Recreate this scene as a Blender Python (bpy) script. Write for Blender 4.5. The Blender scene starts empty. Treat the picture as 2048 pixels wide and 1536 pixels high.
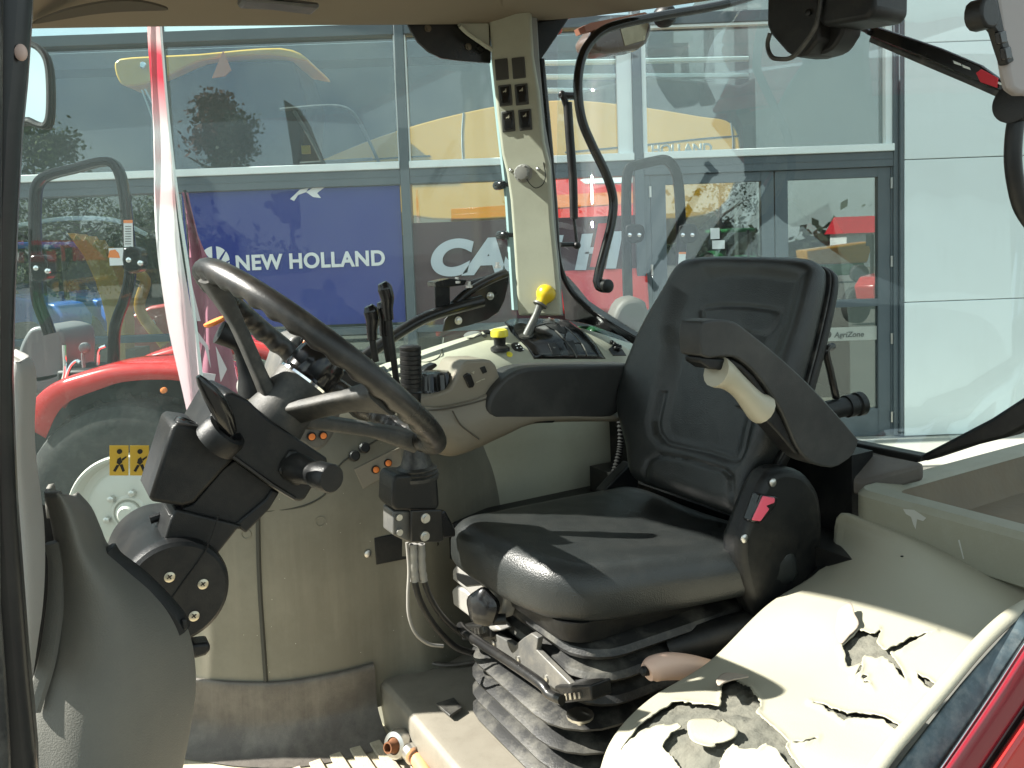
import bpy, bmesh, math, random
from mathutils import Vector as Vec, Matrix, noise
random.seed(7)
R = math.radians
sc = bpy.context.scene
COL = sc.collection

# ------------------------------------------------------------------ camera, world, sun, exposure
F_PX, PITCH, ROLL, Y0, HC, YAW = 1650.0, R(4.5), R(-2.1), 630.0, 2.1, R(30)
cam_d = bpy.data.cameras.new('camera')
cam = bpy.data.objects.new('camera', cam_d)
COL.objects.link(cam)
cam_d.sensor_fit = 'HORIZONTAL'
cam_d.sensor_width = 36.0
cam_d.lens = 36.0 * F_PX / 2048.0
cam_d.shift_y = -(768.0 - Y0) / 2048.0
cam_d.clip_start, cam_d.clip_end = 0.05, 2000.0
CAMROT = Matrix.Rotation(math.pi / 2 - PITCH, 3, 'X') @ Matrix.Rotation(ROLL, 3, 'Z')
CAMPOS = Vec((0, 0, HC))
cam.matrix_world = Matrix.Translation(CAMPOS) @ CAMROT.to_4x4()
sc.camera = cam

SUN_AZ = R(-89)          # measured from +Y towards +X: the sun stands to the left, just this side of the shop front
SUN_EL = R(41)
sun_dir = Vec((math.sin(SUN_AZ) * math.cos(SUN_EL), math.cos(SUN_AZ) * math.cos(SUN_EL), math.sin(SUN_EL)))
sd = bpy.data.lights.new('sun', 'SUN')
sd.energy, sd.angle, sd.color = 5.0, R(0.53), (1.0, 0.965, 0.88)
sun = bpy.data.objects.new('sun', sd)
COL.objects.link(sun)
sun.rotation_euler = sun_dir.to_track_quat('Z', 'Y').to_euler()

world = bpy.data.worlds.new('World')
sc.world = world
world.use_nodes = True
wn, wl = world.node_tree.nodes, world.node_tree.links
wn.clear()
wo = wn.new('ShaderNodeOutputWorld')
bg = wn.new('ShaderNodeBackground')
sky = wn.new('ShaderNodeTexSky')
sky.sky_type = 'NISHITA'
sky.sun_disc = False
sky.sun_elevation = SUN_EL
sky.sun_rotation = SUN_AZ
tcw = wn.new('ShaderNodeTexCoord')
cn = wn.new('ShaderNodeTexNoise')
cn.inputs['Scale'].default_value = 2.6
cn.inputs['Detail'].default_value = 8
cn.inputs['Roughness'].default_value = 0.58
cr = wn.new('ShaderNodeValToRGB')
cr.color_ramp.elements[0].position = 0.34
cr.color_ramp.elements[1].position = 0.60
cmix = wn.new('ShaderNodeMix')
cmix.data_type = 'RGBA'
cmix.inputs['B'].default_value = (7.4, 8.7, 8.5, 1)
wl.new(tcw.outputs['Generated'], cn.inputs['Vector'])
wl.new(cn.outputs['Fac'], cr.inputs['Fac'])
wl.new(cr.outputs['Color'], cmix.inputs['Factor'])
wl.new(sky.outputs['Color'], cmix.inputs['A'])
wl.new(cmix.outputs['Result'], bg.inputs['Color'])
bg.inputs['Strength'].default_value = 0.055
wl.new(bg.outputs['Background'], wo.inputs['Surface'])

sc.render.engine = 'CYCLES'
sc.view_settings.view_transform = 'Standard'
sc.view_settings.look = 'None'
sc.view_settings.gamma = 1.0
sc.view_settings.use_curve_mapping = False
sc.view_settings.exposure = 1.65
sc.cycles.use_denoising = True
sc.cycles.max_bounces = 10
sc.cycles.transparent_max_bounces = 24
sc.cycles.caustics_reflective = False
sc.cycles.caustics_refractive = False

# ------------------------------------------------------------------ measuring helpers
AU = Vec((math.cos(YAW), math.sin(YAW), 0))      # cab axis towards the rear of the tractor
AV = Vec((-math.sin(YAW), math.cos(YAW), 0))     # cab axis from the near door to the far door
AZ = Vec((0, 0, 1))


def ray(px, py):
    return CAMROT @ Vec(((px - 1024) / F_PX, -(py - Y0) / F_PX, -1))


def _hit(px, py, n, d):
    r = ray(px, py)
    return CAMPOS + r * ((d - CAMPOS.dot(n)) / r.dot(n))


def pu(px, py, u): return _hit(px, py, AU, u)
def pv(px, py, v): return _hit(px, py, AV, v)
def pz(px, py, z): return _hit(px, py, AZ, z)
def pY(px, py, y): return _hit(px, py, Vec((0, 1, 0)), y)
def tw(u, v, z): return AU * u + AV * v + AZ * z
def cab(p): return (p.dot(AU), p.dot(AV), p.z)


def proj(w):
    q = CAMROT.transposed() @ (w - CAMPOS)
    return (1024 + F_PX * q.x / -q.z, Y0 - F_PX * q.y / -q.z)


def LV(pts, v): return [pv(x, y, v) for x, y in pts]
def LU(pts, u): return [pu(x, y, u) for x, y in pts]
def LZ(pts, z): return [pz(x, y, z) for x, y in pts]
def LY(pts, Y): return [pY(x, y, Y) for x, y in pts]


def cr_pt(p0, p1, p2, p3, t):
    return 0.5 * ((2 * p1) + (p2 - p0) * t + (2 * p0 - 5 * p1 + 4 * p2 - p3) * t * t + (3 * p1 - p0 - 3 * p2 + p3) * t * t * t)


def smooth(pts, k=6, closed=False):
    pts = list(pts)
    n = len(pts)
    if k <= 1 or n < 3:
        return pts
    out = []
    for i in range(n if closed else n - 1):
        if closed:
            a, b, c, d = pts[i - 1], pts[i], pts[(i + 1) % n], pts[(i + 2) % n]
        else:
            b, c = pts[i], pts[i + 1]
            a = pts[i - 1] if i else b + (b - c)
            d = pts[i + 2] if i + 2 < n else c + (c - b)
        for j in range(k):
            out.append(cr_pt(a, b, c, d, j / k))
    if not closed:
        out.append(pts[-1])
    return out


def inside(x, y, poly):
    c = False
    j = len(poly) - 1
    for i in range(len(poly)):
        xi, yi = poly[i]
        xj, yj = poly[j]
        if (yi > y) != (yj > y) and x < (xj - xi) * (y - yi) / (yj - yi) + xi:
            c = not c
        j = i
    return c


# ------------------------------------------------------------------ mesh builder
class B:
    def __init__(s):
        s.bm = bmesh.new()

    def face(s, vs):
        try:
            return s.bm.faces.new(vs)
        except ValueError:
            return None

    def poly(s, pts):
        s.face([s.bm.verts.new(p) for p in pts])
        return s

    def prism(s, pts, vec, k=1):
        pts = smooth(pts, k, True) if k > 1 else list(pts)
        a = [s.bm.verts.new(p) for p in pts]
        b = [s.bm.verts.new(p + vec) for p in pts]
        n = len(a)
        s.face(a)
        s.face(b[::-1])
        for i in range(n):
            s.face([a[i], b[i], b[(i + 1) % n], a[(i + 1) % n]])
        return s

    def box(s, c, a, b, d):
        """c centre; a, b, d half vectors"""
        v = [s.bm.verts.new(c + a * i + b * j + d * k) for i in (-1, 1) for j in (-1, 1) for k in (-1, 1)]
        for f in ((0, 1, 3, 2), (4, 6, 7, 5), (0, 4, 5, 1), (2, 3, 7, 6), (0, 2, 6, 4), (1, 5, 7, 3)):
            s.face([v[i] for i in f])
        return s

    def wbox(s, x0, x1, y0, y1, z0, z1):
        return s.box(Vec(((x0 + x1) / 2, (y0 + y1) / 2, (z0 + z1) / 2)), Vec(((x1 - x0) / 2, 0, 0)), Vec((0, (y1 - y0) / 2, 0)), Vec((0, 0, (z1 - z0) / 2)))

    def cbox(s, u0, u1, v0, v1, z0, z1):
        return s.box(tw((u0 + u1) / 2, (v0 + v1) / 2, (z0 + z1) / 2), AU * ((u1 - u0) / 2), AV * ((v1 - v0) / 2), AZ * ((z1 - z0) / 2))

    def loft(s, rings, cap=True, close=True):
        vs = [[s.bm.verts.new(p) for p in r] for r in rings]
        n = len(vs[0])
        for i in range(len(vs) - 1):
            for j in range(n if close else n - 1):
                s.face([vs[i][j], vs[i][(j + 1) % n], vs[i + 1][(j + 1) % n], vs[i + 1][j]])
        if cap and close:
            s.face(vs[0][::-1])
            s.face(vs[-1])
        return s

    def tube(s, pts, r, n=10, k=6, closed=False, up=None, flat=None, cap=True):
        P = smooth(pts, k, closed)
        m = len(P)
        if callable(r):
            rr = [r(i / max(1, m - 1)) for i in range(m)]
        elif isinstance(r, (list, tuple)):
            rr = []
            for i in range(m):
                t = i / max(1, m - 1) * (len(r) - 1)
                a = min(int(t), len(r) - 2)
                rr.append(r[a] + (r[a + 1] - r[a]) * (t - a))
        else:
            rr = [r] * m
        rings = []
        nrm = None
        for i in range(m):
            if closed:
                t = (P[(i + 1) % m] - P[i - 1])
            else:
                t = P[min(i + 1, m - 1)] - P[max(i - 1, 0)]
            if t.length < 1e-9:
                t = Vec((0, 0, 1))
            t.normalize()
            if nrm is None:
                ref = up if up is not None else (AZ if abs(t.z) < 0.9 else Vec((1, 0, 0)))
                nrm = (ref - t * ref.dot(t)).normalized()
            else:
                nrm = (nrm - t * nrm.dot(t)).normalized()
            bn = t.cross(nrm)
            fa, fb = (flat[:2] if flat else (1, 1))
            if flat and len(flat) == 3:      # rounded-rect section
                ring = []
                for q in range(n):
                    th = 2 * math.pi * (q + 0.5) / n
                    cx, sx = math.cos(th), math.sin(th)
                    e = flat[2]
                    ring.append(P[i] + nrm * (rr[i] * fa * math.copysign(abs(cx) ** e, cx)) + bn * (rr[i] * fb * math.copysign(abs(sx) ** e, sx)))
            else:
                ring = [P[i] + nrm * (rr[i] * fa * math.cos(2 * math.pi * q / n)) + bn * (rr[i] * fb * math.sin(2 * math.pi * q / n)) for q in range(n)]
            rings.append(ring)
        if closed:
            rings.append(rings[0])
            # align seam: parallel transport drift is small on flat loops
            s.loft_closed(rings[:-1])
        else:
            s.loft(rings, cap)
        return s

    def loft_closed(s, rings):
        vs = [[s.bm.verts.new(p) for p in r] for r in rings]
        m, n = len(vs), len(vs[0])
        for i in range(m):
            a, b = vs[i], vs[(i + 1) % m]
            sh = 0
            if i == m - 1:
                sh = min(range(n), key=lambda q: sum((a[j].co - b[(j + q) % n].co).length for j in range(n)))
            for j in range(n):
                s.face([a[j], a[(j + 1) % n], b[(j + 1 + sh) % n], b[(j + sh) % n]])
        return s

    def lathe(s, o, ax, prof, n=24, wob=None, cap=True):
        ax = ax.normalized()
        ref = AZ if abs(ax.z) < 0.9 else Vec((1, 0, 0))
        e1 = (ref - ax * ref.dot(ax)).normalized()
        e2 = ax.cross(e1)
        rings = []
        for r, h in prof:
            ring = []
            for q in range(n):
                th = 2 * math.pi * q / n
                rad = r * (wob(th, h) if wob else 1)
                ring.append(o + ax * h + (e1 * math.cos(th) + e2 * math.sin(th)) * max(rad, 1e-4))
            rings.append(ring)
        return s.loft(rings, cap)

    def ball(s, c, rx, ry=None, rz=None, n=16, m=10, rot=None):
        ry = ry or rx
        rz = rz or rx
        rings = []
        for i in range(1, m):
            ph = math.pi * i / m - math.pi / 2
            ring = []
            for q in range(n):
                th = 2 * math.pi * q / n
                d = Vec((rx * math.cos(ph) * math.cos(th), ry * math.cos(ph) * math.sin(th), rz * math.sin(ph)))
                ring.append(c + (rot @ d if rot else d))
            rings.append(ring)
        return s.loft(rings, True)

    def sheet(s, rows, ku=5, kv=5):
        R1 = [smooth(r, ku) for r in rows]
        cols = len(R1[0])
        C2 = [smooth([R1[i][j] for i in range(len(R1))], kv) for j in range(cols)]
        g = [[s.bm.verts.new(C2[j][i]) for j in range(cols)] for i in range(len(C2[0]))]
        for i in range(len(g) - 1):
            for j in range(cols - 1):
                s.face([g[i][j], g[i][j + 1], g[i + 1][j + 1], g[i + 1][j]])
        return s


LOC = {}
MESHCOUNT = 0


def obj(name, b, m, parent=None, bevel=0, seg=2, thick=0, sub=0, ang=38, label=None, flip=False, loc=None):
    me = bpy.data.meshes.new(name)
    bmesh.ops.remove_doubles(b.bm, verts=b.bm.verts, dist=1e-6)
    bmesh.ops.recalc_face_normals(b.bm, faces=b.bm.faces)
    L = LOC[parent.name] if parent is not None else (loc if loc is not None else Vec((0, 0, 0)))
    if L.length > 0:
        bmesh.ops.translate(b.bm, vec=-L, verts=b.bm.verts)
    if flip:
        bmesh.ops.reverse_faces(b.bm, faces=b.bm.faces)
    b.bm.to_mesh(me)
    b.bm.free()
    o = bpy.data.objects.new(name, me)
    COL.objects.link(o)
    if parent is not None:
        o.parent = parent
    else:
        o.location = L
    LOC[o.name] = L
    if isinstance(m, (list, tuple)):
        for q in m:
            me.materials.append(q)
    elif m:
        me.materials.append(m)
    me.polygons.foreach_set('use_smooth', [True] * len(me.polygons))
    me.set_sharp_from_angle(angle=R(ang))
    if thick:
        md = o.modifiers.new('solid', 'SOLIDIFY')
        md.thickness = abs(thick)
        md.offset = -1 if thick > 0 else 1
    if bevel:
        md = o.modifiers.new('bevel', 'BEVEL')
        md.width = bevel
        md.segments = seg
        md.limit_method = 'ANGLE'
        md.angle_limit = R(35)
    if sub:
        md = o.modifiers.new('sub', 'SUBSURF')
        md.levels = md.render_levels = sub
    if label:
        o['label'] = label
    return o


def thing(name, label, cat, loc, group=None, kind=None):
    o = bpy.data.objects.new(name, None)
    COL.objects.link(o)
    o.empty_display_size = 0.05
    o.location = loc
    LOC[o.name] = Vec(loc)
    o['label'] = label
    o['category'] = cat
    if group:
        o['group'] = group
    if kind:
        o['kind'] = kind
    return o


def tag(o, label, cat, group=None):
    o['label'] = label
    o['category'] = cat
    if group:
        o['group'] = group
    return o


def struct(name, b, m, **k):
    o = obj(name, b, m, **k)
    o['kind'] = 'structure'
    return o


def copy_tree(o, parent=None):
    c = o.copy()
    COL.objects.link(c)
    c.parent = parent
    LOC[c.name] = LOC[o.name]
    for ch in [x for x in bpy.data.objects if x.parent == o]:
        copy_tree(ch, c)
    return c


def text(name, s, parent, m, x0, x1, z, y, bold=0.0, shear=0.0, depth=0.006, spacing=1.0, height=None):
    """flat lettering that faces the camera side (-Y), from x0 to x1, baseline z"""
    cu = bpy.data.curves.new(name, 'FONT')
    cu.body = s
    cu.size = 1.0
    cu.offset = bold
    cu.shear = shear
    cu.extrude = 0.5
    cu.space_character = spacing
    tmp = bpy.data.objects.new(name + '_source', cu)
    COL.objects.link(tmp)
    bpy.context.view_layer.update()
    me = bpy.data.meshes.new_from_object(tmp.evaluated_get(bpy.context.evaluated_depsgraph_get()))
    bpy.data.objects.remove(tmp)
    me.name = name
    me.materials.clear()
    me.materials.append(m)
    xs_ = [v.co.x for v in me.vertices]
    ys_ = [v.co.y for v in me.vertices]
    w, h = max(xs_) - min(xs_), max(ys_)
    sx = (x1 - x0) / w
    sy = sx if height is None else height / h
    x_min = min(xs_)
    for v in me.vertices:
        v.co = Vec(((v.co.x - x_min) * sx, -v.co.z * depth, v.co.y * sy))
    o = bpy.data.objects.new(name, me)
    COL.objects.link(o)
    LOC[o.name] = LOC[parent.name]
    o.parent = parent
    o.location = Vec((x0, y, z)) - LOC[parent.name]
    return o


# ------------------------------------------------------------------ materials
def mat(name, col, rough=0.5, metal=0.0, var=0.12, vscale=6.0, bump=0.0, bscale=200.0, coat=0.0, spec=0.5,
        dust=0.0, dustcol=(0.42, 0.38, 0.30), dscale=14.0, rvar=0.12, detail=5, stretch=None, sheen=0, voro=False, scr=0.0, streak=0.0, streakcol=(0.12, 0.11, 0.09)):
    m = bpy.data.materials.new(name)
    m.use_nodes = True
    n, l = m.node_tree.nodes, m.node_tree.links
    p = n['Principled BSDF']
    tc = n.new('ShaderNodeTexCoord')
    vec = tc.outputs['Object']
    if stretch:
        mp = n.new('ShaderNodeMapping')
        mp.inputs['Scale'].default_value = stretch
        l.new(vec, mp.inputs['Vector'])
        vec = mp.outputs['Vector']
    no = n.new('ShaderNodeTexNoise')
    no.inputs['Scale'].default_value = vscale
    no.inputs['Detail'].default_value = detail
    l.new(vec, no.inputs['Vector'])
    mx = n.new('ShaderNodeMix')
    mx.data_type = 'RGBA'
    c = Vec(col)
    a, b2 = c * (1 - var), c * (1 + var)
    mx.inputs['A'].default_value = (*a, 1)
    mx.inputs['B'].default_value = (*b2, 1)
    l.new(no.outputs['Fac'], mx.inputs['Factor'])
    out = mx.outputs['Result']
    if dust > 0:
        n2 = n.new('ShaderNodeTexNoise')
        n2.inputs['Scale'].default_value = dscale
        n2.inputs['Detail'].default_value = 9
        n2.inputs['Roughness'].default_value = 0.7
        l.new(tc.outputs['Object'], n2.inputs['Vector'])
        rp = n.new('ShaderNodeValToRGB')
        rp.color_ramp.elements[0].position = 0.45
        rp.color_ramp.elements[1].position = 0.75
        l.new(n2.outputs['Fac'], rp.inputs['Fac'])
        ml = n.new('ShaderNodeMath')
        ml.operation = 'MULTIPLY'
        ml.inputs[1].default_value = dust
        l.new(rp.outputs['Color'], ml.inputs[0])
        m2 = n.new('ShaderNodeMix')
        m2.data_type = 'RGBA'
        m2.inputs['B'].default_value = (*dustcol, 1)
        l.new(ml.outputs[0], m2.inputs['Factor'])
        l.new(out, m2.inputs['A'])
        out = m2.outputs['Result']
    if streak > 0:
        mp2 = n.new('ShaderNodeMapping')
        mp2.inputs['Scale'].default_value = (26, 26, 2.2)
        l.new(tc.outputs['Object'], mp2.inputs['Vector'])
        n4 = n.new('ShaderNodeTexNoise')
        n4.inputs['Scale'].default_value = 1.0
        n4.inputs['Detail'].default_value = 8
        n4.inputs['Roughness'].default_value = 0.7
        l.new(mp2.outputs['Vector'], n4.inputs['Vector'])
        n5 = n.new('ShaderNodeTexNoise')
        n5.inputs['Scale'].default_value = 3.4
        n5.inputs['Detail'].default_value = 6
        l.new(tc.outputs['Object'], n5.inputs['Vector'])
        mu = n.new('ShaderNodeMath')
        mu.operation = 'MULTIPLY'
        l.new(n4.outputs['Fac'], mu.inputs[0])
        l.new(n5.outputs['Fac'], mu.inputs[1])
        r4 = n.new('ShaderNodeMapRange')
        r4.inputs['From Min'].default_value = 0.24
        r4.inputs['From Max'].default_value = 0.42
        r4.inputs['To Max'].default_value = streak
        l.new(mu.outputs[0], r4.inputs['Value'])
        m4 = n.new('ShaderNodeMix')
        m4.data_type = 'RGBA'
        m4.inputs['B'].default_value = (*streakcol, 1)
        l.new(r4.outputs['Result'], m4.inputs['Factor'])
        l.new(out, m4.inputs['A'])
        out = m4.outputs['Result']
    if scr > 0:
        v3 = n.new('ShaderNodeTexVoronoi')
        v3.inputs['Scale'].default_value = 46
        v3.inputs['Randomness'].default_value = 1
        l.new(tc.outputs['Object'], v3.inputs['Vector'])
        lt = n.new('ShaderNodeMath')
        lt.operation = 'LESS_THAN'
        lt.inputs[1].default_value = scr
        l.new(v3.outputs['Distance'], lt.inputs[0])
        m3 = n.new('ShaderNodeMix')
        m3.data_type = 'RGBA'
        m3.inputs['B'].default_value = (0.55, 0.55, 0.5, 1)
        l.new(lt.outputs[0], m3.inputs['Factor'])
        l.new(out, m3.inputs['A'])
        out = m3.outputs['Result']
    l.new(out, p.inputs['Base Color'])
    mr = n.new('ShaderNodeMapRange')
    mr.inputs['To Min'].default_value = max(0.02, rough - rvar)
    mr.inputs['To Max'].default_value = min(1, rough + rvar)
    l.new(no.outputs['Fac'], mr.inputs['Value'])
    l.new(mr.outputs['Result'], p.inputs['Roughness'])
    p.inputs['Metallic'].default_value = metal
    p.inputs['Specular IOR Level'].default_value = spec
    p.inputs['Coat Weight'].default_value = coat
    p.inputs['Coat Roughness'].default_value = 0.05
    if sheen:
        p.inputs['Sheen Weight'].default_value = sheen
    if bump > 0:
        if voro:
            nb = n.new('ShaderNodeTexVoronoi')
            nb.feature = 'SMOOTH_F1'
            nb.inputs['Scale'].default_value = bscale
            o_ = nb.outputs['Distance']
        else:
            nb = n.new('ShaderNodeTexNoise')
            nb.inputs['Scale'].default_value = bscale
            nb.inputs['Detail'].default_value = 3
            o_ = nb.outputs['Fac']
        l.new(tc.outputs['Object'], nb.inputs['Vector'])
        bp = n.new('ShaderNodeBump')
        bp.inputs['Strength'].default_value = bump
        bp.inputs['Distance'].default_value = 0.002
        l.new(o_, bp.inputs['Height'])
        l.new(bp.outputs['Normal'], p.inputs['Normal'])
    return m


def glass(name, tint, refl=0.08, rough=0.0, dust=0.0, dustcol=(0.75, 0.8, 0.8), grow=0.6, dscale=3.0):
    """thin pane: tinted see-through + mirror reflection (+ a film of dust)"""
    m = bpy.data.materials.new(name)
    m.use_nodes = True
    n, l = m.node_tree.nodes, m.node_tree.links
    n.clear()
    out = n.new('ShaderNodeOutputMaterial')
    tr = n.new('ShaderNodeBsdfTransparent')
    tr.inputs['Color'].default_value = (*tint, 1)
    gl = n.new('ShaderNodeBsdfGlossy')
    gl.inputs['Roughness'].default_value = rough
    mx = n.new('ShaderNodeMixShader')
    lw = n.new('ShaderNodeLayerWeight')
    lw.inputs['Blend'].default_value = 0.35
    mr = n.new('ShaderNodeMapRange')
    mr.inputs['To Min'].default_value = refl
    mr.inputs['To Max'].default_value = min(1.0, refl + grow)
    l.new(lw.outputs['Fresnel'], mr.inputs['Value'])
    l.new(mr.outputs['Result'], mx.inputs[0])
    l.new(tr.outputs[0], mx.inputs[1])
    l.new(gl.outputs[0], mx.inputs[2])
    last = mx.outputs[0]
    if dust > 0:
        tc = n.new('ShaderNodeTexCoord')
        no = n.new('ShaderNodeTexNoise')
        no.inputs['Scale'].default_value = dscale
        no.inputs['Detail'].default_value = 9
        no.inputs['Roughness'].default_value = 0.65
        l.new(tc.outputs['Object'], no.inputs['Vector'])
        r2 = n.new('ShaderNodeMapRange')
        r2.inputs['From Min'].default_value = 0.3
        r2.inputs['From Max'].default_value = 0.8
        r2.inputs['To Min'].default_value = dust * 0.25
        r2.inputs['To Max'].default_value = dust
        l.new(no.outputs['Fac'], r2.inputs['Value'])
        df = n.new('ShaderNodeBsdfDiffuse')
        df.inputs['Color'].default_value = (*dustcol, 1)
        tl = n.new('ShaderNodeBsdfTranslucent')
        tl.inputs['Color'].default_value = (*dustcol, 1)
        ad = n.new('ShaderNodeMixShader')
        ad.inputs[0].default_value = 0.5
        l.new(df.outputs[0], ad.inputs[1])
        l.new(tl.outputs[0], ad.inputs[2])
        m2 = n.new('ShaderNodeMixShader')
        l.new(r2.outputs['Result'], m2.inputs[0])
        l.new(last, m2.inputs[1])
        l.new(ad.outputs[0], m2.inputs[2])
        last = m2.outputs[0]
    l.new(last, out.inputs['Surface'])
    return m


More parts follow.
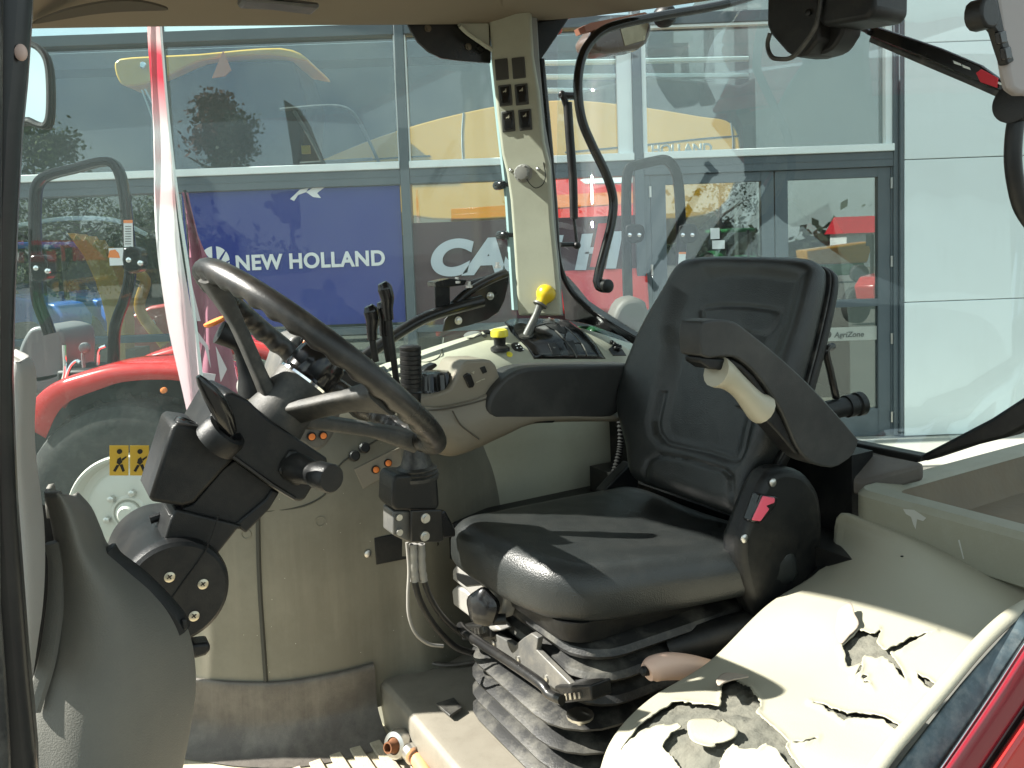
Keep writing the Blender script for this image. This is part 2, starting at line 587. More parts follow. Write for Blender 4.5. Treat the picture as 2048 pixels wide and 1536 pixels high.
M = dict(
    headliner=mat('headliner_fabric', (0.2294, 0.185, 0.1332), 0.9, bump=0.25, bscale=700, var=0.1, vscale=3),
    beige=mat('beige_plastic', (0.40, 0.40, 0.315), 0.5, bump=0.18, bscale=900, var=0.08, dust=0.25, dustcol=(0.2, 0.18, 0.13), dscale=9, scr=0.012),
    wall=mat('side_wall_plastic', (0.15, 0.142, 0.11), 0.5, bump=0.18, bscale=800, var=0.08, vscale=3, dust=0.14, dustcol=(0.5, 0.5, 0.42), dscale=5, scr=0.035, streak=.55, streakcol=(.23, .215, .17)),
    greybrown=mat('floor_moulding_rubber', (0.0925, 0.0814, 0.0703), 0.5, bump=0.25, bscale=500, var=0.14, vscale=5, dust=0.45, dustcol=(0.26, 0.24, 0.20), dscale=11, streak=.5, streakcol=(.22, .20, .17), scr=0.02),
    platform=mat('platform_plastic', (0.2146, 0.1961, 0.1591), 0.6, bump=0.2, bscale=500, var=0.14, dust=0.45, dustcol=(0.12, 0.10, 0.075), dscale=14, streak=.3, scr=0.02),
    mat_floor=mat('floor_mat', (0.50, 0.44, 0.32), 0.8, bump=0.5, bscale=300, var=0.25, vscale=20, dust=0.6, dustcol=(0.11, 0.09, 0.06), dscale=20),
    taupe=mat('taupe_plastic', (0.222, 0.1961, 0.1517), 0.45, bump=0.2, bscale=900, var=0.08, dust=0.25, dustcol=(0.14, 0.12, 0.09), dscale=11, scr=0.012),
    grey=mat('grey_cowl_plastic', (0.112, 0.112, 0.10), 0.6, bump=0.35, bscale=650, var=0.16, vscale=5, dust=0.3, dustcol=(0.20, 0.185, 0.15), dscale=5, streak=.3, streakcol=(.16, .15, .125), scr=0.018),
    panelgrey=mat('pillar_trim_plastic', (0.3108, 0.3034, 0.2886), 0.55, bump=0.15, bscale=800),
    black=mat('black_plastic', (0.0065, 0.0072, 0.0078), 0.38, spec=.35, bump=0.3, bscale=900, var=0.2, dust=0.05),
    blackgl=mat('black_gloss', (0.007, 0.007, 0.0075), 0.18, var=0.2, dust=0.04),
    blacksat=mat('black_satin_steel', (0.009, 0.009, 0.0095), 0.3, var=0.2, dust=0.05, rvar=0.1),
    wheel=mat('steering_wheel_rubber', (0.014, 0.0135, 0.0125), 0.30, bump=0.25, bscale=700, var=0.2, dust=0.3, dustcol=(0.14, 0.125, 0.1), dscale=30),
    hub=mat('steering_hub', (0.037, 0.037, 0.034), 0.5, bump=0.35, bscale=900, var=0.15, dust=0.35, dustcol=(0.2, 0.18, 0.15), dscale=40),
    vinyl=mat('black_vinyl', (0.016, 0.0185, 0.0185), 0.34, bump=0.3, bscale=560, voro=True, var=0.2, vscale=5, dust=0.16, dustcol=(0.10, 0.10, 0.088), dscale=9, rvar=0.10),
    armpad=mat('armrest_pad', (0.024, 0.025, 0.0245), 0.5, bump=0.25, bscale=800, var=0.1, dust=0.15, dustcol=(0.2, 0.19, 0.17), dscale=9),
    rubber=mat('black_rubber', (0.018, 0.0185, 0.0185), 0.45, bump=0.25, bscale=300, var=0.2, dust=0.6, dustcol=(0.21, 0.20, 0.17), dscale=16),
    steel=mat('zinc_steel', (0.62, 0.61, 0.58), 0.33, 1.0, var=0.12, dust=0.12),
    chrome=mat('chrome', (0.8, 0.81, 0.82), 0.08, 1.0, var=0.05, rvar=0.04),
    greyplate=mat('grey_painted_plate', (0.0888, 0.0888, 0.0851), 0.45, bump=0.2, bscale=300, dust=0.3),
    lightgrey=mat('light_grey_plastic', (0.2516, 0.2442, 0.2294), 0.55, bump=0.2, bscale=400, dust=0.3),
    cream=mat('cream_plastic', (0.4144, 0.3848, 0.296), 0.42, bump=0.1, bscale=500, dust=0.2),
    pink=mat('pale_pink_plastic', (0.72, 0.50, 0.40), 0.4, var=0.05),
    red_btn=mat('pinkish_red_plastic', (0.72, 0.10, 0.16), 0.4, var=0.08),
    yellow=mat('yellow_knob', (0.72, 0.495, 0.018), 0.3, var=0.06, dust=0.05),
    lemon=mat('lemon_button', (0.82, 0.70, 0.05), 0.35, var=0.06, dust=0.12, dustcol=(0.5, 0.4, 0.1)),
    orange=mat('orange_plastic', (0.85, 0.24, 0.05), 0.4, var=0.05),
    rust=mat('rusty_steel', (0.20, 0.085, 0.04), 0.75, 0.4, var=0.4, vscale=60, bump=0.5, bscale=150),
    copper=mat('bare_orange_tube', (0.66, 0.30, 0.14), 0.5, 0.1, var=0.25, vscale=40),
    red=mat('red_paint', (0.51, 0.0187, 0.017), 0.25, coat=0.6, var=0.06, dust=0.05),
    darkred=mat('dark_red_seal_paint', (0.20, 0.012, 0.022), 0.25, coat=0.5, var=0.15),
    worn=mat('worn_painted_steel', (0.07, 0.10, 0.115), 0.5, 0.3, var=0.6, vscale=70, dust=0.5, dustcol=(0.28, 0.30, 0.29), dscale=60),
    skin=mat('cream_vinyl_skin', (0.323, 0.3102, 0.2422), 0.5, bump=0.15, bscale=500, var=0.05, vscale=8, dust=0.10, dustcol=(0.3, 0.27, 0.2)),
    skinback=mat('vinyl_backing', (0.33, 0.28, 0.23), 0.8, var=0.15),
    foam=mat('dark_foam', (0.10, 0.10, 0.082), 0.95, bump=1.0, bscale=160, var=0.45, vscale=40, dust=0.2),
    tray=mat('storage_tray_plastic', (0.25, 0.25, 0.195), 0.55, bump=0.2, bscale=500, var=0.1, vscale=6, dust=0.2, dustcol=(0.42, 0.44, 0.40), dscale=18),
    trayfloor=mat('dirty_shaded_bowl', (0.13, 0.105, 0.07), 0.7, var=0.3, vscale=14, bump=0.4, bscale=90, dust=0.35, dustcol=(0.13, 0.085, 0.045), dscale=22),
    ledge=mat('rear_ledge_plastic', (0.111, 0.0999, 0.0888), 0.5, bump=0.2, bscale=500, dust=0.15),
    frame=mat('grey_aluminium_frame', (0.084, 0.108, 0.124), 0.45, var=0.06, vscale=2, dust=0.12, dustcol=(0.25, 0.27, 0.27), dscale=2.5),
    trim=mat('pale_window_flashing', (0.84, 0.90, 0.88), 0.5, var=0.08, vscale=4),
    whitewall=mat('white_cladding', (0.80, 0.875, 0.87), 0.42, var=0.03, vscale=0.8, dust=0.10, dustcol=(0.5, 0.52, 0.48), dscale=1.3, streak=.05, streakcol=(.42, .44, .40)),
    joint=mat('dark_joint', (0.08, 0.09, 0.09), 0.8),
    concrete=mat('pale_concrete', (0.336, 0.336, 0.296), 0.9, var=0.1, vscale=2, bump=0.3, bscale=60, dust=0.2, dscale=3),
    yard=mat('yard_concrete', (0.112, 0.1096, 0.096), 0.9, var=0.2, vscale=0.4, bump=0.4, bscale=30, dust=0.3, dustcol=(0.12, 0.115, 0.10), dscale=0.6),
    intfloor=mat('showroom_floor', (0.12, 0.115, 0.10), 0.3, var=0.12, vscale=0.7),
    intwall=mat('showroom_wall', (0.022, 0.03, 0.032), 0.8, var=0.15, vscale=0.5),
    machyellow=mat('machine_yellow', (0.44, 0.215, 0.004), 0.35, coat=0.3, var=0.06, vscale=2),
    machblue=mat('machine_blue', (0.015, 0.11, 0.42), 0.3, coat=0.3, var=0.08),
    machgreen=mat('machine_green', (0.02, 0.20, 0.05), 0.35, coat=0.3, var=0.08),
    machdark=mat('machine_dark', (0.012, 0.013, 0.014), 0.5, spec=.3, var=0.2),
    signblue=mat('sign_blue', (0.0102, 0.0255, 0.2295), 0.5, var=0.08, vscale=1),
    signmaroon=mat('sign_maroon', (0.068, 0.028, 0.036), 0.5, var=0.15, vscale=1),
    white=mat('white_paint', (0.78, 0.80, 0.80), 0.45, var=0.03),
    silver=mat('silver_letter', (0.55, 0.62, 0.68), 0.35, 0.2, var=0.05),
    signred=mat('sign_red', (0.62, 0.012, 0.03), 0.4, var=0.04),
    decal=mat('yellow_decal', (0.50, 0.33, 0.03), 0.5, var=0.05),
    tyre=mat('tyre_rubber', (0.03, 0.03, 0.029), 0.85, bump=0.3, bscale=80, var=0.2, dust=0.5, dustcol=(0.13, 0.125, 0.11), dscale=10),
    rim=mat('cream_wheel_rim', (0.62, 0.60, 0.53), 0.35, var=0.06, coat=0.2, dust=0.08),
    rops=mat('gloss_black_steel', (0.005, 0.005, 0.006), 0.14, coat=0.0, spec=.3, var=0.1, rvar=0.05),
    seatgrey=mat('grey_tractor_seat', (0.16, 0.17, 0.175), 0.35, bump=0.1, bscale=300),
    flagwhite=None,
    leaf=mat('leaf_green', (0.11, 0.16, 0.03), 0.7, var=0.6, vscale=0.9),
    leafdark=mat('leaf_dark', (0.028, 0.042, 0.02), 0.8, var=0.6, vscale=0.8),
    leafred=mat('leaf_russet', (0.12, 0.045, 0.03), 0.8, var=0.5, vscale=0.8),
    bark=mat('bark', (0.08, 0.06, 0.045), 0.95, bump=0.8, bscale=20, var=0.3),
    cabglass=glass('cab_glass', (0.93, 0.97, 0.96), 0.015, dust=0.055, dustcol=(0.60, 0.76, 0.74), dscale=1.2, grow=.12),  # bluish-green dust film also carries a painted haze veil
    rearglass=glass('rear_glass', (0.93, 0.97, 0.965), 0.004, dust=0.012, dustcol=(0.66, 0.76, 0.75), grow=.14),
    shopglass=glass('shop_glass', (0.86, 0.94, 0.94), 0.11, grow=.35),
    doorglass=glass('door_glass', (0.80, 0.86, 0.82), 0.17, dust=0.03),
    lens=glass('lamp_lens', (0.8, 0.85, 0.85), 0.2),
)

def flag_mat():
    m = bpy.data.materials.new('flag_cloth')
    m.use_nodes = True
    n, l = m.node_tree.nodes, m.node_tree.links
    p = n['Principled BSDF']
    tc = n.new('ShaderNodeTexCoord')
    sx = n.new('ShaderNodeSeparateXYZ')
    l.new(tc.outputs['Object'], sx.inputs[0])
    rp = n.new('ShaderNodeValToRGB')
    e = rp.color_ramp.elements
    e[0].position, e[0].color = 0.0, (0.72, 0.50, 0.52, 1)
    e[1].position, e[1].color = 1.0, (0.70, 0.34, 0.36, 1)
    for pos, c in ((0.30, (0.74, 0.56, 0.60)), (0.49, (0.80, 0.66, 0.68)), (0.53, (0.84, 0.82, 0.82)), (0.63, (0.84, 0.82, 0.82)), (0.645, (0.80, 0.55, 0.56)), (0.665, (0.80, 0.55, 0.56)), (0.68, (0.84, 0.82, 0.82)),
                   (0.71, (0.84, 0.80, 0.80)), (0.725, (0.80, 0.62, 0.62)), (0.77, (0.84, 0.80, 0.80)), (0.81, (0.76, 0.42, 0.44)), (0.87, (0.64, 0.03, 0.07)), (0.91, (0.64, 0.04, 0.08)), (0.935, (0.75, 0.5, 0.5))):
        k = e.new(pos)
        k.color = (*c, 1)
    mr = n.new('ShaderNodeMapRange')
    mr.inputs['From Min'].default_value = 0.819
    mr.inputs['From Max'].default_value = 3.198
    l.new(sx.outputs['Z'], mr.inputs['Value'])
    l.new(mr.outputs['Result'], rp.inputs['Fac'])
    l.new(rp.outputs['Color'], p.inputs['Base Color'])
    p.inputs['Roughness'].default_value = 0.6
    tl = n.new('ShaderNodeBsdfTranslucent')
    l.new(rp.outputs['Color'], tl.inputs['Color'])
    mx = n.new('ShaderNodeMixShader')
    mx.inputs[0].default_value = 0.35
    l.new(p.outputs[0], mx.inputs[1])
    l.new(tl.outputs[0], mx.inputs[2])
    l.new(mx.outputs[0], n['Material Output'].inputs['Surface'])
    return m


M['flagwhite'] = flag_mat()

# ================================================================== SETTING
D = 8.5                                   # the shop front stands this far away
GL = D + 0.05                             # its glass


def fX(px, py=500): return pY(px, py, D).x
def fZ(py, px=1024): return pY(px, py, D).z


b = B()
S_ = 900
b.poly([Vec((-S_, -S_, 0)), Vec((S_, -S_, 0)), Vec((S_, S_, 0)), Vec((-S_, S_, 0))])
struct('ground', b, M['yard'])
b = B()
b.wbox(-14, 30, D - 1.15, D + 0.02, -0.1, 0.025)
struct('footpath', b, M['concrete'], bevel=0.012)

BX0, BX1 = fX(1792), 26.0                 # the white clad wall
mull = [fX(330) - 2 * (fX(800) - fX(330)), fX(330) - (fX(800) - fX(330)), fX(330, 350), fX(811, 350), fX(1277, 350)]
ZT0, ZT1 = fZ(62), fZ(40)                 # top transom
ZM0, ZM1, ZM2 = fZ(361), fZ(331), fZ(316)  # main transom and the pale sill on it
ZTOP = ZT1 + 1.5
ZB0, ZB1 = fZ(668, 720), fZ(655, 720)

shop = thing('showroom_building', 'glass fronted showroom with grey frames, white cladding to one side and machines inside', 'building', (0, D, 0))
for x in mull:
    b = B()
    w = 0.047
    b.wbox(x - w, x + w, D - 0.06, D + 0.12, 0.03, ZTOP)
    obj('mullion', b, M['frame'], shop, bevel=0.006)
xs = mull + [BX0]
for i in range(len(xs) - 1):
    a, c = xs[i] + 0.049, xs[i + 1] - 0.049
    lastbay = i == len(xs) - 2
    b = B()
    b.wbox(a, c, D - 0.05, D + 0.11, ZM0, ZM1)
    b.wbox(a, c, D - 0.056, D - 0.05, (ZM0 + ZM1) / 2 - 0.004, (ZM0 + ZM1) / 2 + 0.004)
    b.wbox(a, c, D - 0.05, D + 0.11, ZT0, ZT1)
    obj('transom', b, M['frame'], shop, bevel=0.005)
    # pale flashing: sill and side reveals of the upper pane
    b = B()
    wr = 0.15 if i == 3 else (0.07 if lastbay else 0.012)
    wl_ = 0.045 if lastbay else 0.012
    b.wbox(a, c, D - 0.085, D + 0.045, ZM1 + 0.002, ZM2)
    obj('sill', b, M['trim'], shop, bevel=0.006)
    b = B()
    b.wbox(c - wr, c, D - 0.03, D + 0.044, ZM2 + 0.002, ZT0 - 0.002)
    b.wbox(a, a + wl_, D - 0.03, D + 0.044, ZM2 + 0.002, ZT0 - 0.002)
    if lastbay:
        b.wbox(a + wl_ + .002, c - wr - .002, D - 0.03, D + 0.044, ZT0 - 0.03, ZT0 - 0.002)
    obj('reveal', b, M['trim'], shop, bevel=0.004)
    for nm, z0, z1 in (('upper', ZM2, ZT0), ('top', ZT1, ZTOP)):
        b = B()
        b.wbox(a, c, GL, GL + 0.008, z0 + 0.002, z1 - 0.002)
        obj('pane', b, M['shopglass'], shop)
    if not lastbay:
        b = B()
        b.wbox(a, c, D - 0.05, D + 0.11, ZB0, ZB1)
        b.wbox(a, c, D - 0.05, D + 0.11, 0.03, 0.13)
        obj('transom', b, M['frame'], shop, bevel=0.005)
        for z0, z1 in ((ZB1, ZM0), (0.13, ZB0)):
            b = B()
            b.wbox(a, c, GL, GL + 0.008, z0 + 0.002, z1 - 0.002)
            obj('pane', b, M['shopglass'], shop)
# the two leaves of the entrance in the last bay
xd0, xd1 = xs[-2] + 0.049, BX0 - 0.049
DZ1, DZ0 = ZM0 - 0.003, 0.03
b = B()
b.wbox(xd0, xd0 + 0.06, D - 0.03, D + 0.1, DZ0, DZ1)
b.wbox(xd1 - 0.012, xd1 + 0.0, D - 0.03, D + 0.1, DZ0, DZ1)
obj('door_frame', b, M['frame'], shop, bevel=0.004)
b = B()
b.wbox(xs[-1] - 0.049, xs[-1] - 0.002, D - 0.06, D + 0.12, 0.03, ZTOP)
obj('mullion', b, M['frame'], shop, bevel=0.006)
zg1, zr1, zr0, zk = fZ(358, 1650), fZ(599, 1700), fZ(614, 1700), fZ(818, 1700)
leafs = [(xd0 + 0.064, fX(1548)), (fX(1550), xd1 - 0.014)]
for k, (a, c) in enumerate(leafs):
    sl = 0.155 if k == 0 else 0.13
    sr = 0.13
    dr = B()
    y0, y1 = D - 0.02, D + 0.05
    dr.wbox(a, a + sl, y0, y1, DZ0, DZ1)
    dr.wbox(c - sr, c, y0, y1, DZ0, DZ1)
    dr.wbox(a + sl, c - sr, y0, y1, zg1, DZ1)
    dr.wbox(a + sl, c - sr, y0, y1, zr0, zr1)
    dr.wbox(a + sl, c - sr, y0, y1, DZ0, zk)
    d_ = obj('door', dr, M['frame'], shop, bevel=0.004)
    for z0, z1 in ((zr1, zg1), (zk, zr0)):
        b = B()
        b.wbox(a + sl, c - sr, D + 0.012, D + 0.02, z0, z1)
        obj('pane', b, M['doorglass'], d_)
    hx = c + 0.004 if k == 1 else a - 0.004
    for hy in (366, 522, 676, 832):
        zc = fZ(hy, 1788)
        b = B()
        b.tube([Vec((hx, D - 0.035, zc - 0.055)), Vec((hx, D - 0.035, zc + 0.055))], 0.014, n=8, k=1)
        obj('hinge', b, M['steel'], d_)
    b = B()
    hx = c - 0.06 if k == 0 else a + 0.06
    b.tube([Vec((hx, D - 0.02, 0.95)), Vec((hx, D - 0.07, 0.97)), Vec((hx, D - 0.07, 1.25)), Vec((hx, D - 0.02, 1.27))], 0.012, n=8, k=4)
    obj('handle', b, M['steel'], d_)
# white cladding: one panel per course
b = B()
b.wbox(BX0 - 0.001, BX0 + 0.034, D - 0.10, D + 0.1, 0.03, ZTOP)
obj('corner_strip', b, M['frame'], shop, bevel=0.004)
pz_ = [0.03] + [fZ(y, 1900) for y in (600, 318, 88)] + [fZ(88, 1900) + 1.25, fZ(88, 1900) + 2.5]
for i in range(len(pz_) - 1):
    b = B()
    b.wbox(BX0 + 0.04, BX0 + 6.0, D - 0.10 + random.uniform(-.001, .001), D - 0.02, pz_[i] + 0.004, pz_[i + 1] - 0.004)
    obj('wall_panel', b, M['whitewall'], shop, bevel=0.006, seg=2)
    b = B()
    b.wbox(BX0 + 6.008, BX1, D - 0.10 + random.uniform(-.001, .001), D - 0.02, pz_[i] + 0.004, pz_[i + 1] - 0.004)
    obj('wall_panel', b, M['whitewall'], shop, bevel=0.006, seg=2)
b = B()
b.wbox(BX0 + 0.036, BX1, D - 0.06, D + 0.1, 0.0, ZTOP + 0.6)
obj('wall_core', b, M['joint'], shop)
# shell of the hall
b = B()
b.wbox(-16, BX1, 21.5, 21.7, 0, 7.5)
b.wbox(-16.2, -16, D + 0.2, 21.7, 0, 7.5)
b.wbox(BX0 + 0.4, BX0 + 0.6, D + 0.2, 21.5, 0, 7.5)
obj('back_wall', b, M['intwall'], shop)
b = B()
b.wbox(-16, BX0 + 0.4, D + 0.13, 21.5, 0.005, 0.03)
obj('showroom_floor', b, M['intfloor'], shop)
# roof sheets only at the back, with gaps added to let light in
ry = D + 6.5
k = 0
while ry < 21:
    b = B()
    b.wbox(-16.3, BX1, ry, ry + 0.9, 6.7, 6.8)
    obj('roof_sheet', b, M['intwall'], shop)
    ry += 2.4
    k += 1
b = B()
b.wbox(-16, BX1, D - 0.2, D - 0.05, ZTOP - 0.3, 7.2)
obj('fascia', b, M['frame'], shop)

# ------------------------------------------------------------------ signs on and behind the shop glass
YS = GL - 0.05
a, c = fX(372, 520), fX(806, 520)
z1, z0 = fZ(378, 590), fZ(652, 590)
sg = thing('blue_sign', 'blue banner with white lettering and round leaf emblem on the shop glass', 'sign', (a, YS, z0))
b = B()
b.wbox(a, c, YS, YS + 0.03, z0, z1)
obj('board', b, M['signblue'], sg)
zt = fZ(535, 620)
text('lettering', 'NEW HOLLAND', sg, M['white'], fX(472, 520), fX(770, 520), zt, YS - 0.006, bold=0.030, height=fZ(505, 620) - zt, depth=0.01, spacing=1.06)
b = B()
cx, cz, rr = fX(430, 522), fZ(522, 430), (fX(460) - fX(401)) / 2
for s_ in (-1, 1):                                  # split leaf emblem: lobes either side of a stem
    for a0, a1, r0, r1 in ((8, 46, .12, 1), (52, 88, .16, 1.0), (94, 130, .2, 1.0)):
        pts = []
        for q in range(7):
            t = R(90 - s_ * (a0 + (a1 - a0) * q / 6))
            pts.append(Vec((cx + rr * r1 * math.cos(t), YS - 0.006, cz + rr * r1 * math.sin(t))))
        t = R(90 - s_ * (a1 - 2))
        pts.append(Vec((cx + s_ * rr * 0.08 + rr * r0 * math.cos(t), YS - 0.006, cz - rr * 0.55 + rr * 0.55 * (130 - a1) / 90)))
        b.prism(pts, Vec((0, 0.005, 0)))
    b.prism([Vec((cx + s_ * rr * 0.05, YS - 0.006, cz - rr * 0.55)), Vec((cx + s_ * rr * 0.62, YS - 0.006, cz - rr * 0.72)), Vec((cx + s_ * rr * 0.35, YS - 0.006, cz - rr * 0.92)), Vec((cx + s_ * rr * 0.05, YS - 0.006, cz - rr * 0.98))], Vec((0, 0.005, 0)))
obj('emblem', b, M['white'], sg)
b = B()
for pl in ([(580, 398), (600, 379), (617, 376), (612, 384), (596, 390), (588, 402)], [(612, 384), (625, 376), (650, 374), (634, 386), (642, 396), (626, 394)]):
    b.prism(LY(pl, YS - 0.006), Vec((0, 0.005, 0)))
obj('upper_mark', b, M['white'], sg)

a, c = fX(828, 520), fX(1274, 520)
z1, z0 = fZ(440, 1000), fZ(646, 1000)
sg2 = thing('maroon_sign', 'dark maroon banner with big slanted silver lettering and a red stroke on the shop glass', 'sign', (a, YS, z0))
b = B()
b.wbox(a, c, YS, YS + 0.03, z0, z1)
obj('board', b, M['signmaroon'], sg2)
zt = fZ(543, 1000)
hh = fZ(474, 1000) - zt
text('lettering', 'CASE', sg2, M['silver'], fX(862, 510), fX(1128, 510), zt, YS - 0.03, bold=0.055, shear=0.22, height=hh, depth=0.03)
iz1 = fZ(462, 1190)
for nm, mt_, pl in (('letter_stroke', 'silver', [(1150, 540), (1164, 468), (1186, 467), (1172, 540)]),
                    ('letter_stroke', 'silver', [(1212, 537), (1226, 463), (1246, 462), (1232, 537)]),
                    ('letter_stroke', 'silver', [(1170, 508), (1173, 495), (1226, 492), (1223, 505)]),
                    ('red_stroke', 'signred', [(1180, 534), (1197, 447), (1218, 446), (1201, 534)])):
    b = B()
    b.prism(LY(pl, YS - (0.035 if mt_ == 'signred' else 0.03)), Vec((0, 0.02, 0)))
    obj(nm, b, M[mt_], sg2)

zz = fZ(668, 1700)
x0, x1 = leafs[1][0] + 0.13, leafs[1][1] - 0.13
sg3 = thing('door_sticker', 'pale strip sticker with grey slanted shop name on the lower door glass', 'sticker', (x0, D, zz))
b = B()
b.wbox(x0 + 0.01, x1 - 0.004, D + 0.004, D + 0.007, fZ(681, 1700), fZ(654, 1700))
obj('strip', b, mat('frosted_strip', (0.40, 0.42, 0.38), 0.6), sg3)
text('lettering', 'AgriZone', sg3, mat('sticker_grey', (0.13, 0.14, 0.13), 0.6), fX(1668, 668), fX(1728, 668), fZ(674, 1700), D + 0.001, bold=0.012, shear=0.2, depth=0.003)
b = B()
b.lathe(Vec((fX(1655, 668), D + 0.003, fZ(669, 1655))), Vec((0, -1, 0)), [(0.042, 0), (0.042, 0.002), (0.03, 0.002), (0.03, 0)], n=20)
b.wbox(fX(1655, 668) - .014, fX(1655, 668) + .03, D + 0.0, D + 0.002, fZ(672, 1655), fZ(667, 1655))
obj('emblem', b, M['greyplate'], sg3)
# papers taped inside the first door leaf
for px0, px1, py0, py1, lab in ((1422, 1440, 456, 478, 'small white paper notice taped high on the left door glass'), (1425, 1450, 481, 498, 'white and blue paper notice taped under another on the left door glass')):
    b = B()
    b.wbox(fX(px0), fX(px1), D + 0.007, D + 0.010, fZ(py1, 1430), fZ(py0, 1430))
    tag(obj('paper_notice', b, M['white'], loc=Vec((fX(px0), D, fZ(py1, 1430)))), lab, 'notice', 'paper notices on the door')
b = B()
b.wbox(fX(213), fX(243), GL - 0.004, GL - 0.001, fZ(531, 228), fZ(496, 228))
nt = thing('window_notice', 'white notice with orange picture stuck on the shop glass behind the roll bar', 'notice', (fX(213), GL, fZ(531, 228)))
obj('sheet', b, M['white'], nt)
b = B()
b.prism(LY([(216, 515), (219, 501), (230, 499), (237, 506), (240, 516)], GL - 0.007), Vec((0, 0.002, 0)))
obj('picture', b, M['orange'], nt)

# ------------------------------------------------------------------ machines inside the showroom
Yh = 10.6
hv = thing('yellow_harvester', 'huge yellow harvester body with grey guard rail filling the upper showroom panes', 'harvester', (0, Yh + 1, 0.03))
b = B()
out = [(604, 336), (650, 316), (760, 272), (880, 236), (1000, 210), (1080, 202), (1160, 200), (1290, 214), (1400, 232), (1452, 240), (1474, 262), (1482, 300), (1476, 350), (1440, 420), (1330, 440), (1120, 430), (960, 440), (820, 432), (690, 380)]
HN = Vec((0, -.88, .475))
HP = Vec((0, Yh, 2.3))
b.prism([_hit(x, y, HN, HP.dot(HN)) for x, y in out], Vec((0, 2.2, -.35)), k=3)
obj('body', b, M['machyellow'], hv, bevel=0.14, seg=4)
for pl in ([(927, 226), (924, 270), (926, 325)], [(1130, 305), (1290, 290), (1400, 278), (1478, 272)], [(1462, 246), (1466, 290), (1462, 330)], [(640, 330), (760, 318), (860, 312)]):
    b = B()
    b.tube([_hit(x, y, HN, HP.dot(HN)) for x, y in pl], 0.013, n=6)
    obj('panel_seam', b, M['machdark'], hv)
b = B()
b.wbox(pY(603, 300, Yh - .26).x, pY(619, 300, Yh - .26).x, Yh - 0.262, Yh - 0.2, pY(610, 307, Yh - .26).z, pY(610, 291, Yh - .26).z)
obj('decal', b, M['decal'], hv)
b = B()
b.tube(LY([(560, 219), (640, 212), (680, 213), (705, 225), (725, 255), (758, 325)], Yh - 0.4), 0.02, n=8)
b.tube(LY([(588, 222), (620, 275), (648, 330)], Yh - 0.4), 0.022, n=8)
b.tube(LY([(600, 327), (680, 322), (745, 318)], Yh - 0.4), 0.02, n=8)
obj('guard_rail', b, M['greyplate'], hv)
zz = fZ(303, 1330)
p0, p1 = pY(1236, 300, Yh + .36), pY(1424, 294, Yh + .36)
text('lettering', 'NEW HOLLAND', hv, M['white'], p0.x, p1.x, pY(1330, 308, Yh + .36).z, Yh + 0.36, bold=0.03, depth=0.02)
b = B()
wl0 = pY(1400, 620, Yh)
for px in (930, 1400):
    p = pY(px, 600, Yh + 0.4)
    b.lathe(Vec((p.x, Yh + 0.3, 0.85)), Vec((0, 1, 0)), [(0.3, 0), (0.78, 0), (0.85, 0.06), (0.85, 0.5), (0.78, 0.56), (0.3, 0.56)], n=32)
obj('wheels', b, M['tyre'], hv)

Yc = 11.0
cb = thing('combine_cab', 'yellow topped combine cab with round lamp and red warning triangle in the showroom', 'combine', (pY(420, 300, Yc).x, Yc, 0.03))
b = B()
b.prism(LY([(228, 134), (238, 117), (300, 112), (400, 107), (480, 99), (560, 95), (600, 106), (616, 122), (585, 116), (540, 110), (480, 112), (400, 122), (350, 145), (290, 168), (250, 172), (236, 160)], Yc), Vec((0, 1.4, 0)), k=2)
obj('roof', b, mat('lifted_machine_yellow', (.80, .44, .02), .35), cb, bevel=0.03)  # machine yellow with the light missing in the hall put into its colour
b = B()
b.prism(LY([(300, 176), (420, 124), (585, 120), (612, 200), (600, 330), (560, 400), (330, 400), (300, 300)], Yc + 0.2), Vec((0, 1.2, 0)))
obj('cab_body', b, M['machdark'], cb, bevel=0.04)
b = B()
b.lathe(pY(287, 131, Yc - 0.02), Vec((0, -1, 0)), [(0.045, 0), (0.045, 0.02), (0.03, 0.035)], n=16)
obj('lamp', b, M['chrome'], cb)
b = B()
b.prism(LY([(446, 101), (462, 140), (450, 152), (424, 156)], Yc - 0.05), Vec((0, 0.02, 0)))
obj('warning_triangle', b, M['orange'], cb)
b = B()
for pl in ([(284, 180), (306, 240), (330, 330)], [(290, 178), (316, 230), (345, 300)]):
    b.tube(LY(pl, Yc - 0.1), 0.014, n=6)
obj('mirror_arm', b, M['steel'], cb)

# the yellow toothed guard low in the left bay
YG = 9.6
tw_ = thing('toothed_guard', 'curved yellow guard with pointed teeth low in the showroom window behind the roll bar', 'machine part', (pY(200, 700, YG).x, YG, 0.03))
b = B()
pts = [(134, 466)]
arc = [(146, 480), (166, 482), (184, 490), (200, 500), (213, 514), (224, 532)]
tips = [(152, 468), (172, 472), (190, 480), (207, 493), (221, 510)]
for i in range(len(arc)):
    pts.append(arc[i])
    if i < len(tips):
        pts.append(tips[i])
pts += [(236, 560), (246, 600), (250, 645), (250, 720), (216, 720), (214, 645), (204, 604), (190, 560), (168, 512)]
b.prism(LY(pts, YG), Vec((0, .25, 0)))
obj('guard', b, M['machyellow'], tw_, bevel=.006)
b = B()
q = pY(235, 700, YG)
b.wbox(q.x - .1, q.x + .2, YG + .02, YG + .4, .03, q.z)
obj('stand', b, M['machdark'], tw_)
YV = 20.0
vh = thing('white_roofed_vehicle', 'dark glazed vehicle with a curved white roof edge deep in the left bay', 'vehicle', (pY(160, 640, YV).x, YV, 0.03))
b = B()
b.prism(LY([(-60, 478), (60, 456), (140, 446), (230, 450), (290, 478), (320, 560), (320, 640), (-60, 640)], YV), Vec((0, 2.0, 0)))
obj('body', b, M['machdark'], vh, bevel=.05)
b = B()
b.tube(LY([(-60, 470), (60, 447), (140, 437), (230, 441), (294, 470)], YV - .06), .055, n=8, flat=(1, .6))
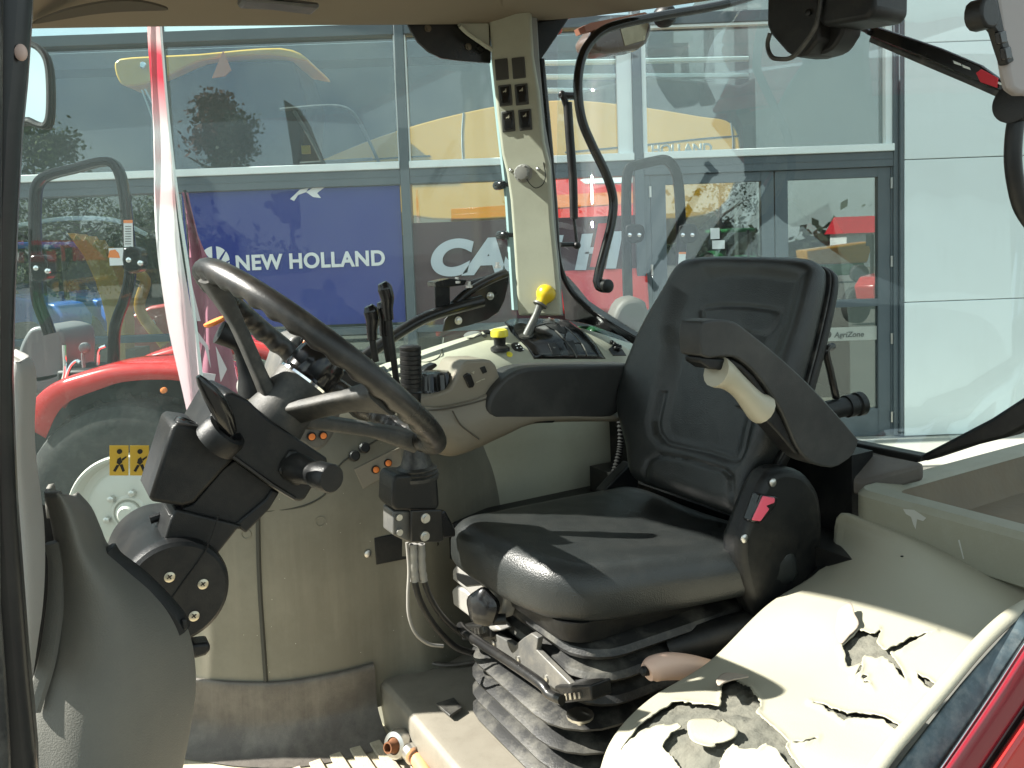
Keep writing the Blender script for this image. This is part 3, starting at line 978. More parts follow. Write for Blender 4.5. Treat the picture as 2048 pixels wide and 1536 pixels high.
obj('roof_edge', b, M['white'], vh)


def wheel(b, c, ax, r, w, rim=None, hubr=None):
    b.lathe(c - ax * (w / 2), ax, [(r * .55, 0), (r * .9, 0), (r, w * .15), (r, w * .85), (r * .9, w), (r * .55, w)], n=28)


def simple_tractor(name, label, cat, x, y, rz, body, group=None, mirror=True, sc_=1.0):
    """a cab tractor for the distance: hood, cab, roof, glass, four wheels, exhaust"""
    t = thing(name, label, cat, (x, y, 0.03), group)
    t.rotation_euler = (0, 0, rz)
    t.scale = (sc_,) * 3
    LOC[t.name] = Vec((0, 0, 0))
    q = B(); q.prism([Vec((-0.1, -0.33, .75)), Vec((1.75, -0.33, .7)), Vec((1.85, -0.33, 1.1)), Vec((1.6, -0.33, 1.35)), Vec((-0.1, -0.33, 1.55))], Vec((0, .66, 0)))
    obj('hood', q, body, t, bevel=0.06, seg=3)
    q = B(); q.wbox(-1.2, 1.5, -.2, .2, .45, .8)
    obj('chassis', q, M['machdark'], t, bevel=0.02)
    q = B()
    for i_, j_ in ((-.05, -.6), (-.05, .6), (-1.3, -.6), (-1.3, .6)):
        q.tube([Vec((i_, j_, 1.0)), Vec((i_ - .05, j_ * .93, 2.45))], .035, n=6, k=1)
    obj('cab_frame', q, M['machdark'], t)
    q = B(); q.wbox(-1.45, .1, -.68, .68, 2.45, 2.6)
    obj('roof', q, body if sc_ > 0.9 else M['white'], t, bevel=0.06, seg=3)
    q = B(); q.wbox(-1.3, -.05, -.58, .58, 1.2, 2.44)
    obj('cab_glass', q, M['shopglass'], t)
    q = B(); q.wbox(-1.15, -.6, -.25, .25, 1.1, 1.3); q.wbox(-1.2, -1.05, -.25, .25, 1.3, 1.8)
    obj('seat', q, M['machdark'], t, bevel=.04)
    for s_ in (-1, 1):
        q = B(); wheel(q, Vec((-.9, .75 * s_, .8)), Vec((0, 1, 0)), .8, .42)
        w_ = obj('wheel', q, M['tyre'], t)
        q = B(); q.lathe(Vec((-.9, .75 * s_, .8)), Vec((0, s_, 0)), [(.45, .15), (.42, .2), (.3, .1), (.1, .14)], n=20)
        obj('rim', q, M['rim'], w_)
        q = B(); wheel(q, Vec((1.25, .7 * s_, .52)), Vec((0, 1, 0)), .52, .3)
        w_ = obj('wheel', q, M['tyre'], t)
        q = B(); q.lathe(Vec((1.25, .7 * s_, .52)), Vec((0, s_, 0)), [(.3, .1), (.27, .15), (.1, .1)], n=20)
        obj('rim', q, M['rim'], w_)
        q = B()
        arc = [Vec((-.9 + .92 * math.cos(R(a_)), .75 * s_, .8 + .92 * math.sin(R(a_)))) for a_ in range(10, 171, 20)]
        q.tube(arc, .22, n=6, k=3, up=Vec((0, 1, 0)), flat=(1, .12))
        obj('fender', q, body, t)
    q = B(); q.tube([Vec((1.0, .36, 1.3)), Vec((1.0, .36, 2.5))], .05, n=8, k=1)
    obj('exhaust', q, M['machdark'], t)
    if mirror:
        for s_ in (-1, 1):
            q = B(); q.tube([Vec((-.05, .62 * s_, 1.9)), Vec((.1, 1.0 * s_, 2.0)), Vec((.12, 1.1 * s_, 2.2))], .02, n=6)
            q.box(Vec((.12, 1.1 * s_, 2.35)), Vec((.03, 0, 0)), Vec((0, .1, 0)), Vec((0, 0, .18)))
            obj('mirror', q, M['machdark'], t, bevel=.02)
    return t


simple_tractor('blue_tractor', 'small blue tractor with white wheels, the one nearer the glass low in the left bay', 'tractor', pY(40, 600, 17).x, 17.0, R(-28), M['machblue'], 'blue tractors in the showroom')
simple_tractor('blue_tractor', 'blue tractor parked deeper in the showroom beside another blue one', 'tractor', pY(150, 600, 18).x, 18.0, R(-35), M['machblue'], 'blue tractors in the showroom')

# red loader machine at the foot of the left bay and the red combine behind the maroon sign
Yl = 10.2
rl = thing('red_baler', 'red machine with white lettering and yellow arm low behind the shop glass', 'baler', (pY(300, 640, Yl).x, Yl, 0.03))
b = B()
b.prism(LY([(244, 690), (258, 632), (300, 612), (352, 604), (470, 610), (480, 720), (250, 740)], Yl), Vec((0, 1.2, 0)))
obj('body', b, M['red'], rl, bevel=0.04)
text('lettering', 'LIBRA', rl, M['white'], pY(282, 640, Yl).x, pY(312, 640, Yl).x, pY(296, 648, Yl - .01).z, Yl - 0.012, bold=0.03, depth=0.01)
b = B()
b.tube(LY([(250, 540), (290, 560), (280, 620), (330, 690)], Yl - 0.15), 0.07, n=8, flat=(1, .6))
obj('arm', b, M['machyellow'], rl)
b = B()
b.wbox(pY(250, 640, Yl).x, pY(470, 640, Yl).x, Yl + .1, Yl + 1.1, 0.03, 0.7)
obj('chassis', b, M['machdark'], rl)

for k, yy in enumerate((120, 146, 172)):
    b = B()
    q0, q1 = pY(1000, yy + 8, 15), pY(1560, yy - 4 + k * 9, 15)
    b.tube([q0, q1], .05, n=6, k=1)
    obj('roof_truss', b, M['trim'], shop)
b = B()
b.prism(LY([(1120, 190), (1300, 150), (1480, 170), (1560, 130), (1600, 150), (1572, 210), (1540, 330), (1490, 400), (1090, 400)], 14.6), Vec((0, .6, 0)))
q0 = pY(1300, 400, 14.6)
dm_ = thing('dark_machine', 'tall dark machine body behind the yellow harvester', 'farm machine', (q0.x, 14.6, .03))
obj('body', b, M['machdark'], dm_, bevel=.05)
b = B()
b.wbox(q0.x - 1.5, q0.x + 1.5, 14.7, 15.1, .03, q0.z + .1)
obj('chassis', b, M['machdark'], dm_)
Yr = 11.6
rc = thing('red_combine', 'red combine flank with pale stripe standing behind the harvester', 'combine', (pY(1190, 500, Yr).x, Yr, 0.03))
b = B()
RN = Vec((0, -.8, .6))
RP = Vec((0, D + .25, 2.2))
b.prism([_hit(x, y, RN, RP.dot(RN)) for x, y in [(1090, 349), (1282, 340), (1300, 620), (1080, 620)]], Vec((0, 0.5, -.1)))
obj('side_panel', b, mat('combine_red', (0.72, 0.02, 0.015), 0.3, coat=.4), rc, bevel=0.03)
b = B()
b.prism([_hit(x, y, RN, RP.dot(RN)) + RN * .004 for x, y in [(1092, 392), (1282, 382), (1282, 406), (1092, 418)]], RN * .004)
obj('orange_band', b, mat('combine_orange', (0.72, 0.16, 0.015), 0.35), rc)
b = B()
b.prism([_hit(x, y, RN, RP.dot(RN)) - RN * -.006 for x, y in [(1160, 361), (1172, 357), (1270, 354), (1270, 366), (1170, 368)]], RN * .004)
obj('stripe', b, M['white'], rc)
b = B()
b.wbox(pY(1100, 600, D + .9).x, pY(1290, 600, D + .9).x, D + 0.9, D + 1.5, .03, .9)
obj('chassis', b, M['machdark'], rc)

# ------------------------------------------------------------------ trees and machines across the yard (behind the camera, mirrored in the shop glass)


def mirrored(px, py, dist):
    q = pY(px, py, dist)
    return Vec((q.x, 2 * GL - q.y, q.z))


def tree(name, label, p, h, w, leaf, n=900, trunk=0.28, conic=0.0, seed=0, leaf2=None, group=None):
    rnd = random.Random(seed)
    t = thing(name, label, 'tree', (p.x, p.y, 0), group)
    b = B()
    top = Vec((p.x + rnd.uniform(-.3, .3), p.y, h * .9))
    b.tube([Vec((p.x, p.y, 0)), Vec((p.x + rnd.uniform(-.2, .2), p.y, h * .35)), top], [trunk, trunk * .7, .04], n=8)
    for i in range(9):
        z = h * rnd.uniform(.25, .7)
        a = rnd.uniform(0, 6.28)
        l_ = w * rnd.uniform(.5, .95)
        s = Vec((p.x, p.y, z))
        b.tube([s, s + Vec((math.cos(a) * l_ * .5, math.sin(a) * l_ * .5, l_ * .25)), s + Vec((math.cos(a) * l_, math.sin(a) * l_, l_ * .55))], [trunk * .35, trunk * .2, .02], n=5, k=3)
    obj('trunk', b, M['bark'], t)
    b = B()
    clumps = []
    for i in range(26):
        zz = rnd.uniform(.12, 1.0) if conic == 0 else rnd.uniform(.08, 1.0) ** 1.15
        rad = w * (1 - conic * zz) * math.sqrt(max(0.05, 1 - ((zz - .5) / .56) ** 2 * (1 - conic)))
        a = rnd.uniform(0, 6.28)
        d = rad * rnd.uniform(.25, .95)
        clumps.append((Vec((p.x + math.cos(a) * d, p.y + math.sin(a) * d, h * zz)), w * rnd.uniform(.22, .42)))
    for i in range(int(n * 2.2)):
        c, r_ = rnd.choice(clumps)
        d = Vec((rnd.gauss(0, 1), rnd.gauss(0, 1), rnd.gauss(0, .8))) * r_ * .55
        s = rnd.uniform(.07, .19) * (h / 9)
        e1 = Vec((rnd.gauss(0, 1), rnd.gauss(0, 1), rnd.gauss(0, 1))).normalized()
        e2 = e1.cross(Vec((rnd.gauss(0, 1), rnd.gauss(0, 1), rnd.gauss(0, 1)))).normalized()
        q = c + d
        b.poly([q - e1 * s, q + e2 * s * .6, q + e1 * s, q - e2 * s * .6])
    o = obj('crown', b, leaf, t)
    return t


tree('autumn_tree', 'tall dark tree with a russet top mirrored in the shop glass', mirrored(440, 340, 46), 10.8, 2.1, M['leafred'], 2600, seed=3, conic=.75)
tree('dark_tree', 'dark round tree beside the russet one mirrored in the shop glass', mirrored(478, 340, 45), 9.2, 2.3, M['leafdark'], 5000, seed=4, conic=.55)
tree('green_tree', 'sunlit light green tree mirrored at the far left of the shop glass', mirrored(60, 300, 44), 9.5, 3.0, M['leaf'], 2200, seed=5)
tree('bushy_tree', 'low bushy green tree mirrored above the roll bar of the red tractor', mirrored(140, 320, 48), 7.2, 3.4, M['leaf'], 2200, seed=6)
tree('olive_tree', 'smaller olive green tree mirrored right of the bushy one', mirrored(275, 330, 50), 6.4, 2.8, M['leaf'], 1800, seed=8)
tree('yard_tree', 'dark green tree mirrored in the glass of the shop doors', mirrored(1440, 390, 52), 6.4, 2.6, M['leafdark'], 1800, seed=9)
rnd = random.Random(11)
b = B()
for i in range(9000):
    x = rnd.uniform(-90, 90)
    y = -62 - rnd.uniform(0, 8) - 0.0025 * x * x
    z = abs(rnd.gauss(0, .5)) * (4.2 + 1.6 * math.sin(x * .13) + 1.2 * math.sin(x * .37 + 1))
    s = rnd.uniform(.3, .75)
    e1 = Vec((rnd.gauss(0, 1), rnd.gauss(0, 1), rnd.gauss(0, 1))).normalized()
    e2 = e1.cross(Vec((rnd.gauss(0, 1), rnd.gauss(0, 1), rnd.gauss(0, 1)))).normalized()
    q = Vec((x, y, z))
    b.poly([q - e1 * s, q + e2 * s * .6, q + e1 * s, q - e2 * s * .6])
hb = []
for r_ in range(2):
    hb.append([Vec((-95 + 190 * i / 60, -66 - 0.0025 * (-95 + 190 * i / 60) ** 2, (0 if r_ == 0 else 3.4 + 1.4 * math.sin((-95 + 190 * i / 60) * .13) + 1.0 * math.sin((-95 + 190 * i / 60) * .37 + 1)))) for i in range(61)])
b.sheet(hb, 1, 1)
tl_ = obj('far_treeline', b, M['leafdark'])
tl_['label'] = 'far line of green trees across the yard mirrored in the glass'
tl_['category'] = 'treeline'
tl_['kind'] = 'stuff'

q0 = mirrored(640, 420, 24)
sf = thing('spout_machine', 'machine with tall dark pointed spout mirrored against the yellow harvester', 'farm machine', (q0.x, q0.y, 0))
b = B()
b.prism([mirrored(x, y, 24) for x, y in [(566, 198), (592, 214), (612, 244), (630, 290), (650, 336), (640, 430), (600, 430), (582, 300), (574, 250)]], Vec((0, -.5, 0)))
obj('spout', b, M['machdark'], sf, bevel=.03)
b = B()
b.wbox(q0.x - .9, q0.x + 1.0, q0.y - 1.2, q0.y + .3, .5, mirrored(620, 425, 24).z)
obj('body', b, M['machdark'], sf, bevel=.1)
for s_ in (-.7, .8):
    b = B(); wheel(b, Vec((q0.x + s_, q0.y + .2, .5)), Vec((0, 1, 0)), .5, .35)
    obj('wheel', b, M['tyre'], sf)
q = mirrored(1655, 470, 40)
bl = thing('yellow_drill', 'yellow and green farm machine mirrored in the right door glass', 'farm machine', (q.x, q.y, 0))
b = B(); b.prism([q + Vec((-1.5, 0, .9)), q + Vec((1.3, 0, .9)), q + Vec((1.6, 0, 1.9)), q + Vec((-1.6, 0, 1.6))], Vec((0, 1.4, 0)))
for v_ in b.bm.verts: v_.co.z += -q.z
obj('hopper', b, M['machyellow'], bl, bevel=.08)
b = B(); b.wbox(q.x - 1.4, q.x + 1.2, q.y - .1, q.y + 1.3, .35, .9)
obj('body', b, M['machgreen'], bl, bevel=.05)
for s_ in (-1.0, 0.9):
    b = B(); wheel(b, Vec((q.x + s_, q.y + 1.4, .42)), Vec((0, 1, 0)), .42, .3)
    obj('wheel', b, M['tyre'], bl)
q = mirrored(1735, 450, 58)
sh = thing('red_shed', 'red roofed shed mirrored beyond the yellow machine', 'shed', (q.x, q.y, 0))
b = B(); b.wbox(q.x - 1.5, q.x + 2.4, q.y - 3, q.y, 0, 2.4)
obj('wall', b, M['white'], sh)
b = B(); b.prism([Vec((q.x - 1.8, q.y + .3, 2.4)), Vec((q.x - 1.8, q.y - 3.3, 2.4)), Vec((q.x - 1.8, q.y - 1.5, 3.6))], Vec((4.5, 0, 0)))
obj('roof', b, M['signred'], sh)
q = mirrored(1735, 560, 20)
simple_tractor('red_tractor', 'red tractor facing the shop mirrored low in the right door glass', 'tractor', q.x + 0.9, q.y, R(150), M['red'], None, sc_=.85)
q = mirrored(1480, 500, 33)
simple_tractor('green_tractor', 'green tractor across the yard mirrored in the left door glass', 'tractor', q.x, q.y, R(70), M['machgreen'], None)

# ------------------------------------------------------------------ the red compact tractor beside the cab and the one by the doors
YW = 4.7                                  # near rear wheel plane
wc = pY(258, 1026, YW)
ppm = (pY(346, 1022, YW) - pY(246, 1022, YW)).length / 100   # metres per photo pixel at that wheel
ct = thing('compact_tractor', 'red compact tractor with black roll bar and grey seat standing left beyond the cab window', 'compact tractor', (wc.x, YW + 0.5, 0.0))
YA = Vec((0, 1, 0))


def build_compact(ct):
    b = B()
    RT = wc.z - 0.012
    rr0 = 120 * ppm
    prof = [(rr0 * .99, .03), (rr0 * 1.08, .0), (RT * .86, -.02), (RT * .97, .01), (RT, .06), (RT, .30), (RT * .97, .35), (RT * .86, .38), (RT * .6, .34)]
    b.lathe(wc, YA, prof, n=64, cap=False)
    ty = obj('tyre', b, M['tyre'], ct)
    b = B()
    for i in range(22):
        for s_ in (0, 1):
            a = 2 * math.pi * (i + s_ * .5) / 22
            a2 = a + .18
            f = lambda t, r_, y: wc + Vec((math.cos(t) * r_, y, math.sin(t) * r_))
            y0, y1 = (.02, .17) if s_ == 0 else (.34, .19)
            b.prism([f(a, RT * .93, y0), f(a + .07, RT * .93, y0), f(a2 + .06, RT * 1.0, y1), f(a2, RT * 1.0, y1)], Vec((math.cos(a), 0, math.sin(a))) * .035)
    obj('lugs', b, M['tyre'], ty)
    b = B()
    rr = 121 * ppm
    b.lathe(wc, -YA, [(rr, -.05), (rr, .02), (rr * .97, .035), (rr * .93, .03), (rr * .9, .0), (rr * .86, -.03), (rr * .74, -.03), (rr * .68, -.012), (rr * .3, .0), (rr * .27, .012), (rr * .24, .012), (rr * .22, -.01)], n=64)
    rim = obj('rim', b, M['rim'], ct)
    b = B()
    for i in range(6):
        a = 2 * math.pi * i / 6 + .25
        b.lathe(wc + Vec((math.cos(a) * rr * .36, -.0, math.sin(a) * rr * .36)), -YA, [(.02, .0), (.02, .03), (.012, .035)], n=6)
    obj('wheel_nut', b, M['steel'], rim)
    b = B()
    for i in range(8):
        a = 2 * math.pi * i / 8 + .1
        b.lathe(wc + Vec((math.cos(a) * rr * .6, 0.03, math.sin(a) * rr * .6)), -YA, [(.014, .0), (.014, .012)], n=8)
    obj('rim_hole', b, M['machdark'], rim)
    b = B()
    b.lathe(wc, -YA, [(rr * .2, -.1), (rr * .2, .02), (rr * .12, .05)], n=24)
    obj('hub', b, M['rim'], ct)
    # fenders: arched ribbons with a lip
    for dy, nm in ((0.0, 0), (1.15, 1)):
        up = [(40, 840), (77, 789), (117, 763), (187, 741), (233, 731), (300, 727), (363, 729), (430, 745), (500, 790)]
        up = [pY(x, y, YW + .02) + Vec((0, dy, 0)) for x, y in up]
        b = B()
        rows = []
        lipf = [1.9, 1.6, 1.35, 1.15, 1.0, .9, .9, .9, .9]
        for off, dz in ((-.03, -.10), (-.03, -.035), (0.0, .0), (.10, .012), (.30, .012), (.42, .0), (.44, -.03)):
            rows.append([p + Vec((0, off, 0)) + (wc + Vec((.25, dy, 0)) - p).normalized() * (-dz * (lipf[k_] if dz < -.09 else 1)) for k_, p in enumerate(up)])
        b.sheet(rows, 4, 2)
        obj('fender', b, M['red'], ct, thick=.006)
    b = B()
    b.prism([pY(x, y, YW + .47) for x, y in [(20, 900), (60, 815), (117, 775), (187, 752), (240, 742), (300, 738), (363, 740), (430, 760), (500, 800), (540, 1000), (480, 1080), (20, 1080)]], Vec((0, .01, 0)))
    obj('fender_liner', b, M['machdark'], ct)
    b = B()
    q = pY(236, 740, YW + .12)
    b.box(q + Vec((0, .05, .012)), Vec((.07, 0, .008)), Vec((0, .05, 0)), Vec((0, 0, .003)))
    obj('fender_sticker', b, M['white'], ct)
    b = B()
    b.lathe(pY(329, 780, YW - .05), -YA, [(.017, 0), (.017, .02), (.008, .024)], n=16)
    obj('reflector', b, M['orange'], ct)
    # chassis, platform, seat
    b = B()
    b.wbox(wc.x - .7, wc.x + 2.2, YW + .55, YW + 1.0, .35, .75)
    b.wbox(wc.x - .5, wc.x + 1.3, YW + .32, YW + 1.2, .72, .95)
    obj('chassis', b, M['machdark'], ct, bevel=.03)
    b = B()
    b.prism([Vec((wc.x + 1.2, YW + .5, .75)), Vec((wc.x + 2.6, YW + .5, .7)), Vec((wc.x + 2.65, YW + .5, 1.0)), Vec((wc.x + 2.3, YW + .5, 1.2)), Vec((wc.x + 1.2, YW + .5, 1.3))], Vec((0, .55, 0)))
    obj('hood', b, M['red'], ct, bevel=.07, seg=3)
    YSE = YW + .55
    b = B()
    out = LY([(30, 735), (36, 700), (48, 672), (62, 656), (85, 652), (108, 656), (122, 664), (127, 690), (126, 735), (118, 760), (60, 770)], YSE)
    b.prism(out, Vec((0, .42, 0)), k=3)
    st = obj('seat_back', b, M['seatgrey'], ct, bevel=.05, seg=4)
    b = B()
    b.prism(LY([(60, 745), (120, 735), (150, 752), (150, 785), (60, 790)], YSE + .0), Vec((0, .42, 0)))
    obj('seat_cushion', b, M['seatgrey'], ct, bevel=.04, seg=3)
    b = B()
    for pl in ([(128, 690), (130, 740), (125, 765)], [(130, 765), (140, 735), (152, 722), (160, 725)], [(195, 730), (198, 700), (212, 692)]):
        b.tube(LY(pl, YSE - .12), .012, n=8)
    obj('control_rod', b, M['chrome'], ct)
    b = B()
    b.wbox(pY(128, 740, YSE).x, pY(240, 740, YSE).x, YSE - .1, YSE + .3, pY(180, 775, YSE).z, pY(180, 735, YSE).z)
    obj('console', b, M['machdark'], ct, bevel=.02)
    b = B()
    b.tube(LY([(168, 735), (166, 712), (168, 700)], YSE - .15), .012, n=8)
    b.ball(pY(170, 696, YSE - .15), .036, .03, .036)
    obj('hand_lever', b, M['seatgrey'], ct)
    # roll bar
    YB = YW + .35
    b = B()
    path = LY([(100, 668), (92, 645), (77, 605), (72, 560), (70, 470), (71, 395), (78, 366), (100, 350), (150, 337), (200, 324), (225, 326), (240, 348), (249, 390), (257, 470), (261, 540), (252, 592), (237, 632), (229, 665), (227, 725)], YB)
    b.tube(path, .029, n=12, k=5, up=YA, flat=(1.3, 1.0, .55))
    obj('roll_bar', b, M['rops'], ct)
    for px, py in ((84, 538), (269, 522)):
        b = B()
        b.prism([p + Vec((0, -.05, 0)) for p in LY([(px - 16, py - 26), (px + 14, py - 26), (px + 20, py - 10), (px + 20, py + 14), (px + 8, py + 24), (px - 14, py + 20)], YB)], Vec((0, .1, 0)), k=2)
        pl = obj('pivot_plate', b, M['rops'], ct, bevel=.012)
        b = B()
        for dx, dy_ in ((-10, -2), (13, 4)):
            b.lathe(pY(px + dx, py + dy_, YB - .05), -YA, [(.016, 0), (.016, .014), (.006, .018)], n=12)
        obj('bolt', b, M['chrome'], pl)
    b = B()
    q = LY([(247, 440), (265, 440), (266, 494), (248, 494)], YB - .042)
    b.prism(q, Vec((0, .002, 0)))
    lb = obj('safety_label', b, M['white'], ct)
    b = B()
    b.prism(LY([(247, 440), (265, 440), (265, 446), (247, 446)], YB - .045), Vec((0, .002, 0)))
    obj('label_header', b, M['orange'], lb)
    b = B()
    for yy in range(452, 490, 5):
        b.prism(LY([(250, yy), (262, yy), (262, yy + 1.4), (250, yy + 1.4)], YB - .045), Vec((0, .002, 0)))
    obj('label_print', b, M['greyplate'], lb)


build_compact(ct)

# second roll bar tractor in front of the doors
YB2 = 7.0
c2 = thing('compact_tractor', 'compact tractor with dark slim roll bar parked before the shop doors', 'compact tractor', (pY(1310, 700, YB2).x, YB2, 0.0))
b = B()
path = LY([(1262, 700), (1256, 600), (1253, 470), (1253, 370), (1258, 338), (1275, 330), (1305, 323), (1330, 320), (1346, 333), (1356, 362), (1361, 430), (1363, 520), (1362, 600), (1360, 700)], YB2)
b.tube(path, .036, n=12, k=5, up=YA, flat=(1.1, 1.15, .55))
MR = mat('matt_black_steel', (.006, .007, .007), .55, spec=.15)
obj('roll_bar', b, MR, c2)
for px, py in ((1268, 468), (1374, 468)):
    b = B()
    b.prism([p + Vec((0, -.06, 0)) for p in LY([(px - 18, py - 16), (px + 4, py - 20), (px + 18, py - 14), (px + 18, py + 8), (px + 6, py + 18), (px - 16, py + 14)], YB2)], Vec((0, .1, 0)), k=2)
    pl = obj('pivot_plate', b, MR, c2, bevel=.012)
    b = B()
    for dx in (-9, 10):
        b.lathe(pY(px + dx, py + 2, YB2 - .06), -YA, [(.017, 0), (.017, .014), (.006, .018)], n=12)
    obj('bolt', b, M['chrome'], pl)
b = B()
b.prism(LY([(1358, 504), (1372, 504), (1369, 545), (1355, 545)], YB2 - .05), Vec((0, .002, 0)))
obj('safety_label', b, M['white'], c2)
b = B()
b.prism(LY([(1358, 504), (1372, 504), (1372, 508), (1358, 508)], YB2 - .053), Vec((0, .002, 0)))
obj('label_header', b, M['orange'], c2)
b = B()
b.prism(LY([(1226, 660), (1234, 615), (1255, 598), (1285, 598), (1296, 620), (1298, 670)], YB2 - .5), Vec((0, .4, 0)), k=2)
obj('seat_back', b, mat('tan_seat', (.07, .064, .052), .6), c2, bevel=.04, seg=3)
b = B()
q = pY(1310, 760, YB2)
b.wbox(q.x - .5, q.x + .9, YB2 - .3, YB2 + .3, .35, .95)
obj('chassis', b, M['machdark'], c2, bevel=.05)
b = B()
b.prism([Vec((q.x - .5, YB2 - .75, .9)), Vec((q.x + .6, YB2 - .75, .9)), Vec((q.x + .4, YB2 - .75, 1.2)), Vec((q.x - .3, YB2 - .75, 1.2))], Vec((0, .3, 0)))
b.prism([Vec((q.x - .5, YB2 + .45, .9)), Vec((q.x + .6, YB2 + .45, .9)), Vec((q.x + .4, YB2 + .45, 1.2)), Vec((q.x - .3, YB2 + .45, 1.2))], Vec((0, .3, 0)))
obj('fender', b, M['machgreen'], c2, bevel=.05)
for dy in (-.6, .6):
    b = B()
    wheel(b, Vec((q.x + .05, YB2 + dy, .52)), YA, .52, .32)
    obj('tyre', b, M['tyre'], c2)

# ------------------------------------------------------------------ feather flags
YF = 3.6
p = pY(410, 840, YF)
fl = thing('feather_flag', 'tall white and pink feather flag with a red top behind the windscreen', 'flag', (pY(415, 850, YF).x, YF, 0))
b = B()
L_ = [(304, 40), (304, 90), (307, 160), (312, 240), (317, 330), (322, 420), (330, 500), (342, 580), (354, 660), (369, 740), (386, 840), (410, 1000)]
Rr = [(318, 40), (321, 90), (327, 160), (336, 240), (347, 330), (357, 420), (368, 500), (380, 580), (391, 660), (400, 740), (411, 840), (424, 1000)]
rows = []
for (lx, ly), (rx, ry_) in zip(L_, Rr):
    row = []
    for i in range(7):
        t = i / 6
        q = pY(lx + (rx - lx) * t, ly, YF)
        row.append(q + Vec((0, .05 * math.sin(t * 7 + ly * .008) * .6 - .06 * (1 - t), 0)))
    rows.append(row)
b.sheet(rows, 3, 4)
obj('cloth', b, M['flagwhite'], fl)
b = B()
b.tube([pY(319, 30, YF), pY(337, 240, YF), pY(357, 410, YF), pY(381, 575, YF), pY(412, 840, YF), Vec((p.x + .07, YF, 0.0))], [.005, .010], n=8)
obj('pole', b, M['trim'], fl)

YF2 = 4.0
f2 = thing('maroon_flag', 'drooping maroon flag with pale lettering behind the white flag', 'flag', (pY(430, 840, YF2).x, YF2, 0))
b = B()
L_ = [(365, 385), (378, 470), (385, 560), (392, 650), (398, 750), (402, 860)]
Rr = [(374, 385), (400, 440), (430, 560), (450, 650), (478, 740), (500, 860)]
rows = []
for (lx, ly), (rx, ry_) in zip(L_, Rr):
    rows.append([pY(lx + (rx - lx) * i / 6, ly, YF2) + Vec((0, .03 * math.sin(i * 1.4 + ly * .02), 0)) for i in range(7)])
b.sheet(rows, 3, 4)
obj('cloth', b, mat('maroon_cloth', (.30, .10, .15), .7, var=.15), f2)
b = B()
for pl in ([(391, 560), (410, 640), (403, 640)], [(398, 652), (425, 690), (430, 732), (418, 690), (400, 672)], [(402, 740), (440, 745), (430, 790), (408, 780)], [(440, 690), (462, 735), (450, 760)]):
    b.prism([q + Vec((0, -.06, 0)) for q in LY(pl, YF2)], Vec((0, .004, 0)))
obj('lettering', b, mat('pale_print', (.55, .50, .52), .7), f2)
b = B()
b.tube([pY(369, 380, YF2), pY(384, 560, YF2), Vec((pY(398, 700, YF2).x, YF2 + .04, 0))], .009, n=8)
obj('pole', b, M['machdark'], f2)

# ------------------------------------------------------------------ outside mirror of the cab
mr = thing('side_mirror', 'black framed outside mirror at the front left edge of the window', 'mirror', pY(60, 180, 1.9))
YM = 1.9
b = B()
out = [(20, 70), (62, 82), (85, 97), (100, 122), (106, 170), (105, 230), (100, 252), (90, 258), (60, 250), (20, 235)]
b.prism(LY(out, YM), Vec((0, .016, 0)), k=3)
obj('housing', b, M['black'], mr, bevel=.005, seg=3)
b = B()
inn = [(20, 82), (60, 93), (78, 106), (89, 130), (93, 175), (92, 226), (87, 242), (80, 244), (58, 234), (20, 220)]
MN = Vec((-.15, -1, .08)).normalized()
MP = pY(60, 165, YM - .010)
b.prism([_hit(x, y, MN, MP.dot(MN)) for x, y in inn], MN * -.001, k=3)
mg = bpy.data.materials.new('mirror_glass')
mg.use_nodes = True
mg.node_tree.nodes['Principled BSDF'].inputs['Metallic'].default_value = 1
mg.node_tree.nodes['Principled BSDF'].inputs['Roughness'].default_value = 0.03
mg.node_tree.nodes['Principled BSDF'].inputs['Base Color'].default_value = (.75, .8, .8, 1)
obj('mirror_glass', b, mg, mr)
b = B()
b.tube([_hit(x, y, MN, MP.dot(MN)) for x, y in [(20, 76), (62, 88), (83, 102), (95, 128), (99, 175), (98, 228), (91, 249), (80, 251), (58, 242), (20, 227)]], .0075, n=8, k=4, closed=True)
obj('rim', b, M['black'], mr)
b = B()
b.tube(LY([(10, 100), (-40, 110), (-120, 120)], YM + .03), .012, n=8)
obj('arm', b, M['black'], mr)

# ================================================================== THE CAB
CABO = tw(0.7, 1.2, 1.05)
cabt = thing('tractor_cab', 'open tractor cab with beige lining, black window frames and tinted panes around the driver seat', 'tractor cab', CABO)


def rrect(u0, u1, v0, v1, z, rad, n=5, tilt=0.0):
    pts = []
    for cu_, cv_, a0 in ((u1 - rad, v1 - rad, 0), (u0 + rad, v1 - rad, 90), (u0 + rad, v0 + rad, 180), (u1 - rad, v0 + rad, 270)):
        for i in range(n + 1):
            a = R(a0 + 90 * i / n)
            pts.append(tw(cu_ + rad * math.cos(a), cv_ + rad * math.sin(a), z))
    return pts


def seg_d(x, y, ax, ay, bx, by):
    dx, dy = bx - ax, by - ay
    l2 = dx * dx + dy * dy
    t = 0 if l2 == 0 else max(0, min(1, ((x - ax) * dx + (y - ay) * dy) / l2))
    return math.hypot(x - ax - t * dx, y - ay - t * dy)


def line_d(x, y, pl, closed=False):
    d = 1e9
    n = len(pl)
    for i in range(n if closed else n - 1):
        a, b2 = pl[i], pl[(i + 1) % n]
        d = min(d, seg_d(x, y, a[0], a[1], b2[0], b2[1]))
    return d


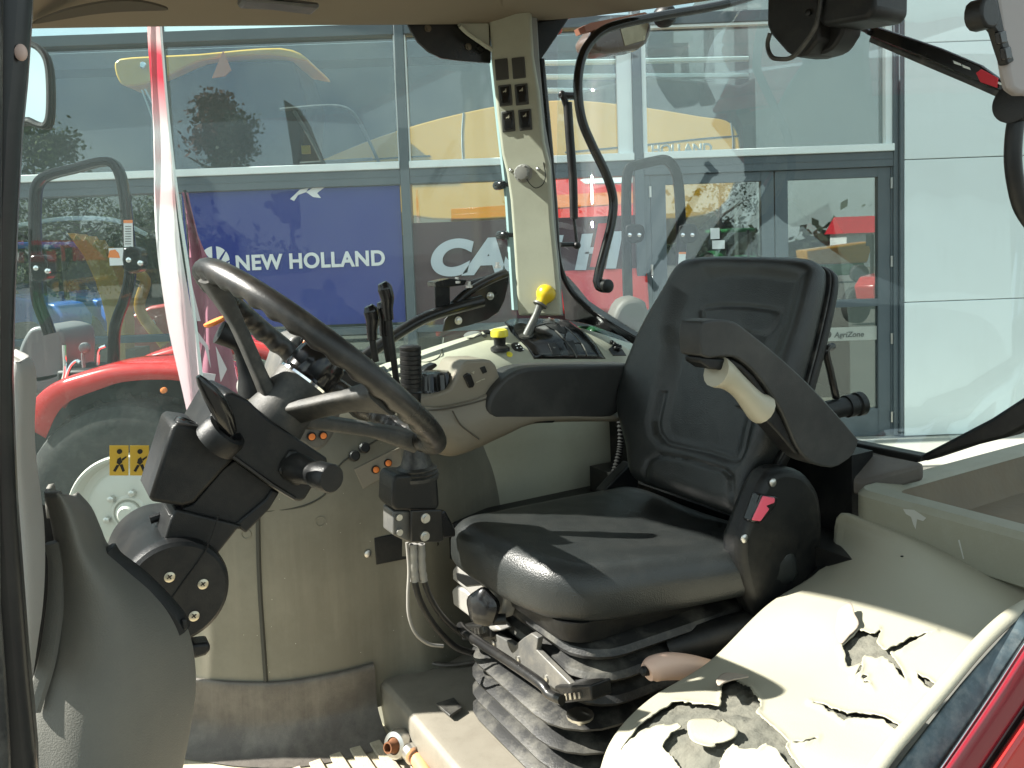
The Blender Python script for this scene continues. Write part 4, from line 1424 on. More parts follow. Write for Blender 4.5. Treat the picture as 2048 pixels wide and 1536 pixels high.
def pad(outline, n, front, back, rnd_, k=6, rings=26, disp=None, crown=0.0, backr=None):
    """a cushion: closed outline (world points) swelling to `front` along n with edge radius rnd_, and `back` behind"""
    b = B()
    P = smooth(outline, k, True)
    c = sum(P, Vec()) / len(P)
    rm = sum((p - c).length for p in P) / len(P)
    backr = rnd_ * .5 if backr is None else backr
    prof = []
    prof.append((0.0, -back))
    prof.append((0.5, -back))
    for i in range(5):
        a = i / 4 * math.pi / 2
        prof.append((1 - backr / rm * (1 - math.sin(a)), -back + backr * (1 - math.cos(a))))
    for i in range(1, 9):
        a = i / 8 * math.pi / 2
        prof.append((1 - rnd_ / rm * (1 - math.cos(a)), front - rnd_ + rnd_ * math.sin(a)))
    r1 = 1 - rnd_ / rm
    for i in range(1, rings):
        r_ = r1 * (1 - i / rings)
        prof.append((r_, front + crown * (1 - (r_ / r1) ** 2)))
    vs = []
    for r_, h in prof[1:]:
        row = []
        for p in P:
            q = c + (p - c) * r_ + n * h
            if disp and h > front - rnd_ * .8:
                q = q + n * disp(q)
            row.append(b.bm.verts.new(q))
        vs.append(row)
    for i in range(len(vs) - 1):
        for j in range(len(P)):
            b.face([vs[i][j], vs[i][(j + 1) % len(P)], vs[i + 1][(j + 1) % len(P)], vs[i + 1][j]])
    b.face(vs[0][::-1])
    q = c + n * (front + crown)
    if disp:
        q = q + n * disp(q)
    tip = b.bm.verts.new(q)
    for j in range(len(P)):
        b.face([vs[-1][j], vs[-1][(j + 1) % len(P)], tip])
    return b


# ---- roof lining
b = B()
rows = []
for v in (0.30, 0.6, 1.0, 1.4, 1.66, 1.80, 1.90, 1.935, 1.94):
    row = []
    for px, py in ((38, 54), (60, 53), (330, 49), (600, 47), (800, 46), (950, 45), (1100, 43)):
        e = pv(px, py, 1.9)
        z = e.z + {1.9: 0.0, 1.935: 0.015, 1.94: 0.09}.get(v, 0.035 if v < 1.8 else 0.018)
        u = cab(e)[0]
        row.append(tw(u, v, z))
    for u in (1.28, 1.335):
        row.append(tw(u, v, row[-1].z + .012))
    rows.append(row)
b.sheet(rows, 4, 4)
hl = obj('headliner', b, M['headliner'], cabt, thick=0.0)
b = B()
b.cbox(-.06, 1.36, .33, 2.02, 2.80, 2.90)
b.cbox(-.06, 1.36, .31, .328, 2.70, 2.80)
b.cbox(-.06, -.04, .33, 2.02, 2.66, 2.798)
b.cbox(1.34, 1.36, .33, 2.02, 2.74, 2.798)
b.cbox(-.038, 1.338, 1.97, 2.02, 2.70, 2.798)
obj('roof_shell', b, M['red'], cabt, bevel=.02)
b = B()
b.prism([pz(x, y, 2.70) for x, y in [(1098, 42), (1170, 36), (1300, 20), (1480, -6), (1560, -40), (1000, -40), (1000, 42)]], AZ * .05)
obj('headliner_corner', b, M['headliner'], cabt, bevel=.008)
b = B()
b.prism([p for p in LV([(484, -14), (640, 4), (640, 16), (560, 6), (490, 2)], 1.72)], AV * .06)
obj('visor', b, M['greyplate'], cabt, bevel=.006)
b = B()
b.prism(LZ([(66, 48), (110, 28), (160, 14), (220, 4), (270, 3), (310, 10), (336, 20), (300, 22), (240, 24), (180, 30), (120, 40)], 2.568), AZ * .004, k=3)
obj('headliner_shade', b, mat('recess_shade_tone', (.08, .065, .045), .9), cabt)  # dark sheet under the lining, painted as the shade of its cutout
b = B()
b.prism(LV([(1168, 52), (1180, 46), (1290, 24), (1300, 30), (1230, 48), (1172, 64)], 1.96), AV * .05)
bq = obj('roof_vent', b, mat('brown_vent', (.22, .09, .05), .7), cabt)

# ---- black front pillar beside the camera
b = B()
out = [(-60, -60), (68, -60), (65, 0), (56, 130), (44, 250), (35, 420), (28, 600), (24, 760), (28, 900), (34, 1040), (46, 1200), (58, 1360), (70, 1480), (80, 1600), (-60, 1600)]
b.prism(LV(out, .46), AV * .05)
obj('front_pillar', b, M['blacksat'], cabt, bevel=.006)
b = B()
b.prism(LV([(-60, -60), (8, -60), (4, 400), (0, 900), (2, 1200), (18, 1420), (26, 1600), (-60, 1600)], .455), AV * -.012)
obj('pillar_seal', b, M['rubber'], cabt, bevel=.003)
b = B()
b.ball(pv(42, 105, .459), .003, .002, .004)
obj('pillar_chip', b, mat('pale_scuff', (.55, .40, .35), .6), cabt)

# ---- pale trim inside the front pillar, and the big grey cowl
b = B()
rows = []
for px0, px1, py, v in ((22, 56, 722, .74), (18, 70, 745, .74), (16, 74, 790, .745), (16, 70, 860, .75), (16, 72, 930, .76), (18, 82, 1010, .77), (20, 90, 1080, .775), (24, 92, 1160, .78), (30, 88, 1240, .785), (36, 76, 1320, .79), (40, 64, 1400, .795)):
    row = []
    for i in range(6):
        t = i / 5
        p = pv(px0 + (px1 - px0) * t, py, v)
        row.append(p + AV * (.05 * (t ** 3)) - AV * (.012 * math.sin(t * math.pi)))
    row.append(pv(px1, py, v) + AV * .12 - AU * .01)
    rows.append(row)
b.sheet(rows, 3, 4)
obj('pillar_trim', b, M['panelgrey'], cabt, thick=.006)

b = B()
Lc = [(88, 985), (96, 1020), (104, 1060), (112, 1110), (112, 1160), (108, 1220), (100, 1290), (86, 1360), (66, 1440), (56, 1500), (50, 1600)]
Rc = [(150, 990), (178, 1022), (196, 1062), (214, 1100), (260, 1140), (312, 1182), (352, 1228), (378, 1285), (388, 1370), (378, 1460), (350, 1600)]
rows = []
for i, ((lx, ly), (rx, ry_)) in enumerate(zip(Lc, Rc)):
    row = []
    row.append(pv(lx, ly, .86) + AV * .03 + AU * .004)
    for j in range(9):
        t = j / 8
        x, y = lx + (rx - lx) * t, ly + (ry_ - ly) * t
        v = .86 - .035 * math.sin(t * math.pi) + .05 * t ** 4 + .012 * (1 - t) ** 4
        row.append(pv(x, y, v))
    e = pv(rx, ry_, .91)
    row.append(e + AV * .02 + AU * .003 - AZ * .004)
    row.append(e + AV * .07 - AU * .006 - AZ * .05)
    rows.append(row)
b.sheet(rows, 4, 5)
cw = struct_c = obj('dash_cowl', b, M['grey'], cabt, thick=.005)
b = B()
c_top = smooth(rows[0], 4)
b.sheet([[p - AZ * .003 for p in c_top], [p + AV * .06 - AZ * .04 for p in c_top]], 1, 1)
obj('cowl_top', b, M['grey'], cabt, thick=.004)
b = B()
b.tube(LV([(104, 1085), (113, 1120), (113, 1180), (106, 1250), (92, 1330), (64, 1420)], .862), .007, n=8, flat=(1.2, .7))
obj('cowl_edge', b, M['grey'], cabt)
b = B()
rows = []
for (lx, ly), (rx, ry_) in zip([(60, 1010), (60, 1100), (60, 1240), (44, 1340), (30, 1460)], [(112, 1010), (130, 1100), (130, 1240), (120, 1340), (100, 1460)]):
    rows.append([pv(lx, ly, .95), pv((lx + rx) / 2, (ly + ry_) / 2, .95), pv(rx, ry_, .95)])
b.sheet(rows, 3, 4)
obj('cowl_gap', b, M['black'], cabt)
b = B()
b.tube(LV([(214, 1100), (230, 1122), (268, 1150), (312, 1190), (350, 1232), (366, 1258)], .905), .0075, n=8, flat=(1.0, 1.6))
obj('cowl_lip', b, M['black'], cabt)
b = B()
b.prism(LV([(212, 1112), (222, 1118), (228, 1140), (218, 1142)], .895), AV * .02)
b.prism(LV([(362, 1240), (374, 1238), (376, 1258), (366, 1264)], .895), AV * .02)
obj('cowl_clip', b, M['black'], cabt, bevel=.002)

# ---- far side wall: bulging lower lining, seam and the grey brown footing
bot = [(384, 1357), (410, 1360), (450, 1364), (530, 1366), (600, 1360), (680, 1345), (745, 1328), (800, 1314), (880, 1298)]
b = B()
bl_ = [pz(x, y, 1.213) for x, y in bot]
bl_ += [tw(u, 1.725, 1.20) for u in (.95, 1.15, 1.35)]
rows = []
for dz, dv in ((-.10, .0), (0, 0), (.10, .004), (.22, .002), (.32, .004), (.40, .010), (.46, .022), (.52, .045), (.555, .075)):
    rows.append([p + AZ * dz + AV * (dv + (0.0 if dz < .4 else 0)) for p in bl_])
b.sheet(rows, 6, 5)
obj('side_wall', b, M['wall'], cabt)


def on(name, px, py):
    """point and camera-side normal of an object's surface at this pixel"""
    o_ = bpy.data.objects[name]
    ok, loc, nrm, idx = o_.ray_cast(CAMPOS - LOC[name], ray(px, py).normalized())
    if not ok:
        return pv(px, py, 1.70), -AV
    return loc + LOC[name], (nrm if nrm.dot(ray(px, py)) < 0 else -nrm)


bpy.context.view_layer.update()


def onl(pts, off=0.0):
    out_ = []
    for x, y in pts:
        p, n = on('side_wall', x, y)
        out_.append(p + n * off)
    return out_


b = B()
b.tube(onl([(516, 1010), (517, 1100), (520, 1180), (525, 1260), (532, 1362)], .0005), .0050, n=6)
obj('wall_seam', b, mat('seam_shadow_gap', (.05, .05, .042), .8), cabt)
for px, py in ((641, 1043), (492, 1068)):
    b = B()
    p, n = on('side_wall', px, py)
    b.lathe(p, n, [(.0115, -.002), (.0115, .0012), (.009, .0012), (.008, -.001)], n=18)
    obj('wall_plug', b, M['wall'], cabt)
b = B()
p, n = on('side_wall', 735, 1107)
b.lathe(p, n, [(.008, -.002), (.008, .004), (.004, .006)], n=12)
obj('wall_screw', b, M['steel'], cabt)
b = B()
b.prism(onl([(748, 1076), (800, 1066), (872, 1050), (878, 1090), (840, 1112), (752, 1130)], .0015), AV * .01)
obj('wall_socket', b, M['black'], cabt, bevel=.002)
for pl in ([(655, 968), (680, 930), (702, 912)], [(732, 893), (764, 876), (820, 858)], [(520, 1024), (600, 1014), (646, 992), (655, 970)]):
    b = B()
    b.tube(onl(pl, .0004), .0020, n=6)
    obj('wall_groove', b, bpy.data.materials.get('groove_dark') or mat('groove_dark', (.05, .05, .04), .8), cabt)
for px, py in ((708, 912), (728, 896)):
    b = B()
    p, n = on('side_wall', px, py)
    b.lathe(p, n, [(.0120, -.01), (.0120, .006), (.009, .009)], n=20)
    obj('wall_knob', b, M['black'], cabt)
b = B()
b.prism(onl([(708, 938), (770, 908), (822, 884), (838, 888), (838, 916), (800, 935), (726, 978)], .002), AV * .012, k=1)
sp = obj('switch_plate', b, M['taupe'], cabt, bevel=.0015)
for px, py in ((750, 939), (775, 926)):
    b = B()
    p, n = on('side_wall', px, py)
    p = p + n * .002
    b.lathe(p, n, [(.0090, -.004), (.0090, .004), (.0075, .006)], n=20)
    q = obj('push_button', b, M['black'], sp)
    b = B()
    b.lathe(p, n, [(.0068, .004), (.0064, .009), (.004, .0105)], n=20)
    obj('button_cap', b, M['orange'], q)

b = B()
rows = []
top_ = [pz(x, y, 1.213) for x, y in [(335, 1352)] + bot[:7]]
for dz, dv in ((.0, .006), (.004, -.004), (-.004, -.012), (-.05, -.014), (-.085, -.018), (-.112, -.040), (-.127, -.07), (-.132, -.10)):
    rows.append([p + AZ * dz + AV * dv for p in top_])
b.sheet(rows, 5, 4)
obj('kick_moulding', b, M['greybrown'], cabt)

# ---- floor, its ribs, and the seat platform
b = B()
b.cbox(-.3, .62, .55, 1.95, 1.05, 1.078)
obj('floor', b, M['mat_floor'], cabt)
for k in range(11):
    u = .16 + .042 * k
    b = B()
    b.cbox(u, u + .024, 1.0, 1.60, 1.079, 1.085)
    obj('floor_rib', b, M['mat_floor'], cabt, bevel=.002)
b = B()
rows = []
for u, z in ((.592, 1.07), (.594, 1.10), (.594, 1.155), (.600, 1.168), (.615, 1.173), (.70, 1.174), (.95, 1.176), (1.4, 1.18)):
    rows.append([tw(u, v, z) for v in (.75, 1.0, 1.2, 1.4, 1.55, 1.62, 1.69)] + [tw(u + .005, 1.72, z + .03 * (z > 1.16)), tw(u + .005, 1.73, z + .06 * (z > 1.16))])
b.sheet(rows, 4, 4)
obj('seat_platform', b, M['platform'], cabt)
b = B()
b.tube([tw(.66, 1.70, 1.185), tw(.70, 1.66, 1.186), tw(.74, 1.62, 1.184), tw(.82, 1.60, 1.183), tw(.95, 1.60, 1.183)], .006, n=8, flat=(.6, 1))
obj('platform_bead', b, M['greybrown'], cabt)
b = B()
b.prism(LZ([(872, 1412), (908, 1400), (925, 1420), (900, 1436)], 1.181), AZ * .006)
obj('platform_pad', b, M['rubber'], cabt, bevel=.001)
b = B()
b.prism(LZ([(1000, 1482), (1010, 1478), (1056, 1512), (1044, 1526)], 1.186), AZ * .012)
obj('mount_plate', b, M['steel'], cabt, bevel=.002)

# ---- far console: lofted along the cab
b = B()
rows = []
ss = [(.42, 1.72, 0), (.46, 1.76, 0), (.50, 1.775, 0), (.56, 1.785, 0), (.66, 1.80, 0), (.80, 1.835, .006), (.95, 1.865, .015), (1.08, 1.885, .02), (1.20, 1.885, .02), (1.32, 1.86, .016), (1.45, 1.82, .01), (1.60, 1.78, 0)]
for u, z, dome in ss:
    base = 1.72 if u > .55 else 1.72 - .0 + .10 * max(0, .35 - u)
    rows.append([tw(u, base + .006, 1.46), tw(u, base + .006, 1.60), tw(u, base + .010, 1.66), tw(u, base + .028, z - .085), tw(u, base + .052, z - .040), tw(u, base + .085, z - .012), tw(u, base + .125, z + dome * .4), tw(u, base + .175, z + dome * .8), tw(u, base + .225, z + dome * .3), tw(u, base + .25, z - .004), tw(u, base + .255, z - .05)])
b.sheet(rows, 4, 5)
obj('console_moulding', b, M['beige'], cabt)

# ---- the rear right pillar with its switches
b = B()
out = [(972, 20), (978, 50), (983, 130), (993, 230), (1003, 310), (1012, 345), (1020, 400), (1026, 480), (1031, 560), (1036, 632), (1122, 632), (1112, 520), (1104, 440), (1098, 330), (1086, 280), (1076, 180), (1064, 110), (1060, 40), (1060, 20)]
PN = (AU * .7 + AV * .714)
PP = pv(1050, 400, 1.845)


def pp(px, py, off=0.0):
    return _hit(px, py, PN, PP.dot(PN) + off)


P1 = [pp(x, y) for x, y in out]
b.prism(P1, PN * .03)
pil = obj('rear_pillar', b, M['beige'], cabt, bevel=.008, seg=3)
b = B()
b.prism(LV([(1060, 30), (1075, 30), (1080, 120), (1092, 250), (1104, 320), (1112, 430), (1120, 520), (1128, 632), (1120, 632), (1104, 440), (1098, 330), (1085, 280), (1075, 180), (1063, 110)], 1.862), AV * .06)
obj('pillar_side', b, mat('pillar_side_plastic', (0.296, 0.3034, 0.296), .4), cabt, bevel=.004)


def sw_quad(x, y, w, h, v):
    """rounded switch outline leaning like the pillar"""
    k = .075
    pts = []
    for dx, dy in ((-w, -h), (w, -h - 3), (w, h - 3), (-w, h)):
        pts.append((x + dx + k * dy, y + dy))
    return [pp(x, y, v - 1.845) for x, y in pts]


for (x, y, on) in ((1003, 140, 0), (1037, 137, 0), (1010, 192, 1), (1043, 190, 1), (1016, 244, 1), (1050, 241, 1)):
    b = B()
    b.prism(sw_quad(x, y, 13, 21, 1.841), PN * .006)
    s_ = obj('switch', b, mat('switch_body', (.045, .043, .038), .5) if 'switch_body' not in bpy.data.materials else bpy.data.materials['switch_body'], pil, bevel=.0022, seg=2)
    if on:
        b = B()
        b.prism(sw_quad(x + .5, y + 6, 7.5, 10, 1.838), PN * .004)
        b.prism(sw_quad(x, y - 1, 9.5, 16, 1.8395), PN * .002)
        obj('rocker', b, M['blackgl'], s_, bevel=.001)
        b = B()
        b.prism(sw_quad(x - 1, y - 8, 3.2, 1.2, 1.8385), PN * .0008)
        b.prism(sw_quad(x + 1.5, y - 9.5, 1.2, 3.0, 1.8384), PN * .0008)
        obj('symbol', b, M['cream'], s_)
kc = pp(1047, 347)
b = B()
b.lathe(kc, -PN, [(.024, 0), (.024, .004), (.021, .006)], n=28)
b.lathe(kc, -PN, [(.0195, .004), (.0195, .024), (.0165, .028), (.008, .029)], n=36, wob=lambda t, h: 1 + .05 * math.cos(12 * t))
kn = obj('socket_cap', b, M['lightgrey'], pil)
b = B()
b.tube([kc - PN * .02 + AU * .012 - AZ * .012, pp(1060, 368, -.02), pp(1072, 376, -.02), pp(1086, 368, -.015), pp(1091, 350, -.005), pp(1087, 325, -.001)], .0013, n=6)
obj('tether', b, M['black'], pil)
for px, py in ((1022, 341), (1076, 338)):
    b = B()
    b.lathe(pp(px, py), -PN, [(.0045, 0), (.0045, .004), (.002, .006)], n=10)
    obj('screw', b, M['steel'], pil)
# top gusset: the black plate left of the pillar, and the dark triangle right of it
b = B()
b.prism(LV([(814, 44), (822, 62), (836, 84), (858, 104), (884, 116), (920, 121), (982, 126), (982, 44)], 1.93), AV * .008)
gs = obj('corner_gusset', b, M['blacksat'], cabt, bevel=.002)
b = B()
for px, py in ((855, 57), (936, 94)):
    b.lathe(pv(px, py, 1.93), -AV, [(.009, 0), (.009, .004), (.005, .004), (.005, .007)], n=12)
obj('gusset_bolt', b, mat('dark_bolt', (.16, .13, .09), .4, .7), gs)
b = B()
b.tube(LV([(920, 52), (940, 70), (985, 100)], 1.90), .006, n=8)
obj('gusset_trim', b, M['beige'], cabt)
b = B()
b.prism(LV([(920, 46), (978, 46), (980, 96), (940, 66)], 1.905), AV * .02)
obj('gusset_panel', b, M['beige'], cabt, bevel=.002)
b = B()
b.prism(LV([(1058, 46), (1140, 34), (1112, 76), (1078, 126)], 1.88), AV * .04)
obj('corner_cover', b, M['black'], cabt, bevel=.003)

# ---- far door pane with its hinges, black lower mirror bracket and hand rail
b = B()
zlow = pv(885, 700, 1.985).z
b.prism([tw(-.04, 1.985, 1.2), tw(cab(pv(1030, 600, 1.985))[0], 1.985, 1.2), pv(1033, 620, 1.985), pv(1018, 400, 1.985), pv(1000, 230, 1.985), pv(985, 20, 1.985), tw(-.04, 1.985, 2.69)], AV * .005)
obj('door_pane', b, M['cabglass'], cabt)
b = B()
b.cbox(-.10, -.055, 1.92, 1.99, 1.05, 2.70)
obj('front_pillar', b, M['blacksat'], cabt, bevel=.006)
b = B()
b.prism(LV([(983, 120), (989, 120), (1003, 235), (1017, 350), (1022, 400), (1036, 620), (1028, 620), (1014, 400), (998, 260)], 1.978), AV * .012)
obj('pane_edge', b, mat('green_glass_edge', (.30, .42, .42), .25, var=.1), cabt)
for px, py in ((1007, 369), (1013, 470)):
    b = B()
    b.lathe(pv(px, py, 1.97) + AV * .02, -AV, [(.012, -.02), (.013, .0), (.012, .016), (.007, .022)], n=16)
    b.tube([pv(px, py, 1.975), pv(px + 14, py, 1.975)], .006, n=8, k=1)
    obj('glass_hinge', b, M['blackgl'], cabt)

b = B()
pl = [(866, 570), (872, 562), (930, 560), (1016, 543), (1019, 560), (1014, 590), (1002, 618), (980, 636), (940, 650), (888, 666), (884, 655), (888, 610)]
b.prism(LV([(886, 664), (890, 640), (930, 590), (975, 560), (1018, 542), (1018, 566), (1010, 600), (998, 624), (975, 640), (935, 652)], 1.955), AV * .008)
mb = thing('mirror_bracket', 'black steel bracket plate with bolts and bent arm at the foot of the pillar', 'bracket', pv(950, 620, 1.95))
obj('plate', b, M['blacksat'], mb, bevel=.002)
b = B()
for px, py in ((980, 592), (916, 641)):
    b.lathe(pv(px, py, 1.955), -AV, [(.011, 0), (.011, .003), (.007, .003), (.007, .009), (.003, .010)], n=14)
obj('bolt', b, M['steel'], mb)
b = B()
b.prism(LV([(869, 566), (898, 560), (900, 572), (901, 630), (890, 632), (872, 628)], 1.90), AV * .004)
b.prism(LV([(869, 564), (900, 557), (934, 560), (930, 570), (898, 574), (872, 574)], 1.895), AV * .05)
obj('arm_clevis', b, M['blackgl'], mb, bevel=.0015)
b = B()
b.tube(LV([(905, 612), (935, 585), (975, 562), (1012, 546)], 1.91), .012, n=10, k=3)
b.tube(LV([(940, 566), (975, 556), (1012, 543)], 1.93), .007, n=8, k=3)
obj('arm', b, M['blacksat'], mb)
b = B()
for px, py in ((914, 562), (995, 532), (938, 571)):
    b.lathe(pv(px, py, 1.90), AZ, [(.009, -.006), (.009, .0), (.005, .001), (.005, .010)], n=8)
obj('nut', b, M['steel'], mb)
b = B()
b.tube(LV([(660, 760), (700, 735), (745, 702), (800, 664), (850, 636), (905, 618), (965, 602)], 1.90), .0155, n=12, k=5)
tag(obj('grab_rail', b, M['blacksat'], loc=pv(800, 664, 1.90)), 'black bent tube rail running up from the console to the pillar bracket', 'grab rail')

# ---- rear window: seal, pane, ledge, gas strut, hand rail, wiper
UR = 1.33
b = B()
seal = [(1083, 118), (1094, 230), (1103, 330), (1110, 420), (1115, 500), (1124, 545), (1145, 585), (1178, 618), (1215, 640), (1262, 668), (1320, 705)]
seal_w = []
for i, (x, y) in enumerate(seal):
    v = 1.87 + .03 * (i > 5)
    seal_w.append(pv(x, y, v) if i < 5 else pu(x, y, 1.22 + .028 * (i - 4)))
b.tube(seal_w, .008, n=8, k=4)
obj('window_seal', b, M['blacksat'], cabt)
b = B()
o2 = [(1118, 552), (1124, 590), (1130, 640), (1180, 650), (1240, 672), (1300, 712), (1330, 740), (1340, 716), (1300, 690), (1240, 656), (1195, 628), (1160, 602), (1136, 572)]
b.prism([pu(x, y, 1.30 + .0007 * max(0, x - 1200)) for x, y in o2], AU * .03)
obj('window_corner', b, M['blackgl'], cabt, bevel=.003)
b = B()
b.sheet([[pu(1118, 60, 1.72), pu(1500, -40, 1.74), pu(1840, -100, 1.75), pu(2110, -160, 1.76)], [pu(1118, 480, 1.48), pu(1500, 520, 1.49), pu(1840, 500, 1.50), pu(2110, 420, 1.50)], [pu(1160, 640, 1.36), pu(1500, 838, 1.38), pu(1840, 914, 1.39), pu(2110, 760, 1.40)]], 3, 3)
obj('rear_pane', b, M['rearglass'], cabt, thick=.004)
b = B()
b.prism([pu(x, y, 1.36) for x, y in [(1560, 842), (1700, 884), (1842, 912), (1836, 926), (1700, 900), (1560, 862)]], AU * .03)
obj('window_bar', b, M['black'], cabt, bevel=.003)
lp = [pu(x, y, 1.35) for x, y in [(1540, 850), (1640, 884), (1716, 896), (1846, 926)]]
lf = [pu(1846, 928, 1.34), pu(1724, 963, 1.285), pu(1655, 943, 1.285), pu(1540, 905, 1.285)]
b = B()
b.prism(lp + lf, -AZ * .03)
obj('rear_ledge', b, M['ledge'], cabt, bevel=.006)
b = B()
b.cbox(1.28, 1.34, .985, 1.95, 1.1, 1.70)
obj('rear_wall', b, M['black'], cabt)

b = B()
b.tube([pv(1135, 205, 1.93), pv(1140, 280, 1.93), pv(1146, 360, 1.93), pv(1148, 438, 1.93)], [.0125, .0125, .0115], n=12, k=2)
gst = thing('gas_strut', 'slim black gas strut of the rear window beside the pillar', 'gas strut', pv(1145, 350, 1.93))
obj('cylinder', b, M['black'], gst)
b = B()
b.tube([pv(1148, 438, 1.93), pv(1153, 484, 1.93)], .0045, n=8, k=1)
obj('rod', b, M['blackgl'], gst)
b = B()
b.tube([pv(1120, 489, 1.93), pv(1158, 489, 1.93)], .007, n=8, k=1)
b.ball(pv(1154, 491, 1.925), .011)
b.ball(pv(1124, 188, 1.93), .010)
b.tube([pv(1120, 190, 1.93), pv(1152, 192, 1.93)], .0095, n=8, k=1)
b.tube([pv(1126, 190, 1.93), pv(1134, 215, 1.93)], .009, n=8, k=1)
obj('ball_joint', b, M['black'], gst)

b = B()
b.tube([pv(x, y, 1.72) for x, y in [(1560, -25), (1450, 8), (1330, 30), (1250, 46), (1205, 62), (1175, 92), (1160, 130), (1156, 180), (1164, 240), (1185, 292), (1212, 348), (1226, 395), (1224, 440), (1212, 490), (1200, 535), (1194, 565)]], .0118, n=12, k=6)
b.tube([pv(1194, 562, 1.72), pv(1198, 574, 1.715), pv(1210, 577, 1.705)], .011, n=10, k=3)
rr_ = obj('window_rail', b, M['blackgl'], loc=pv(1190, 300, 1.72))
tag(rr_, 'long curved glossy black tube rail sweeping down inside the rear window', 'rail')
b = B()
b.lathe(pv(1211, 572, 1.705), -AV, [(.0175, -.012), (.0175, .012), (.012, .016)], n=20)
e_ = obj('end_cap', b, M['black'], rr_) if False else obj('rail_end', b, M['black'], cabt)

# rear view mirror/lamp hung above
im = thing('work_lamp', 'brown tinted lamp housing hanging under the roof behind the curved rail', 'lamp', pv(1240, 70, 1.98))
b = B()
b.prism(LV([(1180, 78), (1200, 50), (1302, 34), (1306, 60), (1296, 86), (1280, 98), (1215, 106), (1190, 102)], 1.98), AV * .09)
obj('housing', b, mat('smoked_plastic', (.10, .075, .06), .25, coat=.4), im, bevel=.014, seg=3)
b = B()
b.prism(LV([(1240, 54), (1298, 44), (1290, 80), (1250, 92)], 1.978), AV * .004)
obj('lens', b, mat('lamp_reflector', (.30, .26, .17), .25, .4, var=.4, vscale=30), im, bevel=.001)
b = B()
b.lathe(pv(1330, 32, 1.95), -AV, [(.030, -.02), (.034, 0), (.03, .02), (.02, .03)], n=20)
obj('mount', b, M['black'], im)

wm = thing('wiper_motor', 'bulky black wiper motor with looped cable at the top of the rear window', 'wiper motor', pu(1640, 60, 1.22))
b = B()
b.prism(LU([(1534, -30), (1533, 50), (1540, 68), (1572, 104), (1585, 113), (1610, 112), (1636, 80), (1640, -30)], 1.20), AU * .07)
obj('cover', b, M['black'], wm, bevel=.006, seg=3)
b = B()
b.prism(LU([(1640, -30), (1636, 48), (1648, 52), (1735, 38), (1748, 20), (1748, -30)], 1.19), AU * .09)
obj('motor', b, M['black'], wm, bevel=.012, seg=3)
b = B()
b.prism(LU([(1590, 112), (1612, 114), (1650, 106), (1672, 88), (1688, 48), (1640, 46), (1610, 90)], 1.23), AU * .05, k=2)
obj('gear_housing', b, M['black'], wm, bevel=.008, seg=3)
b = B()
b.tube(LU([(1540, 66), (1535, 90), (1542, 112), (1558, 118), (1585, 114), (1612, 84), (1634, 45), (1645, -20)], 1.185), .0042, n=8, k=6)
obj('cable', b, M['rubber'], wm)
b = B()
b.lathe(pu(1617, 25, 1.198), -AU, [(.006, 0), (.006, .002), (.003, .004)], n=10)
obj('screw', b, M['black'], wm)

wp = thing('wiper', 'black wiper arm with slotted blade slanting across the rear window', 'wiper', pu(1850, 110, 1.45))
b = B()
b.tube(LU([(1690, 46), (1728, 58), (1742, 66)], 1.43), .011, n=8, flat=(.5, 1))
obj('arm_root', b, M['blacksat'], wp)
b = B()
b.prism(LU([(1732, 62), (1745, 50), (1880, 96), (1960, 130), (2024, 176), (2020, 192), (1960, 166), (1850, 118), (1740, 74)], 1.43), AU * .012)
obj('arm', b, M['blackgl'], wp, bevel=.003)
b = B()
b.tube(LU([(1742, 76), (1850, 122), (1950, 164), (2022, 196)], 1.45), .006, n=6, flat=(1.3, .5))
obj('blade', b, M['rubber'], wp)
for px, py in ((1914, 126), (1932, 134), (1996, 165)):
    b = B()
    b.prism(LU([(px - 8, py - 5), (px + 7, py + 1), (px + 9, py + 6), (px - 6, py + 1)], 1.428), AU * .001)
    obj('slot', b, M['whitewall'], wp)
b = B()
b.prism(LU([(1951, 146), (1962, 138), (1996, 156), (1994, 176), (1960, 164)], 1.427), AU * .002)
obj('red_clip', b, M['signred'], wp, bevel=.001)

# near rear pillar with rocker switches, top right
np_ = thing('grab_bar', 'black curved grab handle with round boss on the near rear pillar', 'grab bar', pv(2030, 300, .5))
b = B()
b.lathe(pv(2022, 205, .52), (AU * 1 - AZ * .12), [(.016, 0), (.022, .002), (.022, .012), (.020, .014), (.020, .026), (.016, .04)], n=24)
obj('boss', b, M['black'], np_)
b = B()
b.tube(LV([(2034, 232), (2028, 270), (2026, 320), (2032, 370), (2046, 420), (2080, 470)], .52), .009, n=12, k=5)
obj('tube', b, M['black'], np_)
b = B()
b.prism(LV([(1985, -60), (1996, 0), (2008, 90), (2018, 150), (2024, 180), (2040, 190), (2110, 190), (2110, -60)], .50), AV * .012)
pr = obj('near_pillar', b, mat('near_pillar_trim', (0.3256, 0.296, 0.2886), .6), cabt, bevel=.008, seg=3)
b = B()
b.prism(LV([(1985, 0), (1997, -4), (2010, 60), (2026, 108), (2030, 122), (2016, 130), (2006, 100), (1994, 62), (1984, 50)], .497), AV * .01)
obj('switch_strip', b, M['black'], pr, bevel=.002)
b = B()
b.prism(LV([(1968, 0), (1982, -8), (1996, 0), (2000, 40), (1994, 54), (1976, 54), (1964, 32)], .495), AV * .02, k=2)
obj('speaker_knob', b, M['black'], pr, bevel=.003)
for py, x in ((74, 2003), (106, 2013)):
    b = B()
    b.prism(LV([(x - 4, py - 12), (x + 10, py - 14), (x + 14, py + 10), (x, py + 14)], .494), AV * .006)
    obj('rocker', b, M['blackgl'], pr, bevel=.0015)

